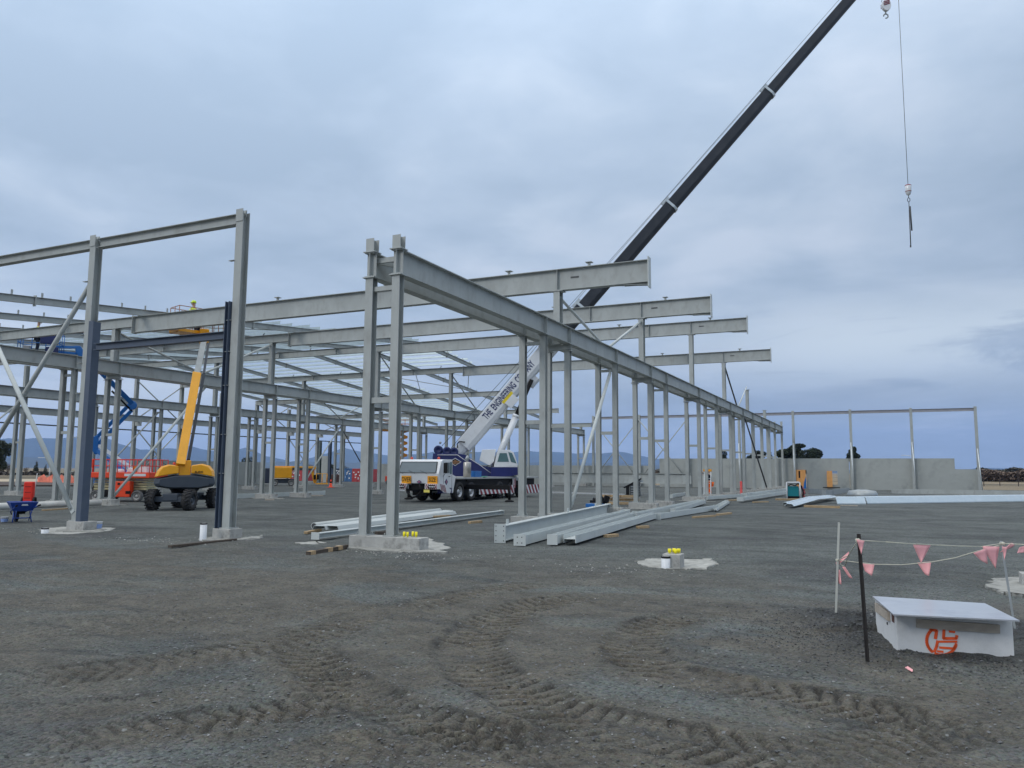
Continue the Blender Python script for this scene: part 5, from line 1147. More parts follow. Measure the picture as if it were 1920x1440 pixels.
def lerp_dep(px, py, pa, pb, xa, xb):   # point on the vertical plane pa-pb seen at a pixel
    d = FWD*F_PX+RT*(px-960)-UP*(py-720); v = (pb-pa); n = Vector((v.y, -v.x, 0)).normalized(); t = ((pa-EYEP).dot(n))/d.dot(n); return EYEP+d*t
f2, f3, f1 = vpl(1609, 1013, s2b), vpl(1879, 1019, s3b), vpl(1571, 1050, s1b)
rope1 = [f2]+[lerp_dep(x, y, s2b, s3b, 0, 0) for x, y in ((1660, 1016), (1712, 1020), (1760, 1022), (1800, 1024), (1840, 1025))]+[f3]
rope2 = [f1]+[lerp_dep(x, y, s1b, s3b, 0, 0) for x, y in ((1612, 1055), (1640, 1058), (1690, 1059), (1745, 1054), (1790, 1046), (1830, 1034))]+[f3+Vector((0, 0, -.01))]
rope3 = [f1, lerp_dep(1590, 1042, s1b, s2b, 0, 0), f2]
rope4 = [f3, f3+Vector((.35, -.05, .0)), f3+Vector((1.1, -.1, -.02))]; rope5 = [f1, vpl(1578, 1060, s1b), vpl(1584, 1062, s1b), lerp_dep(1592, 1040, s1b, s2b, 0, 0)]
for r_ in (rope1, rope2, rope3, rope4, rope5): MB().path(r_, .0045, 6).build('rope', ROPE, BN_)
for P in (f1, f2, f3): MB().lathe([(.001, -.02), (.022, -.015), (.025, .01), (.001, .02)], P, n=8).build('knot', ROPE, BN_)
def flag(pts, curl=.02):
    n = len(pts); c = sum(pts, Vector())/n; mb = MB(); view = (c-EYEP).normalized()
    rows = 5; A, B = pts[0], pts[1]; tipn = pts[2:]
    # fan grid between top edge and the lower outline
    lower = tipn[::-1]; vs = []; 
    for i in range(rows+1):
        t = i/rows
        for j in range(5):
            s = j/4; top = A.lerp(B, s); 
            k = s*(len(lower)-1) if len(lower) > 1 else 0; i0 = int(min(k, max(len(lower)-2, 0))); lo = lower[i0].lerp(lower[min(i0+1, len(lower)-1)], k-i0) if len(lower) > 1 else lower[0]
            p = top.lerp(lo, t)+view*curl*math.sin(s*3.1+t*2.4)*t; vs.append(p)
    fs = [(i*5+j, i*5+j+1, (i+1)*5+j+1, (i+1)*5+j) for i in range(rows) for j in range(4)]
    mb.add(vs, fs, True); return mb
def F23(*pp): return [lerp_dep(x, y, s2b, s3b, 0, 0) for x, y in pp]
def F13(*pp): return [lerp_dep(x, y, s1b, s3b, 0, 0) for x, y in pp]
def F1(*pp): return [vpl(x, y, s1b) for x, y in pp]
flags = [F23((1606, 1011), (1621, 1014), (1615, 1040)), F23((1712, 1021), (1746, 1021), (1727, 1056)), F13((1617, 1056), (1640, 1057), (1635, 1080), (1622, 1071)), F13((1720, 1055), (1746, 1053), (1742, 1080), (1734, 1077)),
 F23((1841, 1024), (1874, 1025), (1867, 1067)), F23((1825, 1037), (1850, 1028), (1852, 1058), (1838, 1050)), [p+Vector((0.02, -.03, 0)) for p in F23((1874, 1024), (1884, 1025), (1878, 1050))], F23((1912, 1026), (1922, 1024), (1922, 1036), (1907, 1037)),
 F1((1569, 1070), (1575, 1068), (1578, 1096), (1572, 1094)), F1((1579, 1063), (1584, 1062), (1599, 1085), (1592, 1083)), F1((1567, 1055), (1592, 1034), (1591, 1042), (1569, 1062)), F23((1875, 1036), (1896, 1018), (1904, 1020), (1899, 1026))]
for f in flags:
    o = flag(f).build('flag', PINK, BN_); md = o.modifiers.new('s', 'SOLIDIFY'); md.thickness = .0015
md = single(MB().poly([G(1697, 1255)+Vector((0, 0, .01)), G(1711, 1265)+Vector((0, 0, .02)), G(1712, 1262)+Vector((0, 0, .025)), G(1700, 1253)+Vector((0, 0, .02))], .003, (0, 0, 1)), 'plastic_scrap', PINK, 'torn pink scrap of plastic on the ground below the pit', 'scrap')
# concrete stub with yellow caps in the middle distance
c = G(1262, 1066); ST = footing('lone square concrete stub with yellow bolt caps, right of the steel beams', c.x-.02, c.y+.12, .30, .30, None, .235, seed=21)
for ch in list(ST.children):
    if ch.name.startswith('spilt'): bpy.data.objects.remove(ch)
def slab(name, px_pts, lab, m=CONCW, z=.028, cat='concrete spill'):
    P = [G(x, y) for x, y in px_pts]; Q = []
    r = random.Random(len(lab))
    for a, b2 in zip(P, P[1:]+P[:1]):
        for k in range(9): t = k/9; Q.append(a.lerp(b2, t)+Vector(((r.random()-.5)*.16, (r.random()-.5)*.16, -.03)))
    return single(MB().poly(Q, .022+z*.8, (0, 0, 1)), name, m, lab, cat, 'pale concrete spills')
CW2 = mat('pale_slurry', (.38, .38, .35), .9, 0, .25, 3, stain=((.13, .13, .12), 7, .85), bump=.5, bscale=25)
slab('concrete_spill', [(1190, 1055), (1215, 1048), (1265, 1050), (1330, 1049), (1346, 1057), (1320, 1067), (1270, 1068), (1225, 1066)], 'irregular pale concrete spill round the lone stub right of the beams', CW2)
cp = MB()
for dx, dy in ((-0.05, -0.05), (0.05, -0.04), (0.0, 0.05), (.08, .05)): cp.tube((c.x-.02+dx, c.y+.12+dy, 0.22), (c.x-.02+dx, c.y+.12+dy, 0.26), 0.010, n=6); cp.tube((c.x-.02+dx, c.y+.12+dy, 0.25), (c.x-.02+dx, c.y+.12+dy, 0.315), 0.030, n=10)
each(cp, 'bolt_cap', YELB, ST, 2)
slab('concrete_spill', [(1838, 1098), (1870, 1085), (1925, 1082), (1990, 1090), (1990, 1125), (1925, 1118), (1880, 1112)], 'grey concrete spill at the right edge behind the pit', CONCW)
single(MB().bx(tuple(G(1917, 1098).to_tuple()[:2])+(0,), (G(1917, 1098).x+.3, G(1917, 1098).y+.3, .17)), 'concrete_stub', CONC2, 'corner of a concrete stub cut by the right edge', 'concrete stub', bevel=.01)
slab('concrete_spill', [(740, 1012), (790, 1007), (850, 1027), (812, 1036), (745, 1036), (700, 1030), (665, 1022)], 'pale spill in front of the long footing of the nearest runway columns', CW2)
slab('concrete_spill', [(556, 1018), (590, 1015), (606, 1018), (595, 1021), (563, 1021)], 'small pale spill left of the nearest runway columns', CW2, .02)
slab('concrete_spill', [(445, 1010), (490, 1004), (492, 1009), (450, 1016)], 'thin pale spill right of the tall gable column', CW2, .02)
slab('concrete_spill', [(75, 992), (120, 988), (215, 990), (205, 996), (130, 1002), (85, 1001)], 'low pale spill under the left blue door post', CW2, .02)
def pvc(px, py, hh, r, lab, zb=0.0):
    c = G(px, py); mb = MB(); mb.lathe([(r, -.05), (r, hh), (r*.86, hh), (r*.86, hh-.1), (.001, hh-.1)], c, n=18); o = single(mb, 'white_pipe_stub', WHITE, lab, 'pipe stub', 'white pipe stubs', loc=(c.x, c.y, 0))
    MB().lathe([(r*1.02, hh-.03), (r*1.02, hh+.003), (r*.88, hh+.003)], c, n=18).build('dark_rim', BLACK, o); return o
pvc(1248.5, 1066, .20, .075, 'white pipe stub in front of the lone concrete stub')
pvc(380.5, 1013, .38, .075, 'taller white pipe stub left of the right gable column')
pvc(84, 1000, .13, .085, 'short white pipe stub left of the blue door post')
pvc(750, 1030, .20, .12, 'wide white pipe stub at the front of the long footing')
# white buckets
def bucket(px, py, s, lab):
    c = G(px, py); mb = MB(); mb.lathe([(.001, .01), (s*.42, .01), (s*.5, s*.78), (s*.53, s*.80), (s*.53, s*.84), (s*.47, s*.84), (s*.40, .05), (.001, .05)], c, n=20); o = single(mb, 'white_bucket', WHITE, lab, 'bucket', 'white plastic buckets', loc=(c.x, c.y, 0))
    MB().lathe([(s*.445, s*.15), (s*.49, s*.60)], c, n=20).build('blue_label', mat('pale_blue_label', lin((140, 165, 215)), .5), o)
bucket(182, 993, .24, 'white bucket beside the left blue door post'); bucket(8, 980, .20, 'white bucket at the left edge beside the wheelbarrow')
# timbers
def timber(a, b2, w, h, lab, m=WOODD, nm='timber', z=0.0):
    A, B = G(*a), G(*b2); return single(MB().bar(A+Vector((0, 0, h/2+z)), B+Vector((0, 0, h/2+z)), w, h), nm, m, lab, 'timber', 'loose timbers', bevel=.004)
timber((318, 1027), (441, 1014), .11, .05, 'dark timber lying in front of the right gable column')
o = timber((577, 1042), (650, 1028), .09, .075, 'dark timber with pale patches in front of the nearest footing')
for k, t_ in enumerate((.02, .45, .72)):
    A, B = G(577, 1042), G(650, 1028); p = A.lerp(B, t_); q = A.lerp(B, t_+.12); MB().bar(p+Vector((0, 0, .0385)), q+Vector((0, 0, .0385)), .094, .079).build('pale_patch', WOOD, o)
timber((80, 958), (125, 955), .10, .05, 'pale timber block under the long white pipe', WOOD)

# long white pipe at left
A, B = G(-60, 962), G(187, 951); A.z = B.z = .19
single(MB().tube(A, B, .125, n=20), 'long_pipe', mat('pale_painted_pipe', (.60, .60, .57), .45), 'long thick pale pipe lying behind the wheelbarrow', 'pipe')
# wheelbarrow
c = G(39, 980); rz = math.atan2(-c.x, c.y)+R_(12); WB = thing('wheelbarrow', 'blue wheelbarrow standing in front of the long pale pipe at left', 'wheelbarrow', c, rz-.0)
Mw = mtx(WB); T = MB(Mw)
def tray(k, z0, z1): return [(-.36*k, -.28*k, z1), (.36*k, -.28*k, z1), (.30*k, .55*k, z1), (-.30*k, .55*k, z1)], [(-.25*k, -.12*k, z0), (.25*k, -.12*k, z0), (.18*k, .35*k, z0), (-.18*k, .35*k, z0)]
ta_, tb2 = tray(1, .34, .60); tc_, td = tray(.965, .36, .605)
T.add(ta_+tb2+tc_+td, [(0, 1, 5, 4), (1, 2, 6, 5), (2, 3, 7, 6), (3, 0, 4, 7), (7, 6, 5, 4), (8, 12, 13, 9), (9, 13, 14, 10), (10, 14, 15, 11), (11, 15, 12, 8), (12, 15, 14, 13), (0, 8, 9, 1), (1, 9, 10, 2), (2, 10, 11, 3), (3, 11, 8, 0)]); T.build('tray', BLUW, WB)
lgm = MB(Mw)
for s in (-1, 1):
    lgm.path([(s*.20, -.05, .33), (s*.24, -.12, .02)], .018, 7); lgm.path([(s*.12, .65, .22), (s*.22, .3, .33), (s*.28, -.72, .52)], .018, 7); lgm.tube((s*.20, -.30, .36), (s*.17, -.1, .06), .014, n=6)
lgm.tube((-.23, -.11, .14), (.23, -.11, .14), .016, n=7); lgm.build('leg_frame', BLUW, WB)
gp = MB(Mw); [gp.tube((s*.28, -.6, .50), (s*.285, -.78, .53), .026, n=8) for s in (-1, 1)]; each(gp, 'grip', BLACK, WB)
wheel(WB, Mw @ Vector((0, .62, .19)), .19, .09, (Mw.to_3x3() @ Vector((1, 0, 0))), BLACK, RUBBER); MB(Mw).box((0, .25, .30), (.22, .4, .10)).build('chassis_block', BLACK, WB)
MB(Mw).poly([(-.07, -.232, .50), (.11, -.232, .50), (.09, -.245, .545), (-.05, -.245, .545)], -.004, (0, 1, .6)).build('worn_patch', WHITE, WB)
# red hand truck behind it
c = G(53, 945); HT = thing('hand_trolley', 'red plastic trolley case standing behind the wheelbarrow', 'trolley', c, R_(35)); Mh = mtx(HT)
MB(Mh).bx((-.19, -.14, .06), (.19, .14, .98)).build('red_case', mat('bright_red_plastic', lin((232, 52, 34)), .4, 0, .08, 4), HT, bevel=.04); pp_ = MB(Mh)
for z in (.25, .5, .75): pp_.bx((-.12, -.15, z), (.12, -.14, z+.03))
pp_.build('case_ribs', mat('dark_red_plastic', lin((150, 30, 25)), .5), HT)
for s in (-1, 1): wheel(HT, Mh @ Vector((s*.24, .02, .16)), .16, .07, (Mh.to_3x3() @ Vector((s, 0, 0))), BLACK, RUBBER)
c2 = G(61, 944); single(MB().bar(c2, c2+Vector((.10, .05, 1.35)), .035, .02, up=(0, 1, 0)), 'white_stake', WHITE, 'thin white stake beside the red trolley case', 'stake')
# steel lying on the ground -------------------------------------------------
def lying(nm, a, b2, d, w, lab, m=PALEST, za=.12, zb=.12, up=(0, 0, 1), kind='I', cat='steel beam', ends=True):
    A, B = G(*a), G(*b2); A.z, B.z = za, zb; T = thing(nm, lab, cat, (A.x, A.y, 0)); mb = MB()
    if kind == 'I': mb.ib(A, B, d, w, .016, .012, up=up)
    elif kind == 'H': mb.ib(A, B, d, w, .016, .012, up=Vector((B-A)).cross(Vector((0, 0, 1))))
    mb.build('beam', m, T)
    if ends:
        dd = (B-A).normalized(); e = MB(); hh = (d if kind == 'I' else w); ww = (w if kind == 'I' else d)
        for P, s in ((A, -1), (B, 1)): e.bar(P+dd*.012*s, P+dd*.03*s, ww+.03, hh+.04)
        each(e, 'end_plate', m, T)
    return T, A, B
T1, A, B = lying('loose_beam', (938, 1018), (1140, 964), .34, .20, 'tall pale I beam with an end plate, leftmost in the stack on the ground', za=.21, zb=.21)
e = MB(); dd = (B-A).normalized(); e.bar(A-dd*.035, A-dd*.012, .26, .42); e.build('big_end_plate', PALEST, T1); cl = MB(); [cl.box(A.lerp(B, t_)+Vector((0, 0, .23)), (.03, .09, .12)) for t_ in (.04, .5, .82)]; each(cl, 'cleat', PALEST, T1)
bh = MB(); sd = dd.cross(Vector((0, 0, 1))).normalized(); [bh.tube(A-dd*.036+sd*a+Vector((0, 0, b3)), A-dd*.044+sd*a+Vector((0, 0, b3)), .012, n=8) for a in (-.09, .09) for b3 in (-.16, -.05, .06, .16)]; bh.build('bolt_hole', DARKST, T1)
T2, A, B = lying('loose_beam', (975, 1024), (1175, 968), .24, .20, 'flat pale beam lying right of the tall one in the stack', za=.13, zb=.13, kind='H')
bh = MB(); dd = (B-A).normalized(); sd = dd.cross(Vector((0, 0, 1))).normalized(); [bh.tube(A-dd*.031+sd*a+Vector((0, 0, b3)), A-dd*.037+sd*a+Vector((0, 0, b3)), .013, n=8) for a in (-.05, .05) for b3 in (-.06, .06)]; bh.build('bolt_hole', DARKST, T2)
T3, A, B = lying('loose_beam', (1036, 1024), (1192, 972), .20, .18, 'shorter pale beam with an end plate in the middle of the stack', za=.14, zb=.14, kind='H')
T4, A, B = lying('loose_beam', (1068, 1023), (1232, 972), .28, .17, 'pale channel like beam at the right front of the stack', za=.14, zb=.14, kind='H', ends=False)
lying('loose_beam', (1188, 975), (1312, 946), .24, .18, 'pale beam farther back, pointing at the fourth plinth', za=.14, zb=.14, kind='H')
lying('loose_beam', (1262, 965), (1320, 946), .16, .16, 'thin pale beam beside the beam that points at the fourth plinth', za=.14, zb=.14, kind='H')
lying('loose_beam', (1234, 975), (1342, 957), .18, .18, 'thin cleated beam running on towards the stepped bundle', za=.12, zb=.12, kind='H')
for i in range(4):
    lying('bundled_angle', (1342-2*i, 960-1.0*i+.5), (1366-1*i, 945-1.0*i), .10, .10, 'short pale section %s in the stepped bundle' % ['first', 'second', 'third', 'fourth'][i], za=.09, zb=.09, kind='H', cat='steel section', ends=False)
lying('loose_beam', (1322, 939), (1440, 930), .3, .17, 'long pale beam lying along the far plinths', za=.16, zb=.16, kind='H')
lying('loose_beam', (1388, 943), (1472, 929), .3, .17, 'long pale beam nearer than the one along the far plinths', za=.2, zb=.2, kind='H')
lying('loose_beam', (1258, 934), (1286, 929), .2, .2, 'short beam lying beyond the third plinth group', za=.12, zb=.12, kind='H')
timb = [((1135, 1008), (1157, 1006), 'pale timber bearer under the front beam of the stack'), ((1195, 991), (1215, 990), 'pale timber bearer under the middle of the stack'), ((1300, 972), (1340, 969), 'wide timber bearer right of the stack'), ((1345, 967), (1370, 964), 'timber bearer by the stepped bundle'), ((1412, 943), (1440, 942), 'timber bearer under the far long beams'), ((1362, 940), (1388, 938), 'timber bearer between the far long beams')]
for a, b2, l_ in timb: timber(a, b2, .12, .07, l_, WOOD)
# pipes and folded sheets between the near columns
A, B = G(588, 998), G(824, 966); A.z = B.z = .16
pz_ = thing('round_pipe', 'pale round pipe lying behind the nearest runway columns', 'pipe', (A.x, A.y, 0)); MB().tube(A, B, .085, n=18).build('pipe_wall', PALEST, pz_); dd = (B-A).normalized(); MB().tube(A-dd*.002, A+dd*.02, .07, n=18).build('dark_bore', DARKST, pz_)
for i, (a, b2, l_) in enumerate((((598, 1001), (842, 967), 'upside down folded flashing right of the round pipe'), ((622, 1001), (846, 969), 'second folded flashing lying against the first'))):
    A, B = G(*a), G(*b2); A.z = B.z = .1
    single(MB().ext([(-.2, 0), (-.15, .1), (.15, .1), (.2, 0), (.19, 0), (.145, .092), (-.145, .092), (-.19, 0)], A, B), 'folded_flashing', PALEST, l_, 'flashing', 'flashings behind the nearest columns')
lying('loose_beam', (592, 1014), (940, 966), .12, .18, 'long pale beam crossing behind the nearest runway columns', za=.11, zb=.11)
timber((573, 1001), (600, 996), .10, .06, 'timber bearer at the left end of the round pipe', WOOD); timber((705, 1002), (730, 1001), .12, .07, 'dark timber bearer seen between the two nearest columns', WOODD); timber((880, 982), (902, 980), .10, .07, 'timber bearer near the right end of the crossing beam', WOOD); timber((815, 976), (842, 974), .12, .05, 'flat timber on the folded flashings', WOOD, z=.10)
# pale beams at left middle distance
lying('loose_beam', (440, 935), (607, 928), .18, .25, 'long pale beam at the foot of the second runway columns', za=.13, zb=.13, kind='H')
for a, b2, l_ in (((497, 938), (514, 938), 'small bearer under the long pale beam'), ((580, 930), (606, 930), 'end bearer under the long pale beam')): timber(a, b2, .12, .07, l_, WOODG)
lying('white_strip', (1012, 924), (1170, 929), .08, .14, 'thin white strip lying behind the near runway', WHITE, .06, .06, cat='metal strip', ends=False)
lying('white_strip', (735, 919), (768, 922), .08, .10, 'thin white strip left of the crane truck', WHITE, .06, .06, cat='metal strip', ends=False)
# blue pallet with timber blocks
c = G(1116, 951); PL = thing('blue_pallet', 'blue pallet with black straps left of the timber heap', 'pallet', c); MB().bx((c.x-.35, c.y-.3, 0), (c.x+.4, c.y+.5, .16)).build('pallet_deck', BLU, PL, bevel=.01)
sm = MB(); [sm.box((c.x-.1+.1*k, c.y+.1+.08*(k % 3), .25+.06*(k % 4)), (.3, .25, .12), Euler((.3*k, .2*k, .7*k)).to_matrix()) for k in range(7)]; sm.build('strap_heap', BLACK, PL, bevel=.02)
r = random.Random(4); c = G(1147, 947)
for k in range(9):
    x = c.x+(-.75+.22*k)*.9; y = c.y+(k % 3)*.22; z = .10+.16*((k*2) % 3)
    single(MB().box((x, y, z), (.62, .14, .12), Euler((0, 0, r.random()*1.0-.5)).to_matrix()), 'timber_block', WOOD, 'sawn timber block in the heap behind the third runway columns', 'timber block', 'heap of sawn blocks', bevel=.006)
# black shelter and platform
c = G(1192, 931); BH = thing('equipment_shelter', 'small black lean-to shelter on a dull red skid beyond the near runway', 'shelter', c); k_ = (c-EYEP).dot(FWD)/F_PX; vd = Vector((c.x, c.y, 0)).normalized(); rd = Vector((vd.y, -vd.x, 0))
def HP(px, py, d=0): return c+rd*((px-1192)*k_)+vd*d+Vector((0, 0, (931-py)*k_))
MB().poly([HP(1169, 914), HP(1186, 905), HP(1203, 896), HP(1203, 899), HP(1187, 910), HP(1171, 916)], 1.2, vd).build('roof', BLACK, BH); MB().poly([HP(1174, 931), HP(1180, 931), HP(1180, 911), HP(1174, 914)], 1.0, vd).build('side_panel', BLACK, BH); MB().poly([HP(1181, 931), HP(1184, 931), HP(1200, 931), HP(1201, 903), HP(1181, 911)], .1, vd).build('grille', DARKST, BH)
sh = MB(); [sh.poly([HP(1183, 927-4.5*i), HP(1199, 927-4.5*i), HP(1199, 925.5-4.5*i), HP(1183, 925.5-4.5*i)], -.03, vd) for i in range(4)]; each(sh, 'louvre', GALVB, BH)
MB().poly([HP(1170, 937), HP(1216, 937), HP(1216, 932), HP(1170, 932)], 1.4, vd).build('skid', BROWN, BH, bevel=.02)
lv = MB(); lv.tube(HP(1201, 930, .5), HP(1198, 905, .5), .05, n=8); lv.bar(HP(1194, 902.5, .5), HP(1206, 902.5, .5), .3, .12); lv.bar(HP(1198, 930, .4), HP(1197.5, 904, .4), .22, .1, up=vd); o = single(lv, 'jockey_stand', GALV, 'pale T headed stand beside the black shelter', 'stand')
# welding generator
c = G(1490, 937); k_ = (c-EYEP).dot(FWD)/F_PX; vd = Vector((c.x, c.y, 0)).normalized(); rd = Vector((vd.y, -vd.x, 0))
GN = thing('generator', 'teal generator in a white tube frame near the far end of the runway', 'generator', c)
def NP(px, py, d=0): return c+rd*((px-1490)*k_)+vd*d+Vector((0, 0, (937-py)*k_))
MB().poly([NP(1478, 931), NP(1498, 931), NP(1498, 912), NP(1478, 912)], .75, vd).build('teal_housing', TEAL, GN, bevel=.03); MB().poly([NP(1478, 935), NP(1499, 935), NP(1499, 930.5), NP(1478, 930.5)], .72, vd).build('base_tray', BLACK, GN)
fm = MB(); [fm.tube(NP(x, 937, d), NP(x, 905, d), .035, n=7) for x in (1476.5, 1500) for d in (-.08, .85)]; [fm.tube(NP(1476.5, y, d), NP(1500, y, d), .035, n=7) for y in (905, 936) for d in (-.08, .85)]; fm.build('tube_frame', WHITE, GN); MB().poly([NP(1477, 908), NP(1500, 908), NP(1499, 903), NP(1478, 904)], .8, vd).build('canopy', mat('dull_white_sheet', (.45, .45, .44), .6), GN)
rc = MB(); rc.path([NP(1479, 912, -.1), NP(1484, 908, -.12), NP(1491, 911, -.12), NP(1497, 907, -.1), NP(1503, 912, .2), NP(1506, 925, .3), NP(1504, 934, .3)], .035, 6); rc.build('black_cable', BLACK, GN)
rc = MB(); rc.path([NP(1502, 912, .3), NP(1507, 920, .35), NP(1505, 930, .35), NP(1508, 932, .35)], .07, 6); rc.path([NP(1504, 915, .5), NP(1509, 926, .5)], .06, 6); rc.build('red_cable', mat('faded_red_cable', lin((165, 80, 80)), .6), GN)
timber((1456, 938), (1512, 938), .3, .10, 'timber bearers under the teal generator', WOOD)
# shiny sheets at right
def sheet(nm, P, th, lab, m=SHEET, cat='metal sheet'): return single(MB().poly(P, th, (0, 0, 1)), nm, m, lab, cat, bevel=.004)
a0, a1, a2, a3 = at(1569, 945, Z=.05), at(1624.5, 945, Z=.05), at(1625.5, 932, Z=.35), at(1574, 933, Z=.35)
def folded(nm, x0, x1, lab, yb0=945.5, yb1=945.5):
    A0, A1 = G(x0, yb0), G(x1, yb1); h_ = .38; dd = (A1-A0).normalized(); s = Vector((-dd.y, dd.x, 0)); s = s if s.y > 0 else -s
    mb = MB(); mb.ext([(0, 0), (0, .05), (-.12, h_*.95), (-.7, h_), (-.7, h_-.02), (-.14, h_*.90), (-.02, .04), (-.02, 0)], A0, A1); return single(mb, nm, SHEET, lab, 'flashing sheet')
folded('flashing_bundle', 1570, 1624, 'short shiny flashing bundle at the left end of the long shiny one'); folded('flashing_bundle', 1626.5, 1990, 'very long shiny pale flashing bundle reaching the right edge', 945.0, 939.5)
for i, (a, b2, w_, l_) in enumerate((((1480, 953), (1562, 937.5), .22, 'curved shiny flashing pointing at the long shiny bundle'), ((1472, 950), (1556, 936), .12, 'thin shiny flashing beside the curved one'))):
    A, B = G(*a), G(*b2); A.z, B.z = .10, .16; M_ = A.lerp(B, .5)+Vector((0, 0, .10)); mb = MB(); mb.ext([(-w_, 0), (-w_*.5, .1), (w_*.5, .1), (w_, 0), (w_*.9, -.01), (w_*.45, .09), (-w_*.45, .09), (-w_*.9, -.01)], A, M_).ext([(-w_, 0), (-w_*.5, .1), (w_*.5, .1), (w_, 0), (w_*.9, -.01), (w_*.45, .09), (-w_*.45, .09), (-w_*.9, -.01)], M_, B); single(mb, 'curved_flashing', SHEET, l_, 'flashing')
timber((1508, 951), (1575, 953), .2, .10, 'long pale timber in front of the long shiny bundle', WOOD); timber((1576, 948), (1608, 949), .1, .03, 'thin batten under the long shiny bundle', WOODG)
for i, (a, b2, l_) in enumerate((((1672, 925), (2000, 931), 'long grey beam lying behind the long shiny bundle'), ((1545, 930), (1590, 923), 'short grey section lying before the wall window'), ((1520, 925), (1560, 928), 'grey sheet bundle lying before the wall doorway'))): lying('loose_beam', a, b2, .25, .4, l_, GALVB if i else STEEL, .16, .16, kind='H')
c = G(1617, 932); single(MB().lathe([(.001, .0), (.95, .0), (1.0, .15), (.85, .42), (.3, .5), (.001, .5)], c, n=10), 'covered_stack', GALVB, 'grey covered stack behind the joint of the shiny bundles', 'covered stack')
sheetz = [((1450, 926), (1486, 921)), ((1395, 934), (1462, 924))]
for i, (a, b2) in enumerate(sheetz): lying('loose_beam', a, b2, .35, .18, ['pale section in front of the last runway columns', 'long pale section left of the generator'][i], PALEST, .2, .2, kind='H')
# plywood at the wall openings
for i, (x0, x1, y0, y1, l_) in enumerate(((1493, 1510, 881, 915, 'orange plywood board with a dark slit standing in the wall doorway'), (1551, 1560, 883, 914, 'narrow orange plywood board standing in the wall window'))):
    A, B = at(x0, y1, Y=83.9), at(x1, y0, Y=83.9); o = single(MB().bx((A.x, 83.95, max(A.z, 0)), (B.x, 84.02, B.z)), 'plywood_board', PLY, l_, 'plywood')
    if i == 0: q0, q1 = at(1497.5, 896, Y=83.94), at(1500, 883, Y=83.94); MB().bx((q0.x, 83.93, q0.z), (q1.x, 83.948, q1.z)).build('dark_slit', BLACK, o)
A, B = at(1506, 914, Y=83.8), at(1511, 893, Y=83.8); single(MB().poly([(A.x, 83.8, 0.05), (B.x, 83.8, 0.05), (B.x, 83.8, B.z), (A.x+.1, 83.8, B.z*.5)], .08, (0, 1, 0)), 'blue_tarp', BLU, 'blue tarpaulin scrap against the doorway board', 'tarpaulin')
A, B = at(1543, 914, Y=83.7), at(1575, 914, Y=83.7); single(MB().bar(Vector((A.x, 83.7, A.z)), Vector((B.x, 83.7, A.z)), .1, .09), 'dark_plank', BLACK, 'dark plank across the bottom of the wall window', 'plank')
# cone, barrier post, ladder, extinguisher
c = G(620, 914); CN = single(MB().lathe([(.24, .0), (.24, .04), (.15, .05), (.04, .72), (.001, .72)], c, n=16).box(c+Vector((0, 0, .02)), (.5, .5, .04)), 'traffic_cone', ORG, 'orange cone standing left of the third runway columns', 'traffic cone'); MB().lathe([(.095, .40), (.072, .55)], c, n=16).build('dark_band', BLACK, CN)
c = G(1390, 928); single(MB().lathe([(.10, 0), (.085, .02), (.085, .92), (.05, .98), (.001, .98)], c, n=12), 'bollard', mat('red_plastic_post', lin((214, 78, 74)), .5), 'thin red plastic post standing among the far beams', 'post')
c = G(1320, 933); LA = thing('step_ladder', 'aluminium ladder with a yellow top leaning on a far runway column', 'ladder', c); lm = MB()
for s in (0, .42): lm.bar(c+Vector((s, 0, 0)), c+Vector((s, .25, 1.75)), .05, .03, up=(0, 1, 0))
each(lm, 'stile', GALV, LA); rg = MB(); [rg.bar(c+Vector((0, .25*z/1.75, z)), c+Vector((.42, .25*z/1.75, z)), .04, .03) for z in (.3, .6, .9, 1.2, 1.5)]; each(rg, 'rung', GALV, LA); MB().box(c+Vector((.21, .24, 1.72)), (.5, .2, .14)).build('top_step', SIGNY, LA)
# containers and bits beyond the far wall
def container(x0, x1, ytop, ybot, Yd, m, lab, seed=0):
    A, B = at(x0, ybot, Y=Yd), at(x1, ybot, Y=Yd); zt_ = at(x0, ytop, Y=Yd).z; T = thing('shipping_container', lab, 'container', ((A.x+B.x)/2, Yd, 0)); 
    MB().bx((A.x, Yd, 0.0), (B.x, Yd+6, zt_)).build('body', m, T)
    rb_ = MB(); n = max(4, int((B.x-A.x)/.28)); [rb_.bx((A.x+(B.x-A.x)*(i+.2)/n, Yd-.04, .15), (A.x+(B.x-A.x)*(i+.7)/n, Yd-.002, zt_-.12)) for i in range(n)]; rb_.build('corrugation', m, T)
    fr_2 = MB(); [fr_2.bx((x-.06, Yd-.08, 0), (x+.06, Yd-.042, zt_+.02)) for x in (A.x, B.x, (A.x+B.x)/2)]; [fr_2.bx((A.x, Yd-.08, z-.06), (B.x, Yd-.042, z+.06)) for z in (.08, zt_)]; fr_2.build('frame', m, T)
    r = random.Random(seed); lk = MB()
    for _ in range(9): x = A.x+(B.x-A.x)*r.uniform(.12, .88); z = zt_*r.uniform(.2, .85); lk.bx((x-.1, Yd-.06, z-.08), (x+.1, Yd-.045, z+.08))
    lk.build('white_markings', WHITE, T); return T
container(661, 679, 879.5, 904, 86, REDC, 'red shipping container right of the blue one', 3); container(639, 659, 879, 904, 87, BLUC, 'blue shipping container left of the right red one', 5); container(545, 572, 880, 905, 88, REDC, 'faded red container behind the far yellow lift', 8); container(618, 638, 879, 904, 89, mat('navy_container_paint', lin((50, 66, 90)), .5), 'dark blue container cabin behind the third runway', 2)
A, B = G(618, 904), G(646, 904); single(MB().bx((A.x, 80.5, 0), (B.x, 82, 1.0)), 'rusty_skip', BROWN, 'rusty brown skip in front of the blue containers', 'skip', bevel=.04)
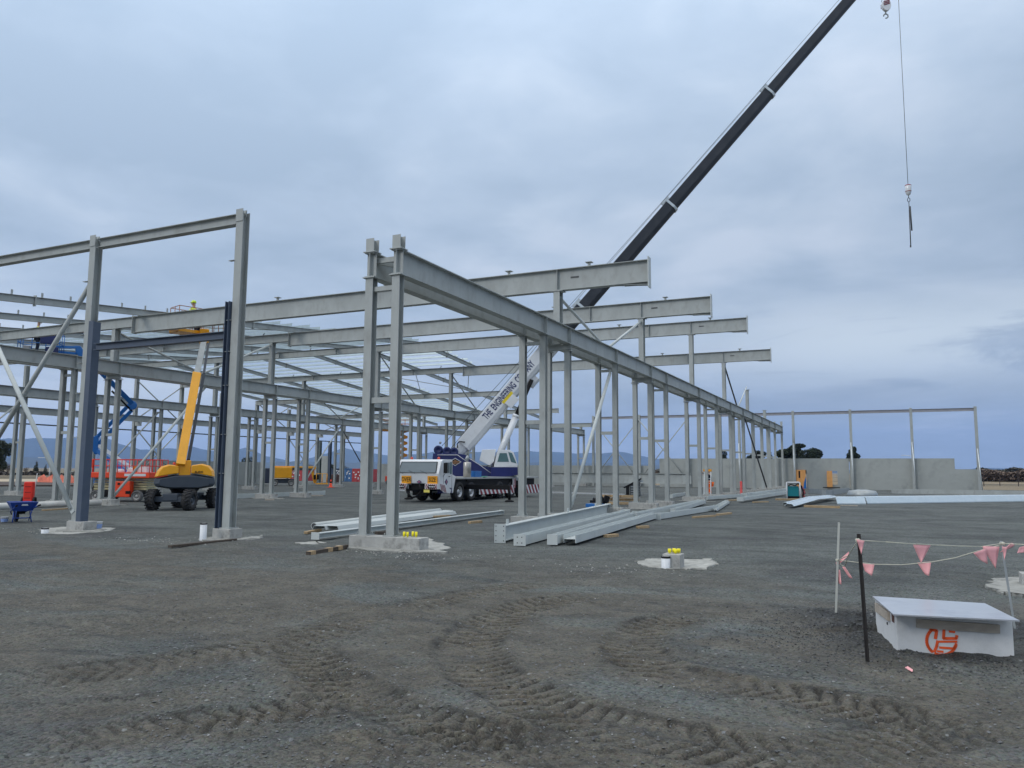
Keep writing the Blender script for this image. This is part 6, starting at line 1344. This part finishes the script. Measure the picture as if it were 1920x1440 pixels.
for i, px in enumerate((598, 617)):
    p = at(px, 900, Y=78+i); single(MB().ib((p.x, 78+i, 0), (p.x, 78+i, 5.1), .3, .35, .02, .02, up=(0, 1, 0)), 'dark_steel_post', BLUEST if i else mat('green_grey_steel', lin((86, 98, 100)), .5), ['broad dark grey post beside the free standing panel', 'slim dark blue post right of the free standing panel'][i], 'steel post')
# people ---------------------------------------------------------------------
def skin_mesh(name, J, E, m, parent, sub=1, root=0):
    me = bpy.data.meshes.new(name); me.from_pydata([tuple(p) for p, r in J], E, []); o = bpy.data.objects.new(name, me); COL.objects.link(o)
    sk = o.modifiers.new('skin', 'SKIN'); sk.use_smooth_shade = True
    for i, (p, r) in enumerate(J): v = me.skin_vertices[0].data[i]; v.radius = (r, r) if not isinstance(r, tuple) else r; v.use_root = (i == root)
    sb_ = o.modifiers.new('sub', 'SUBSURF'); sb_.levels = sub; sb_.render_levels = sub
    dg = bpy.context.evaluated_depsgraph_get(); dg.update(); m2 = bpy.data.meshes.new_from_object(o.evaluated_get(dg)); bpy.data.objects.remove(o); bpy.data.meshes.remove(me)
    m2.name = name; m2.materials.clear(); m2.materials.append(m); [setattr(p, 'use_smooth', True) for p in m2.polygons]
    if parent is None: return m2
    m2.transform(frame_of(parent).inverted()); o = bpy.data.objects.new(name, m2); COL.objects.link(o); o.parent = parent; return o
def person(base, heading, lab, hands, vest, legsm, hatm, lean=0.0, squat=0.0, fat=1.0):
    """heading: rad, facing direction; hands: two local targets (x right, y forward, z up)"""
    T = thing('person', lab, 'person', base, heading); M_ = mtx(T); P = lambda x, y, z: M_ @ Vector((x, y, z))
    hz = .92-squat; ly = lean
    pel = (0, 0, hz); ch = (0, ly*.55, hz+.30); shz = hz+.50; neck = (0, ly, hz+.56); head = (0, ly+.03, hz+.74)
    J = []; E = []
    def j(p, r, par=None): J.append((P(*p), r)); 
    def add(p, r, par): J.append((P(*p), r)); E.append((par, len(J)-1)) if par is not None else None; return len(J)-1
    a = add(pel, (.135, .105), None); b_ = add((0, ly*.28, hz+.15), (.125, .095), a); c_ = add(ch, (.145, .10), b_); n0 = add((0, ly*.9, hz+.48), (.10, .07), c_); n_ = add(neck, .055, n0)
    h0 = add((0, ly+.01, hz+.63), .062, n_); h1 = add(head, (.078, .092), h0); h2 = add((0, ly+.02, hz+.83), (.066, .078), h1)
    Hn = []
    for s, hd_ in zip((-1, 1), hands):
        sh = (s*.175, ly*.9, shz-.03); hx, hy, hzz = hd_
        el = ((sh[0]+hx)/2+s*.09, (sh[1]+hy)/2-.03, (sh[2]+hzz)/2-.11)
        i1 = add(sh, .058, n0); i2 = add(el, .044, i1); i3 = add((hx, hy, hzz), .029, i2); dv = (Vector((hx, hy, hzz))-Vector(el)).normalized()
        i4 = add(tuple(Vector((hx, hy, hzz))+dv*.07), (.040, .020), i3); Hn.append((Vector((hx, hy, hzz)), dv, s))
    for s in (-1, 1):
        kn = (s*.11, .04+squat*.9, hz*.53+squat*.12); i1 = add((s*.095, 0, hz-.06), .088, a); i2 = add(kn, .060, i1); i3 = add((s*.12, -.02, .10), .042, i2); i4 = add((s*.13, .12, .05), (.045, .035), i3)
    body = skin_mesh('body', J, E, SKIN, T)
    bm = bmesh.new(); bm.from_mesh(body.data); inv = M_.inverted()
    fmB = MB()   # fingers, nose, ears
    for w_, dv, s in Hn:
        side = dv.cross(Vector((0, 0, 1))); side = side.normalized() if side.length > .1 else Vector((1, 0, 0)); k0 = w_+dv*.085
        for q, ln in zip((-.030, -.010, .010, .030), (.060, .072, .068, .052)):
            p0 = k0+side*q; p1 = p0+dv*ln*.5+Vector((0, 0, -.008)); p2 = p1+dv*ln*.35+Vector((0, 0, -.022)); fmB.tube(p0, p1, .0095, .009, n=6); fmB.tube(p1, p2, .009, .007, n=6)
        t0 = w_+dv*.03-side*s*.03; t1 = t0+dv*.03-side*s*.025; fmB.tube(t0, t1, .011, .010, n=6); fmB.tube(t1, t1+dv*.028, .010, .008, n=6)
    hv_ = Vector(head); fmB.poly([hv_+Vector((-.014, .088, -.015)), hv_+Vector((.014, .088, -.015)), hv_+Vector((.006, .098, .03)), hv_+Vector((-.006, .098, .03))], .022, (0, 1, -.2))
    for s in (-1, 1): fmB.lathe([(.001, -.01), (.028, -.006), (.03, .006), (.001, .012)], hv_+Vector((s*.085, 0, .0)), (s, 0, 0), 8)
    o0 = len(bm.verts); vs = [bm.verts.new(v) for v in fmB.v]; bm.verts.ensure_lookup_table()
    for f in fmB.f:
        try: bm.faces.new([vs[i] for i in f])
        except ValueError: pass
    bm.to_mesh(body.data); bm.free()
    ey = MB(M_)
    for s in (-1, 1): ey.lathe([(.001, -.01), (.011, 0), (.001, .01)], hv_+Vector((s*.032, .088, .028)), (0, 1, 0), 8)
    ey.bx(hv_+Vector((-.024, .086, -.048)), hv_+Vector((.024, .094, -.040))); ey.build('eyes_and_mouth', BLACK, T)
    # clothing follows the same joints a little fatter
    k = lambda i, f: (J[i][0], tuple(x*f for x in J[i][1]) if isinstance(J[i][1], tuple) else J[i][1]*f)
    idx = [0, 1, 2, 3, 8, 9, 12, 13]
    JJ = [k(0, 1.13), k(1, 1.15), k(2, 1.15), k(3, 1.18), k(8, 1.35), k(9, 1.35), k(12, 1.35), k(13, 1.35)]
    for hi, ei in ((10, 9), (14, 13)): JJ.append((J[ei][0].lerp(J[hi][0], .85), .040))
    skin_mesh('jacket', JJ, [(0, 1), (1, 2), (2, 3), (3, 4), (4, 5), (3, 6), (6, 7), (5, 8), (7, 9)], vest, T)
    JL = [k(0, 1.14*fat)]; EL = []
    for st_ in (16, 20):
        JL += [k(st_, 1.18*fat), k(st_+1, 1.3*fat), (J[st_+1][0].lerp(J[st_+2][0], .88), .062*fat)]; q = len(JL); EL += [(0, q-3), (q-3, q-2), (q-2, q-1)]
    skin_mesh('trousers', JL, EL, legsm, T)
    bt = MB(M_)
    for s in (-1, 1): bt.box((s*.125, .05, .055), (.10, .28, .11))
    each(bt, 'boot', BLACK, T, 1, .03)
    if hatm:
        ht = MB(M_); hc = hv_+Vector((0, 0, .045)); ht.lathe([(.001, .125), (.06, .115), (.098, .075), (.112, .01), (.112, 0), (.10, 0)], hc, n=18); ht.add([hc+Vector((math.cos(a)*.125, math.sin(a)*.12+.045, .0)) for a in [math.pi*i/8 for i in range(9)]]+[hc+Vector((math.cos(a)*.10, math.sin(a)*.09+.02, .02)) for a in [math.pi*i/8 for i in range(9)]], [(i, i+1, 10+i, 9+i) for i in range(8)]); ht.build('hard_hat', hatm, T)
    return T
bc_, ag = BASK_B
person((bc_+Vector((-.35, 0, .055))).to_tuple(), ag-1.4, 'worker in a yellow hi-vis jacket, black trousers and white helmet in the blue lift basket', ((-.30, .30, 1.10), (.28, .38, 1.12)), HIVIS, NAVYC, HATW)
pm_, ag = BASK_Y
person((pm_+Vector((.12, .05, -.12))).to_tuple(), ag+.5, 'worker in yellow hi-vis with a yellow helmet bending over in the yellow lift basket', ((-.45, .45, .95), (.1, .55, .95)), HIVIS, NAVYC, mat('yellow_hard_hat', lin((200, 230, 50)), .4), lean=.34, squat=.12)
c = G(1331, 931); person(c.to_tuple(), math.atan2(-c.x, c.y)+R_(75), 'worker in a dark top and bright orange trousers with raised arms beside the ladder', ((-.22, .45, 1.62), (.2, .42, 1.40)), NAVYC, HIVISO, mat('dark_blue_hard_hat', (.03, .06, .12), .4), fat=1.5)
# crumbs of spilt concrete scattered on the gravel near the footings
def s_cr():
    k = rng.random()
    if k < .4: cx_c, cy_c, sx_c = -8.3, 12.9, .8
    elif k < .7: cx_c, cy_c, sx_c = -14.9, 12.6, 1.0
    elif k < .85: cx_c, cy_c, sx_c = -4.0, 12.6, .6
    else: cx_c, cy_c, sx_c = -19.8, 13.0, 1.0
    return cx_c+rng.gauss(0, sx_c), cy_c+rng.gauss(0, .34)
stones('concrete_crumbs', 520, s_cr, .006, .022, mat('concrete_crumb', (.36, .36, .34), .9, 0, .25, 9), 'pale crumbs of spilt concrete scattered in front of the near footings')
# ------------------------------------------------------------------ vegetation, fences, far land
def leaf_mat(nm, c, v=.45): return mat(nm, c, .8, 0, v, 1.2)
LEAFD = leaf_mat('dark_conifer_foliage', (.022, .036, .020)); LEAFM = leaf_mat('olive_foliage', (.045, .058, .030)); TWIG = leaf_mat('bare_brown_twigs', (.085, .065, .052)); BARK = mat('bark', (.07, .055, .045), .9, 0, .3, 4)
HEDGE = leaf_mat('brown_scrub', (.15, .11, .085)); 
def crown(blobs, n, leaf, seed):
    """leaf clumps filling overlapping ellipsoids: (centre, radii)"""
    r = random.Random(seed); V_ = []; F_ = []; vol = [b2[1][0]*b2[1][1]*b2[1][2] for b2 in blobs]; tv = sum(vol)
    for (c, rad), w in zip(blobs, vol):
        for _ in range(int(n*w/tv)):
            while True:
                p = Vector((r.uniform(-1, 1), r.uniform(-1, 1), r.uniform(-1, 1)))
                if .25 < p.length < 1: break
            p = p.normalized()*(p.length**.45); q = Vector(c)+Vector((p.x*rad[0], p.y*rad[1], p.z*rad[2]))
            s = leaf*r.uniform(.5, 1.5); e = Euler((r.uniform(-.9, .9), r.uniform(-.9, .9), r.uniform(0, 6.3))).to_matrix(); o = len(V_)
            V_ += [tuple(q+e @ Vector(v)*s) for v in ((-1, -.5, 0), (0, -.8, .2), (1, -.1, 0), (.3, .8, -.15), (-.7, .6, .1))]; F_.append((o, o+1, o+2, o+3, o+4))
    mb = MB(); mb.v = V_; mb.f = F_; mb.sm = [False]*len(F_); return mb
def tree(nm, lab, cat, base, h, w, kind, seed, m, group=None, n=2200):
    T = thing(nm, lab, cat, base, 0, group); r = random.Random(seed); b0 = Vector(base); tr = MB(); top = b0+Vector((r.uniform(-.1, .1)*w, 0, h*(.6 if kind != 'cone' else .95)))
    tr.tube(b0-Vector((0, 0, .3)), top, h*.035, h*.012, n=8); blobs = []
    if kind == 'cone':
        for i in range(9): t = i/8; blobs.append((b0+Vector((r.uniform(-.08, .08)*w, 0, h*(.12+.80*t))), (w*.5*(1-t*.82)*r.uniform(.85, 1.15), w*.5*(1-t*.82), h*.09)))
    elif kind == 'flat':
        for i in range(11):
            a = r.uniform(0, 6.28); k = r.uniform(.1, 1); c = b0+Vector((math.cos(a)*w*.36*k, math.sin(a)*w*.36*k, h*r.uniform(.52, .90))); tr.tube(b0+Vector((0, 0, h*.35)), c, h*.014, h*.006, n=5); blobs.append((c, (w*r.uniform(.13, .24), w*.18, h*r.uniform(.05, .11))))
    else:
        for i in range(12):
            a = r.uniform(0, 6.28); k = r.uniform(0, 1); c = b0+Vector((math.cos(a)*w*.30*k, math.sin(a)*w*.3*k, h*r.uniform(.30, .85))); tr.tube(b0+Vector((0, 0, h*.2)), c, h*.012, h*.005, n=5); blobs.append((c, (w*r.uniform(.16, .28), w*.22, h*r.uniform(.12, .20))))
    tr.build('trunk', BARK, T); crown(blobs, int(n*2.2), h*.015 if kind != 'bare' else h*.009, seed).build('crown', m, T); return T
def tpx(nm, lab, cat, px, ybase, ytop, wpx, dist, kind, seed, m, group=None, n=2200):
    d = (FWD*F_PX+RT*(px-960)-UP*(ybase-720)); d2 = Vector((d.x, d.y, 0)); b0 = EYEP+d*(dist/d2.length); b0.z = -.3; k = dist/F_PX*math.cos(math.atan((px-960)/F_PX)); k = (b0-EYEP).dot(FWD)/F_PX
    hh = (ybase-ytop)*k+(EYEP+d*(dist/d2.length)).z+.3; return tree(nm, lab, cat, b0, hh, wpx*k, kind, seed, m, group, n)
tpx('cypress_tree', 'large dark flat-topped cypress behind the end of the near runway', 'tree', 1483, 886, 829, 58, 175, 'flat', 3, LEAFD, n=5200)
tpx('cypress_tree', 'bushy dark cypress right of the largest one', 'tree', 1520, 886, 836, 48, 170, 'round', 4, LEAFD, n=4200)
tpx('cypress_tree', 'lone dark cypress with a thin trunk behind the slim column at right', 'tree', 1600, 886, 836, 30, 180, 'flat', 8, LEAFD, n=2600)
tpx('cypress_tree', 'dark cypress seen between the far runway columns', 'tree', 1418, 886, 841, 34, 185, 'flat', 11, LEAFD, n=2200); tpx('cypress_tree', 'dark cypress left of the black prop of the far runway', 'tree', 1358, 886, 843, 26, 185, 'round', 12, LEAFD, n=1600); tpx('cypress_tree', 'small dark cypress farthest left behind the tall wall panels', 'tree', 1444, 886, 846, 18, 185, 'round', 16, LEAFD, n=1200)
tpx('conifer', 'tall dark conifer at the left edge', 'tree', -2, 890, 828, 44, 150, 'round', 21, LEAFM, n=3000)
tpx('conifer', 'slender grey conifer between the left runway columns', 'tree', 67, 888, 863, 13, 200, 'cone', 22, LEAFM, n=1600); tpx('conifer', 'pair-topped dark conifer left of the street lamp', 'tree', 85, 889, 870, 12, 190, 'cone', 23, LEAFD, n=1300)
tpx('bare_tree', 'round bare brown tree left of the slender conifer', 'tree', 48, 889, 876, 14, 190, 'bare', 24, TWIG, n=1800); tpx('bare_tree', 'bare brown tree behind the left pair of posts', 'tree', 14, 889, 868, 26, 185, 'bare', 26, TWIG, n=2400); tpx('bushy_tree', 'dark bushy tree right of the street lamp', 'tree', 102, 889, 872, 14, 190, 'round', 25, LEAFM, n=1200)
tpx('bushy_tree', 'green tree behind the left wall, beside the tall gable column', 'tree', 463, 880, 857, 26, 140, 'round', 31, LEAFD, n=2200); tpx('bushy_tree', 'round green tree behind the blue container', 'tree', 648, 884, 872, 16, 150, 'round', 33, LEAFM, n=1400); tpx('bushy_tree', 'dark green tree behind the slim blue post', 'tree', 618, 884, 866, 26, 155, 'flat', 34, LEAFD, n=1800); tpx('bare_tree', 'bare twiggy tree left of the free standing panel', 'tree', 580, 886, 868, 22, 150, 'bare', 35, TWIG, n=2200)
tpx('shrub', 'brown round shrub seen through the gap in the far wall', 'shrub', 1228, 900, 882, 14, 110, 'bare', 36, HEDGE, n=1800)
# scrub belts (nobody could count the bushes)
def belt(nm, lab, x0, x1, yt, yb, dist, m, seed, n, leaf=.35):
    r = random.Random(seed); mb = MB(); V_ = []; F_ = []
    for i in range(n):
        px = x0+(x1-x0)*r.random(); top = yt+4*(vn(px*.05+seed)-.5)*2; py = yb-(yb-top)*r.random()**.8; d = (FWD*F_PX+RT*(px-960)-UP*(py-720)); dd = dist*(1+.12*r.random()); p = EYEP+d*(dd/Vector((d.x, d.y, 0)).length)
        s = leaf*r.uniform(.5, 1.6); e = Euler((r.uniform(-.9, .9), r.uniform(-.9, .9), r.uniform(0, 6.3))).to_matrix(); o = len(V_); V_ += [tuple(p+e @ Vector(v)*s) for v in ((-1, -.5, 0), (0, -.8, .2), (1, -.1, 0), (.3, .8, -.15), (-.7, .6, .1))]; F_.append((o, o+1, o+2, o+3, o+4))
    mb.v = V_; mb.f = F_; mb.sm = [False]*len(F_); o = mb.build(nm, m); return tag(o, lab, 'scrub', None, 'stuff')
def vn(x): i = math.floor(x); f = x-i; h_ = lambda k: (math.sin(k*127.1)*43758.5) % 1; return h_(i)*(1-f)+h_(i+1)*f
belt('scrub_belt', 'dark brown belt of scrub behind the paddock at right', 1832, 1960, 884, 901, 230, HEDGE, 5, 16000, .26); belt('scrub_belt', 'darker green brown belt of scrub farther back at right', 1832, 1960, 880, 893, 300, leaf_mat('dark_scrub', (.06, .06, .05)), 6, 12000, .36)
belt('scrub_belt', 'brown belt of bare bushes beyond the road at left', -40, 300, 887, 899, 190, leaf_mat('grey_brown_scrub', (.06, .05, .042)), 9, 12000, .4)
belt('scrub_belt', 'low dark scrub beyond the containers', 480, 1240, 882, 890, 260, leaf_mat('dark_scrub', (.035, .035, .028)), 14, 6000, .6)
# wire fence at right
for i, (px, yt, yb) in enumerate(((1845, 882, 912), (1875, 884, 911), (1910, 882, 912))):
    b0 = G(px, yb); k = (b0-EYEP).dot(FWD)/F_PX; single(MB().bar(b0, b0+Vector((0, 0, (yb-yt)*k)), .09, .09, up=(0, 1, 0)), 'fence_post', mat('dark_fence_post', (.04, .03, .03), .8), ['left dark fence post beside the last wall panel', 'middle dark fence post in the dry paddock', 'tall right dark fence post near the right edge'][i], 'fence post', 'dark fence posts at right')
# left strips of road edge with orange barrier mesh
def strip_(nm, x0, x1, y0, y1, m, lab, z=.05, kind='structure', hh=None):
    P = [G(x0, y1), G(x1, y1), G(x1, y0), G(x0, y0)]; o = MB().poly([Vector((p.x, p.y, -.05)) for p in P], z+.05, (0, 0, 1)).build(nm, m); return tag(o, lab, None, None, kind)
strip_('sand_track', -60, 300, 899, 905, mat('pale_sand', (.42, .35, .25), .9, 0, .15, .3), 'pale sandy track beyond the site at left', .06)
strip_('earth_bank', -60, 262, 905, 912, mat('dark_brown_earth', (.075, .055, .045), .9, 0, .3, .5), 'low dark brown earth bank at left', .12)
A, B = G(70, 906), G(150, 908); bmn = MB(); n_ = 14
for i in range(n_):
    if i in (5, 6): continue
    p, q = A.lerp(B, i/n_), A.lerp(B, (i+1)/n_); bmn.poly([p, q, q+Vector((0, 0, .75+.2*math.sin(i*2.1))), p+Vector((0, 0, .75+.2*math.sin((i-1)*2.1)))], .02, (0, 1, 0))
single(bmn, 'barrier_mesh', mat('orange_barrier_mesh', lin((235, 130, 105)), .7, 0, .3, 2), 'faded orange barrier mesh beyond the site at left', 'barrier mesh')
# street lamps
def lamp(px, yb, yt, dist, lab, sd=-1):
    d = (FWD*F_PX+RT*(px-960)-UP*(yb-720)); p = EYEP+d*(dist/Vector((d.x, d.y, 0)).length); k = (p-EYEP).dot(FWD)/F_PX; H_ = (yb-yt)*k; p.z = -.2
    T = thing('street_lamp', lab, 'street lamp', p); W_ = mat('white_lamp_post', (.62, .65, .68), .4); MB().tube(p, p+Vector((0, 0, H_*.72)), .10, .07, n=8).build('post', W_, T); ar = [p+Vector((0, 0, H_*.72))+RT*(sd*H_*.38*(1-math.cos(t)))+Vector((0, 0, H_*.28*math.sin(t))) for t in [math.pi/2*i/7 for i in range(8)]]; MB().path(ar, .065, 7).build('curved_arm', W_, T); MB().bar(ar[-1], ar[-1]+RT*sd*.9, .22, .12).build('lamp_head', W_, T)
lamp(92, 899, 862, 170, 'white street lamp with a curved arm among the trees at left'); lamp(1719, 892, 842, 190, 'grey street lamp arching above the far wall at right')
# ------------------------------------------------------------------ mountains
def ridge(nm, lab, prof, D, depth, m, seed, base_z=-5):
    """prof: (photo px, photo y of the crest); a real ridge at distance D with slopes before and behind"""
    r = np.random.default_rng(seed); xs_, ys_2 = zip(*prof); n = 260; V_ = []; rows = [(-1, 0), (-.72, .12), (-.48, .32), (-.26, .60), (-.10, .86), (0, 1.0), (.15, .9), (.4, .55), (1, 0)]
    for i in range(n):
        px = xs_[0]+(xs_[-1]-xs_[0])*i/(n-1); py = float(np.interp(px, xs_, ys_2)); py += 0.7*math.sin(px*.11+seed)+.5*math.sin(px*.27+seed*2)+.35*math.sin(px*.71)
        d = FWD*F_PX+RT*(px-960)-UP*(py-720); d2 = Vector((d.x, d.y, 0)); hz_ = EYE+d.z/d2.length*D; u_ = d2.normalized()
        for k, (o, f) in enumerate(rows):
            dd = D+o*depth*(1 if o < 0 else .8); sp = 1+.10*(vn(i*.23+k*7.3+seed)-.5)*(1 if 0 < f < 1 else 0); V_.append((u_.x*dd, u_.y*dd, base_z+(hz_-base_z)*f*sp))
    R2 = len(rows); F_ = [(i*R2+j, (i+1)*R2+j, (i+1)*R2+j+1, i*R2+j+1) for i in range(n-1) for j in range(R2-1)]
    me = bpy.data.meshes.new(nm); me.from_pydata(V_, [], F_); [setattr(p, 'use_smooth', True) for p in me.polygons]; me.materials.append(m); o = bpy.data.objects.new(nm, me); COL.objects.link(o); return tag(o, lab, None, None, 'structure')
MT = mat('bush_covered_mountain', (.025, .045, .055), .95, 0, .35, .0015); MT2 = mat('bush_covered_hill', (.030, .045, .045), .95, 0, .35, .003)
ridge('mountain_range', 'blue mountain range on the horizon', [(-700, 850), (-300, 830), (-60, 824), (60, 822), (150, 821), (200, 820), (225, 833), (265, 843), (330, 840), (352, 836), (400, 846), (440, 843), (463, 838), (490, 852), (545, 866), (580, 860), (610, 850), (646, 840), (690, 849), (740, 855), (790, 850), (850, 846), (930, 848), (1000, 846), (1090, 850), (1140, 849), (1172, 847), (1190, 853), (1230, 860), (1320, 867), (1450, 874), (1600, 880), (1780, 880), (1870, 877), (1930, 881), (2200, 884)], 9500, 2200, MT, 3)
ridge('foothills', 'darker blue foothills below the mountains', [(-700, 866), (-100, 860), (60, 858), (180, 862), (260, 868), (360, 872), (480, 868), (560, 864), (620, 868), (700, 866), (780, 872), (900, 868), (1040, 866), (1180, 869), (1260, 874), (1400, 880), (1700, 884), (1900, 883), (2200, 886)], 6200, 1500, MT2, 5)
# ------------------------------------------------------------------ air between the camera and the mountains
hb = MB().bx((-14000, -1900, -5), (14000, 14000, 760)); hz_o = hb.build('haze', None) if False else None
me = bpy.data.meshes.new('haze'); v8 = [(x, y, z) for x in (-14800, 14800) for y in (-2400, 14800) for z in (-8, 720)]
me.from_pydata(v8, [], [(0, 1, 3, 2), (4, 6, 7, 5), (0, 4, 5, 1), (2, 3, 7, 6), (0, 2, 6, 4), (1, 5, 7, 3)]); hz_o = bpy.data.objects.new('haze', me); COL.objects.link(hz_o)
hm = bpy.data.materials.new('haze'); hm.use_nodes = True; ht_ = hm.node_tree; ht_.nodes.clear(); ho = ht_.nodes.new('ShaderNodeOutputMaterial'); hv2 = ht_.nodes.new('ShaderNodeVolumePrincipled')
hv2.inputs['Color'].default_value = (.36, .56, .98, 1); hv2.inputs['Density'].default_value = 7.5e-5; hv2.inputs['Anisotropy'].default_value = 0.0
ht_.links.new(hv2.outputs[0], ho.inputs['Volume']); me.materials.append(hm); tag(hz_o, 'thin blue haze in the air towards the mountains', 'haze', None, 'stuff')
scene.cycles.volume_bounces = 2
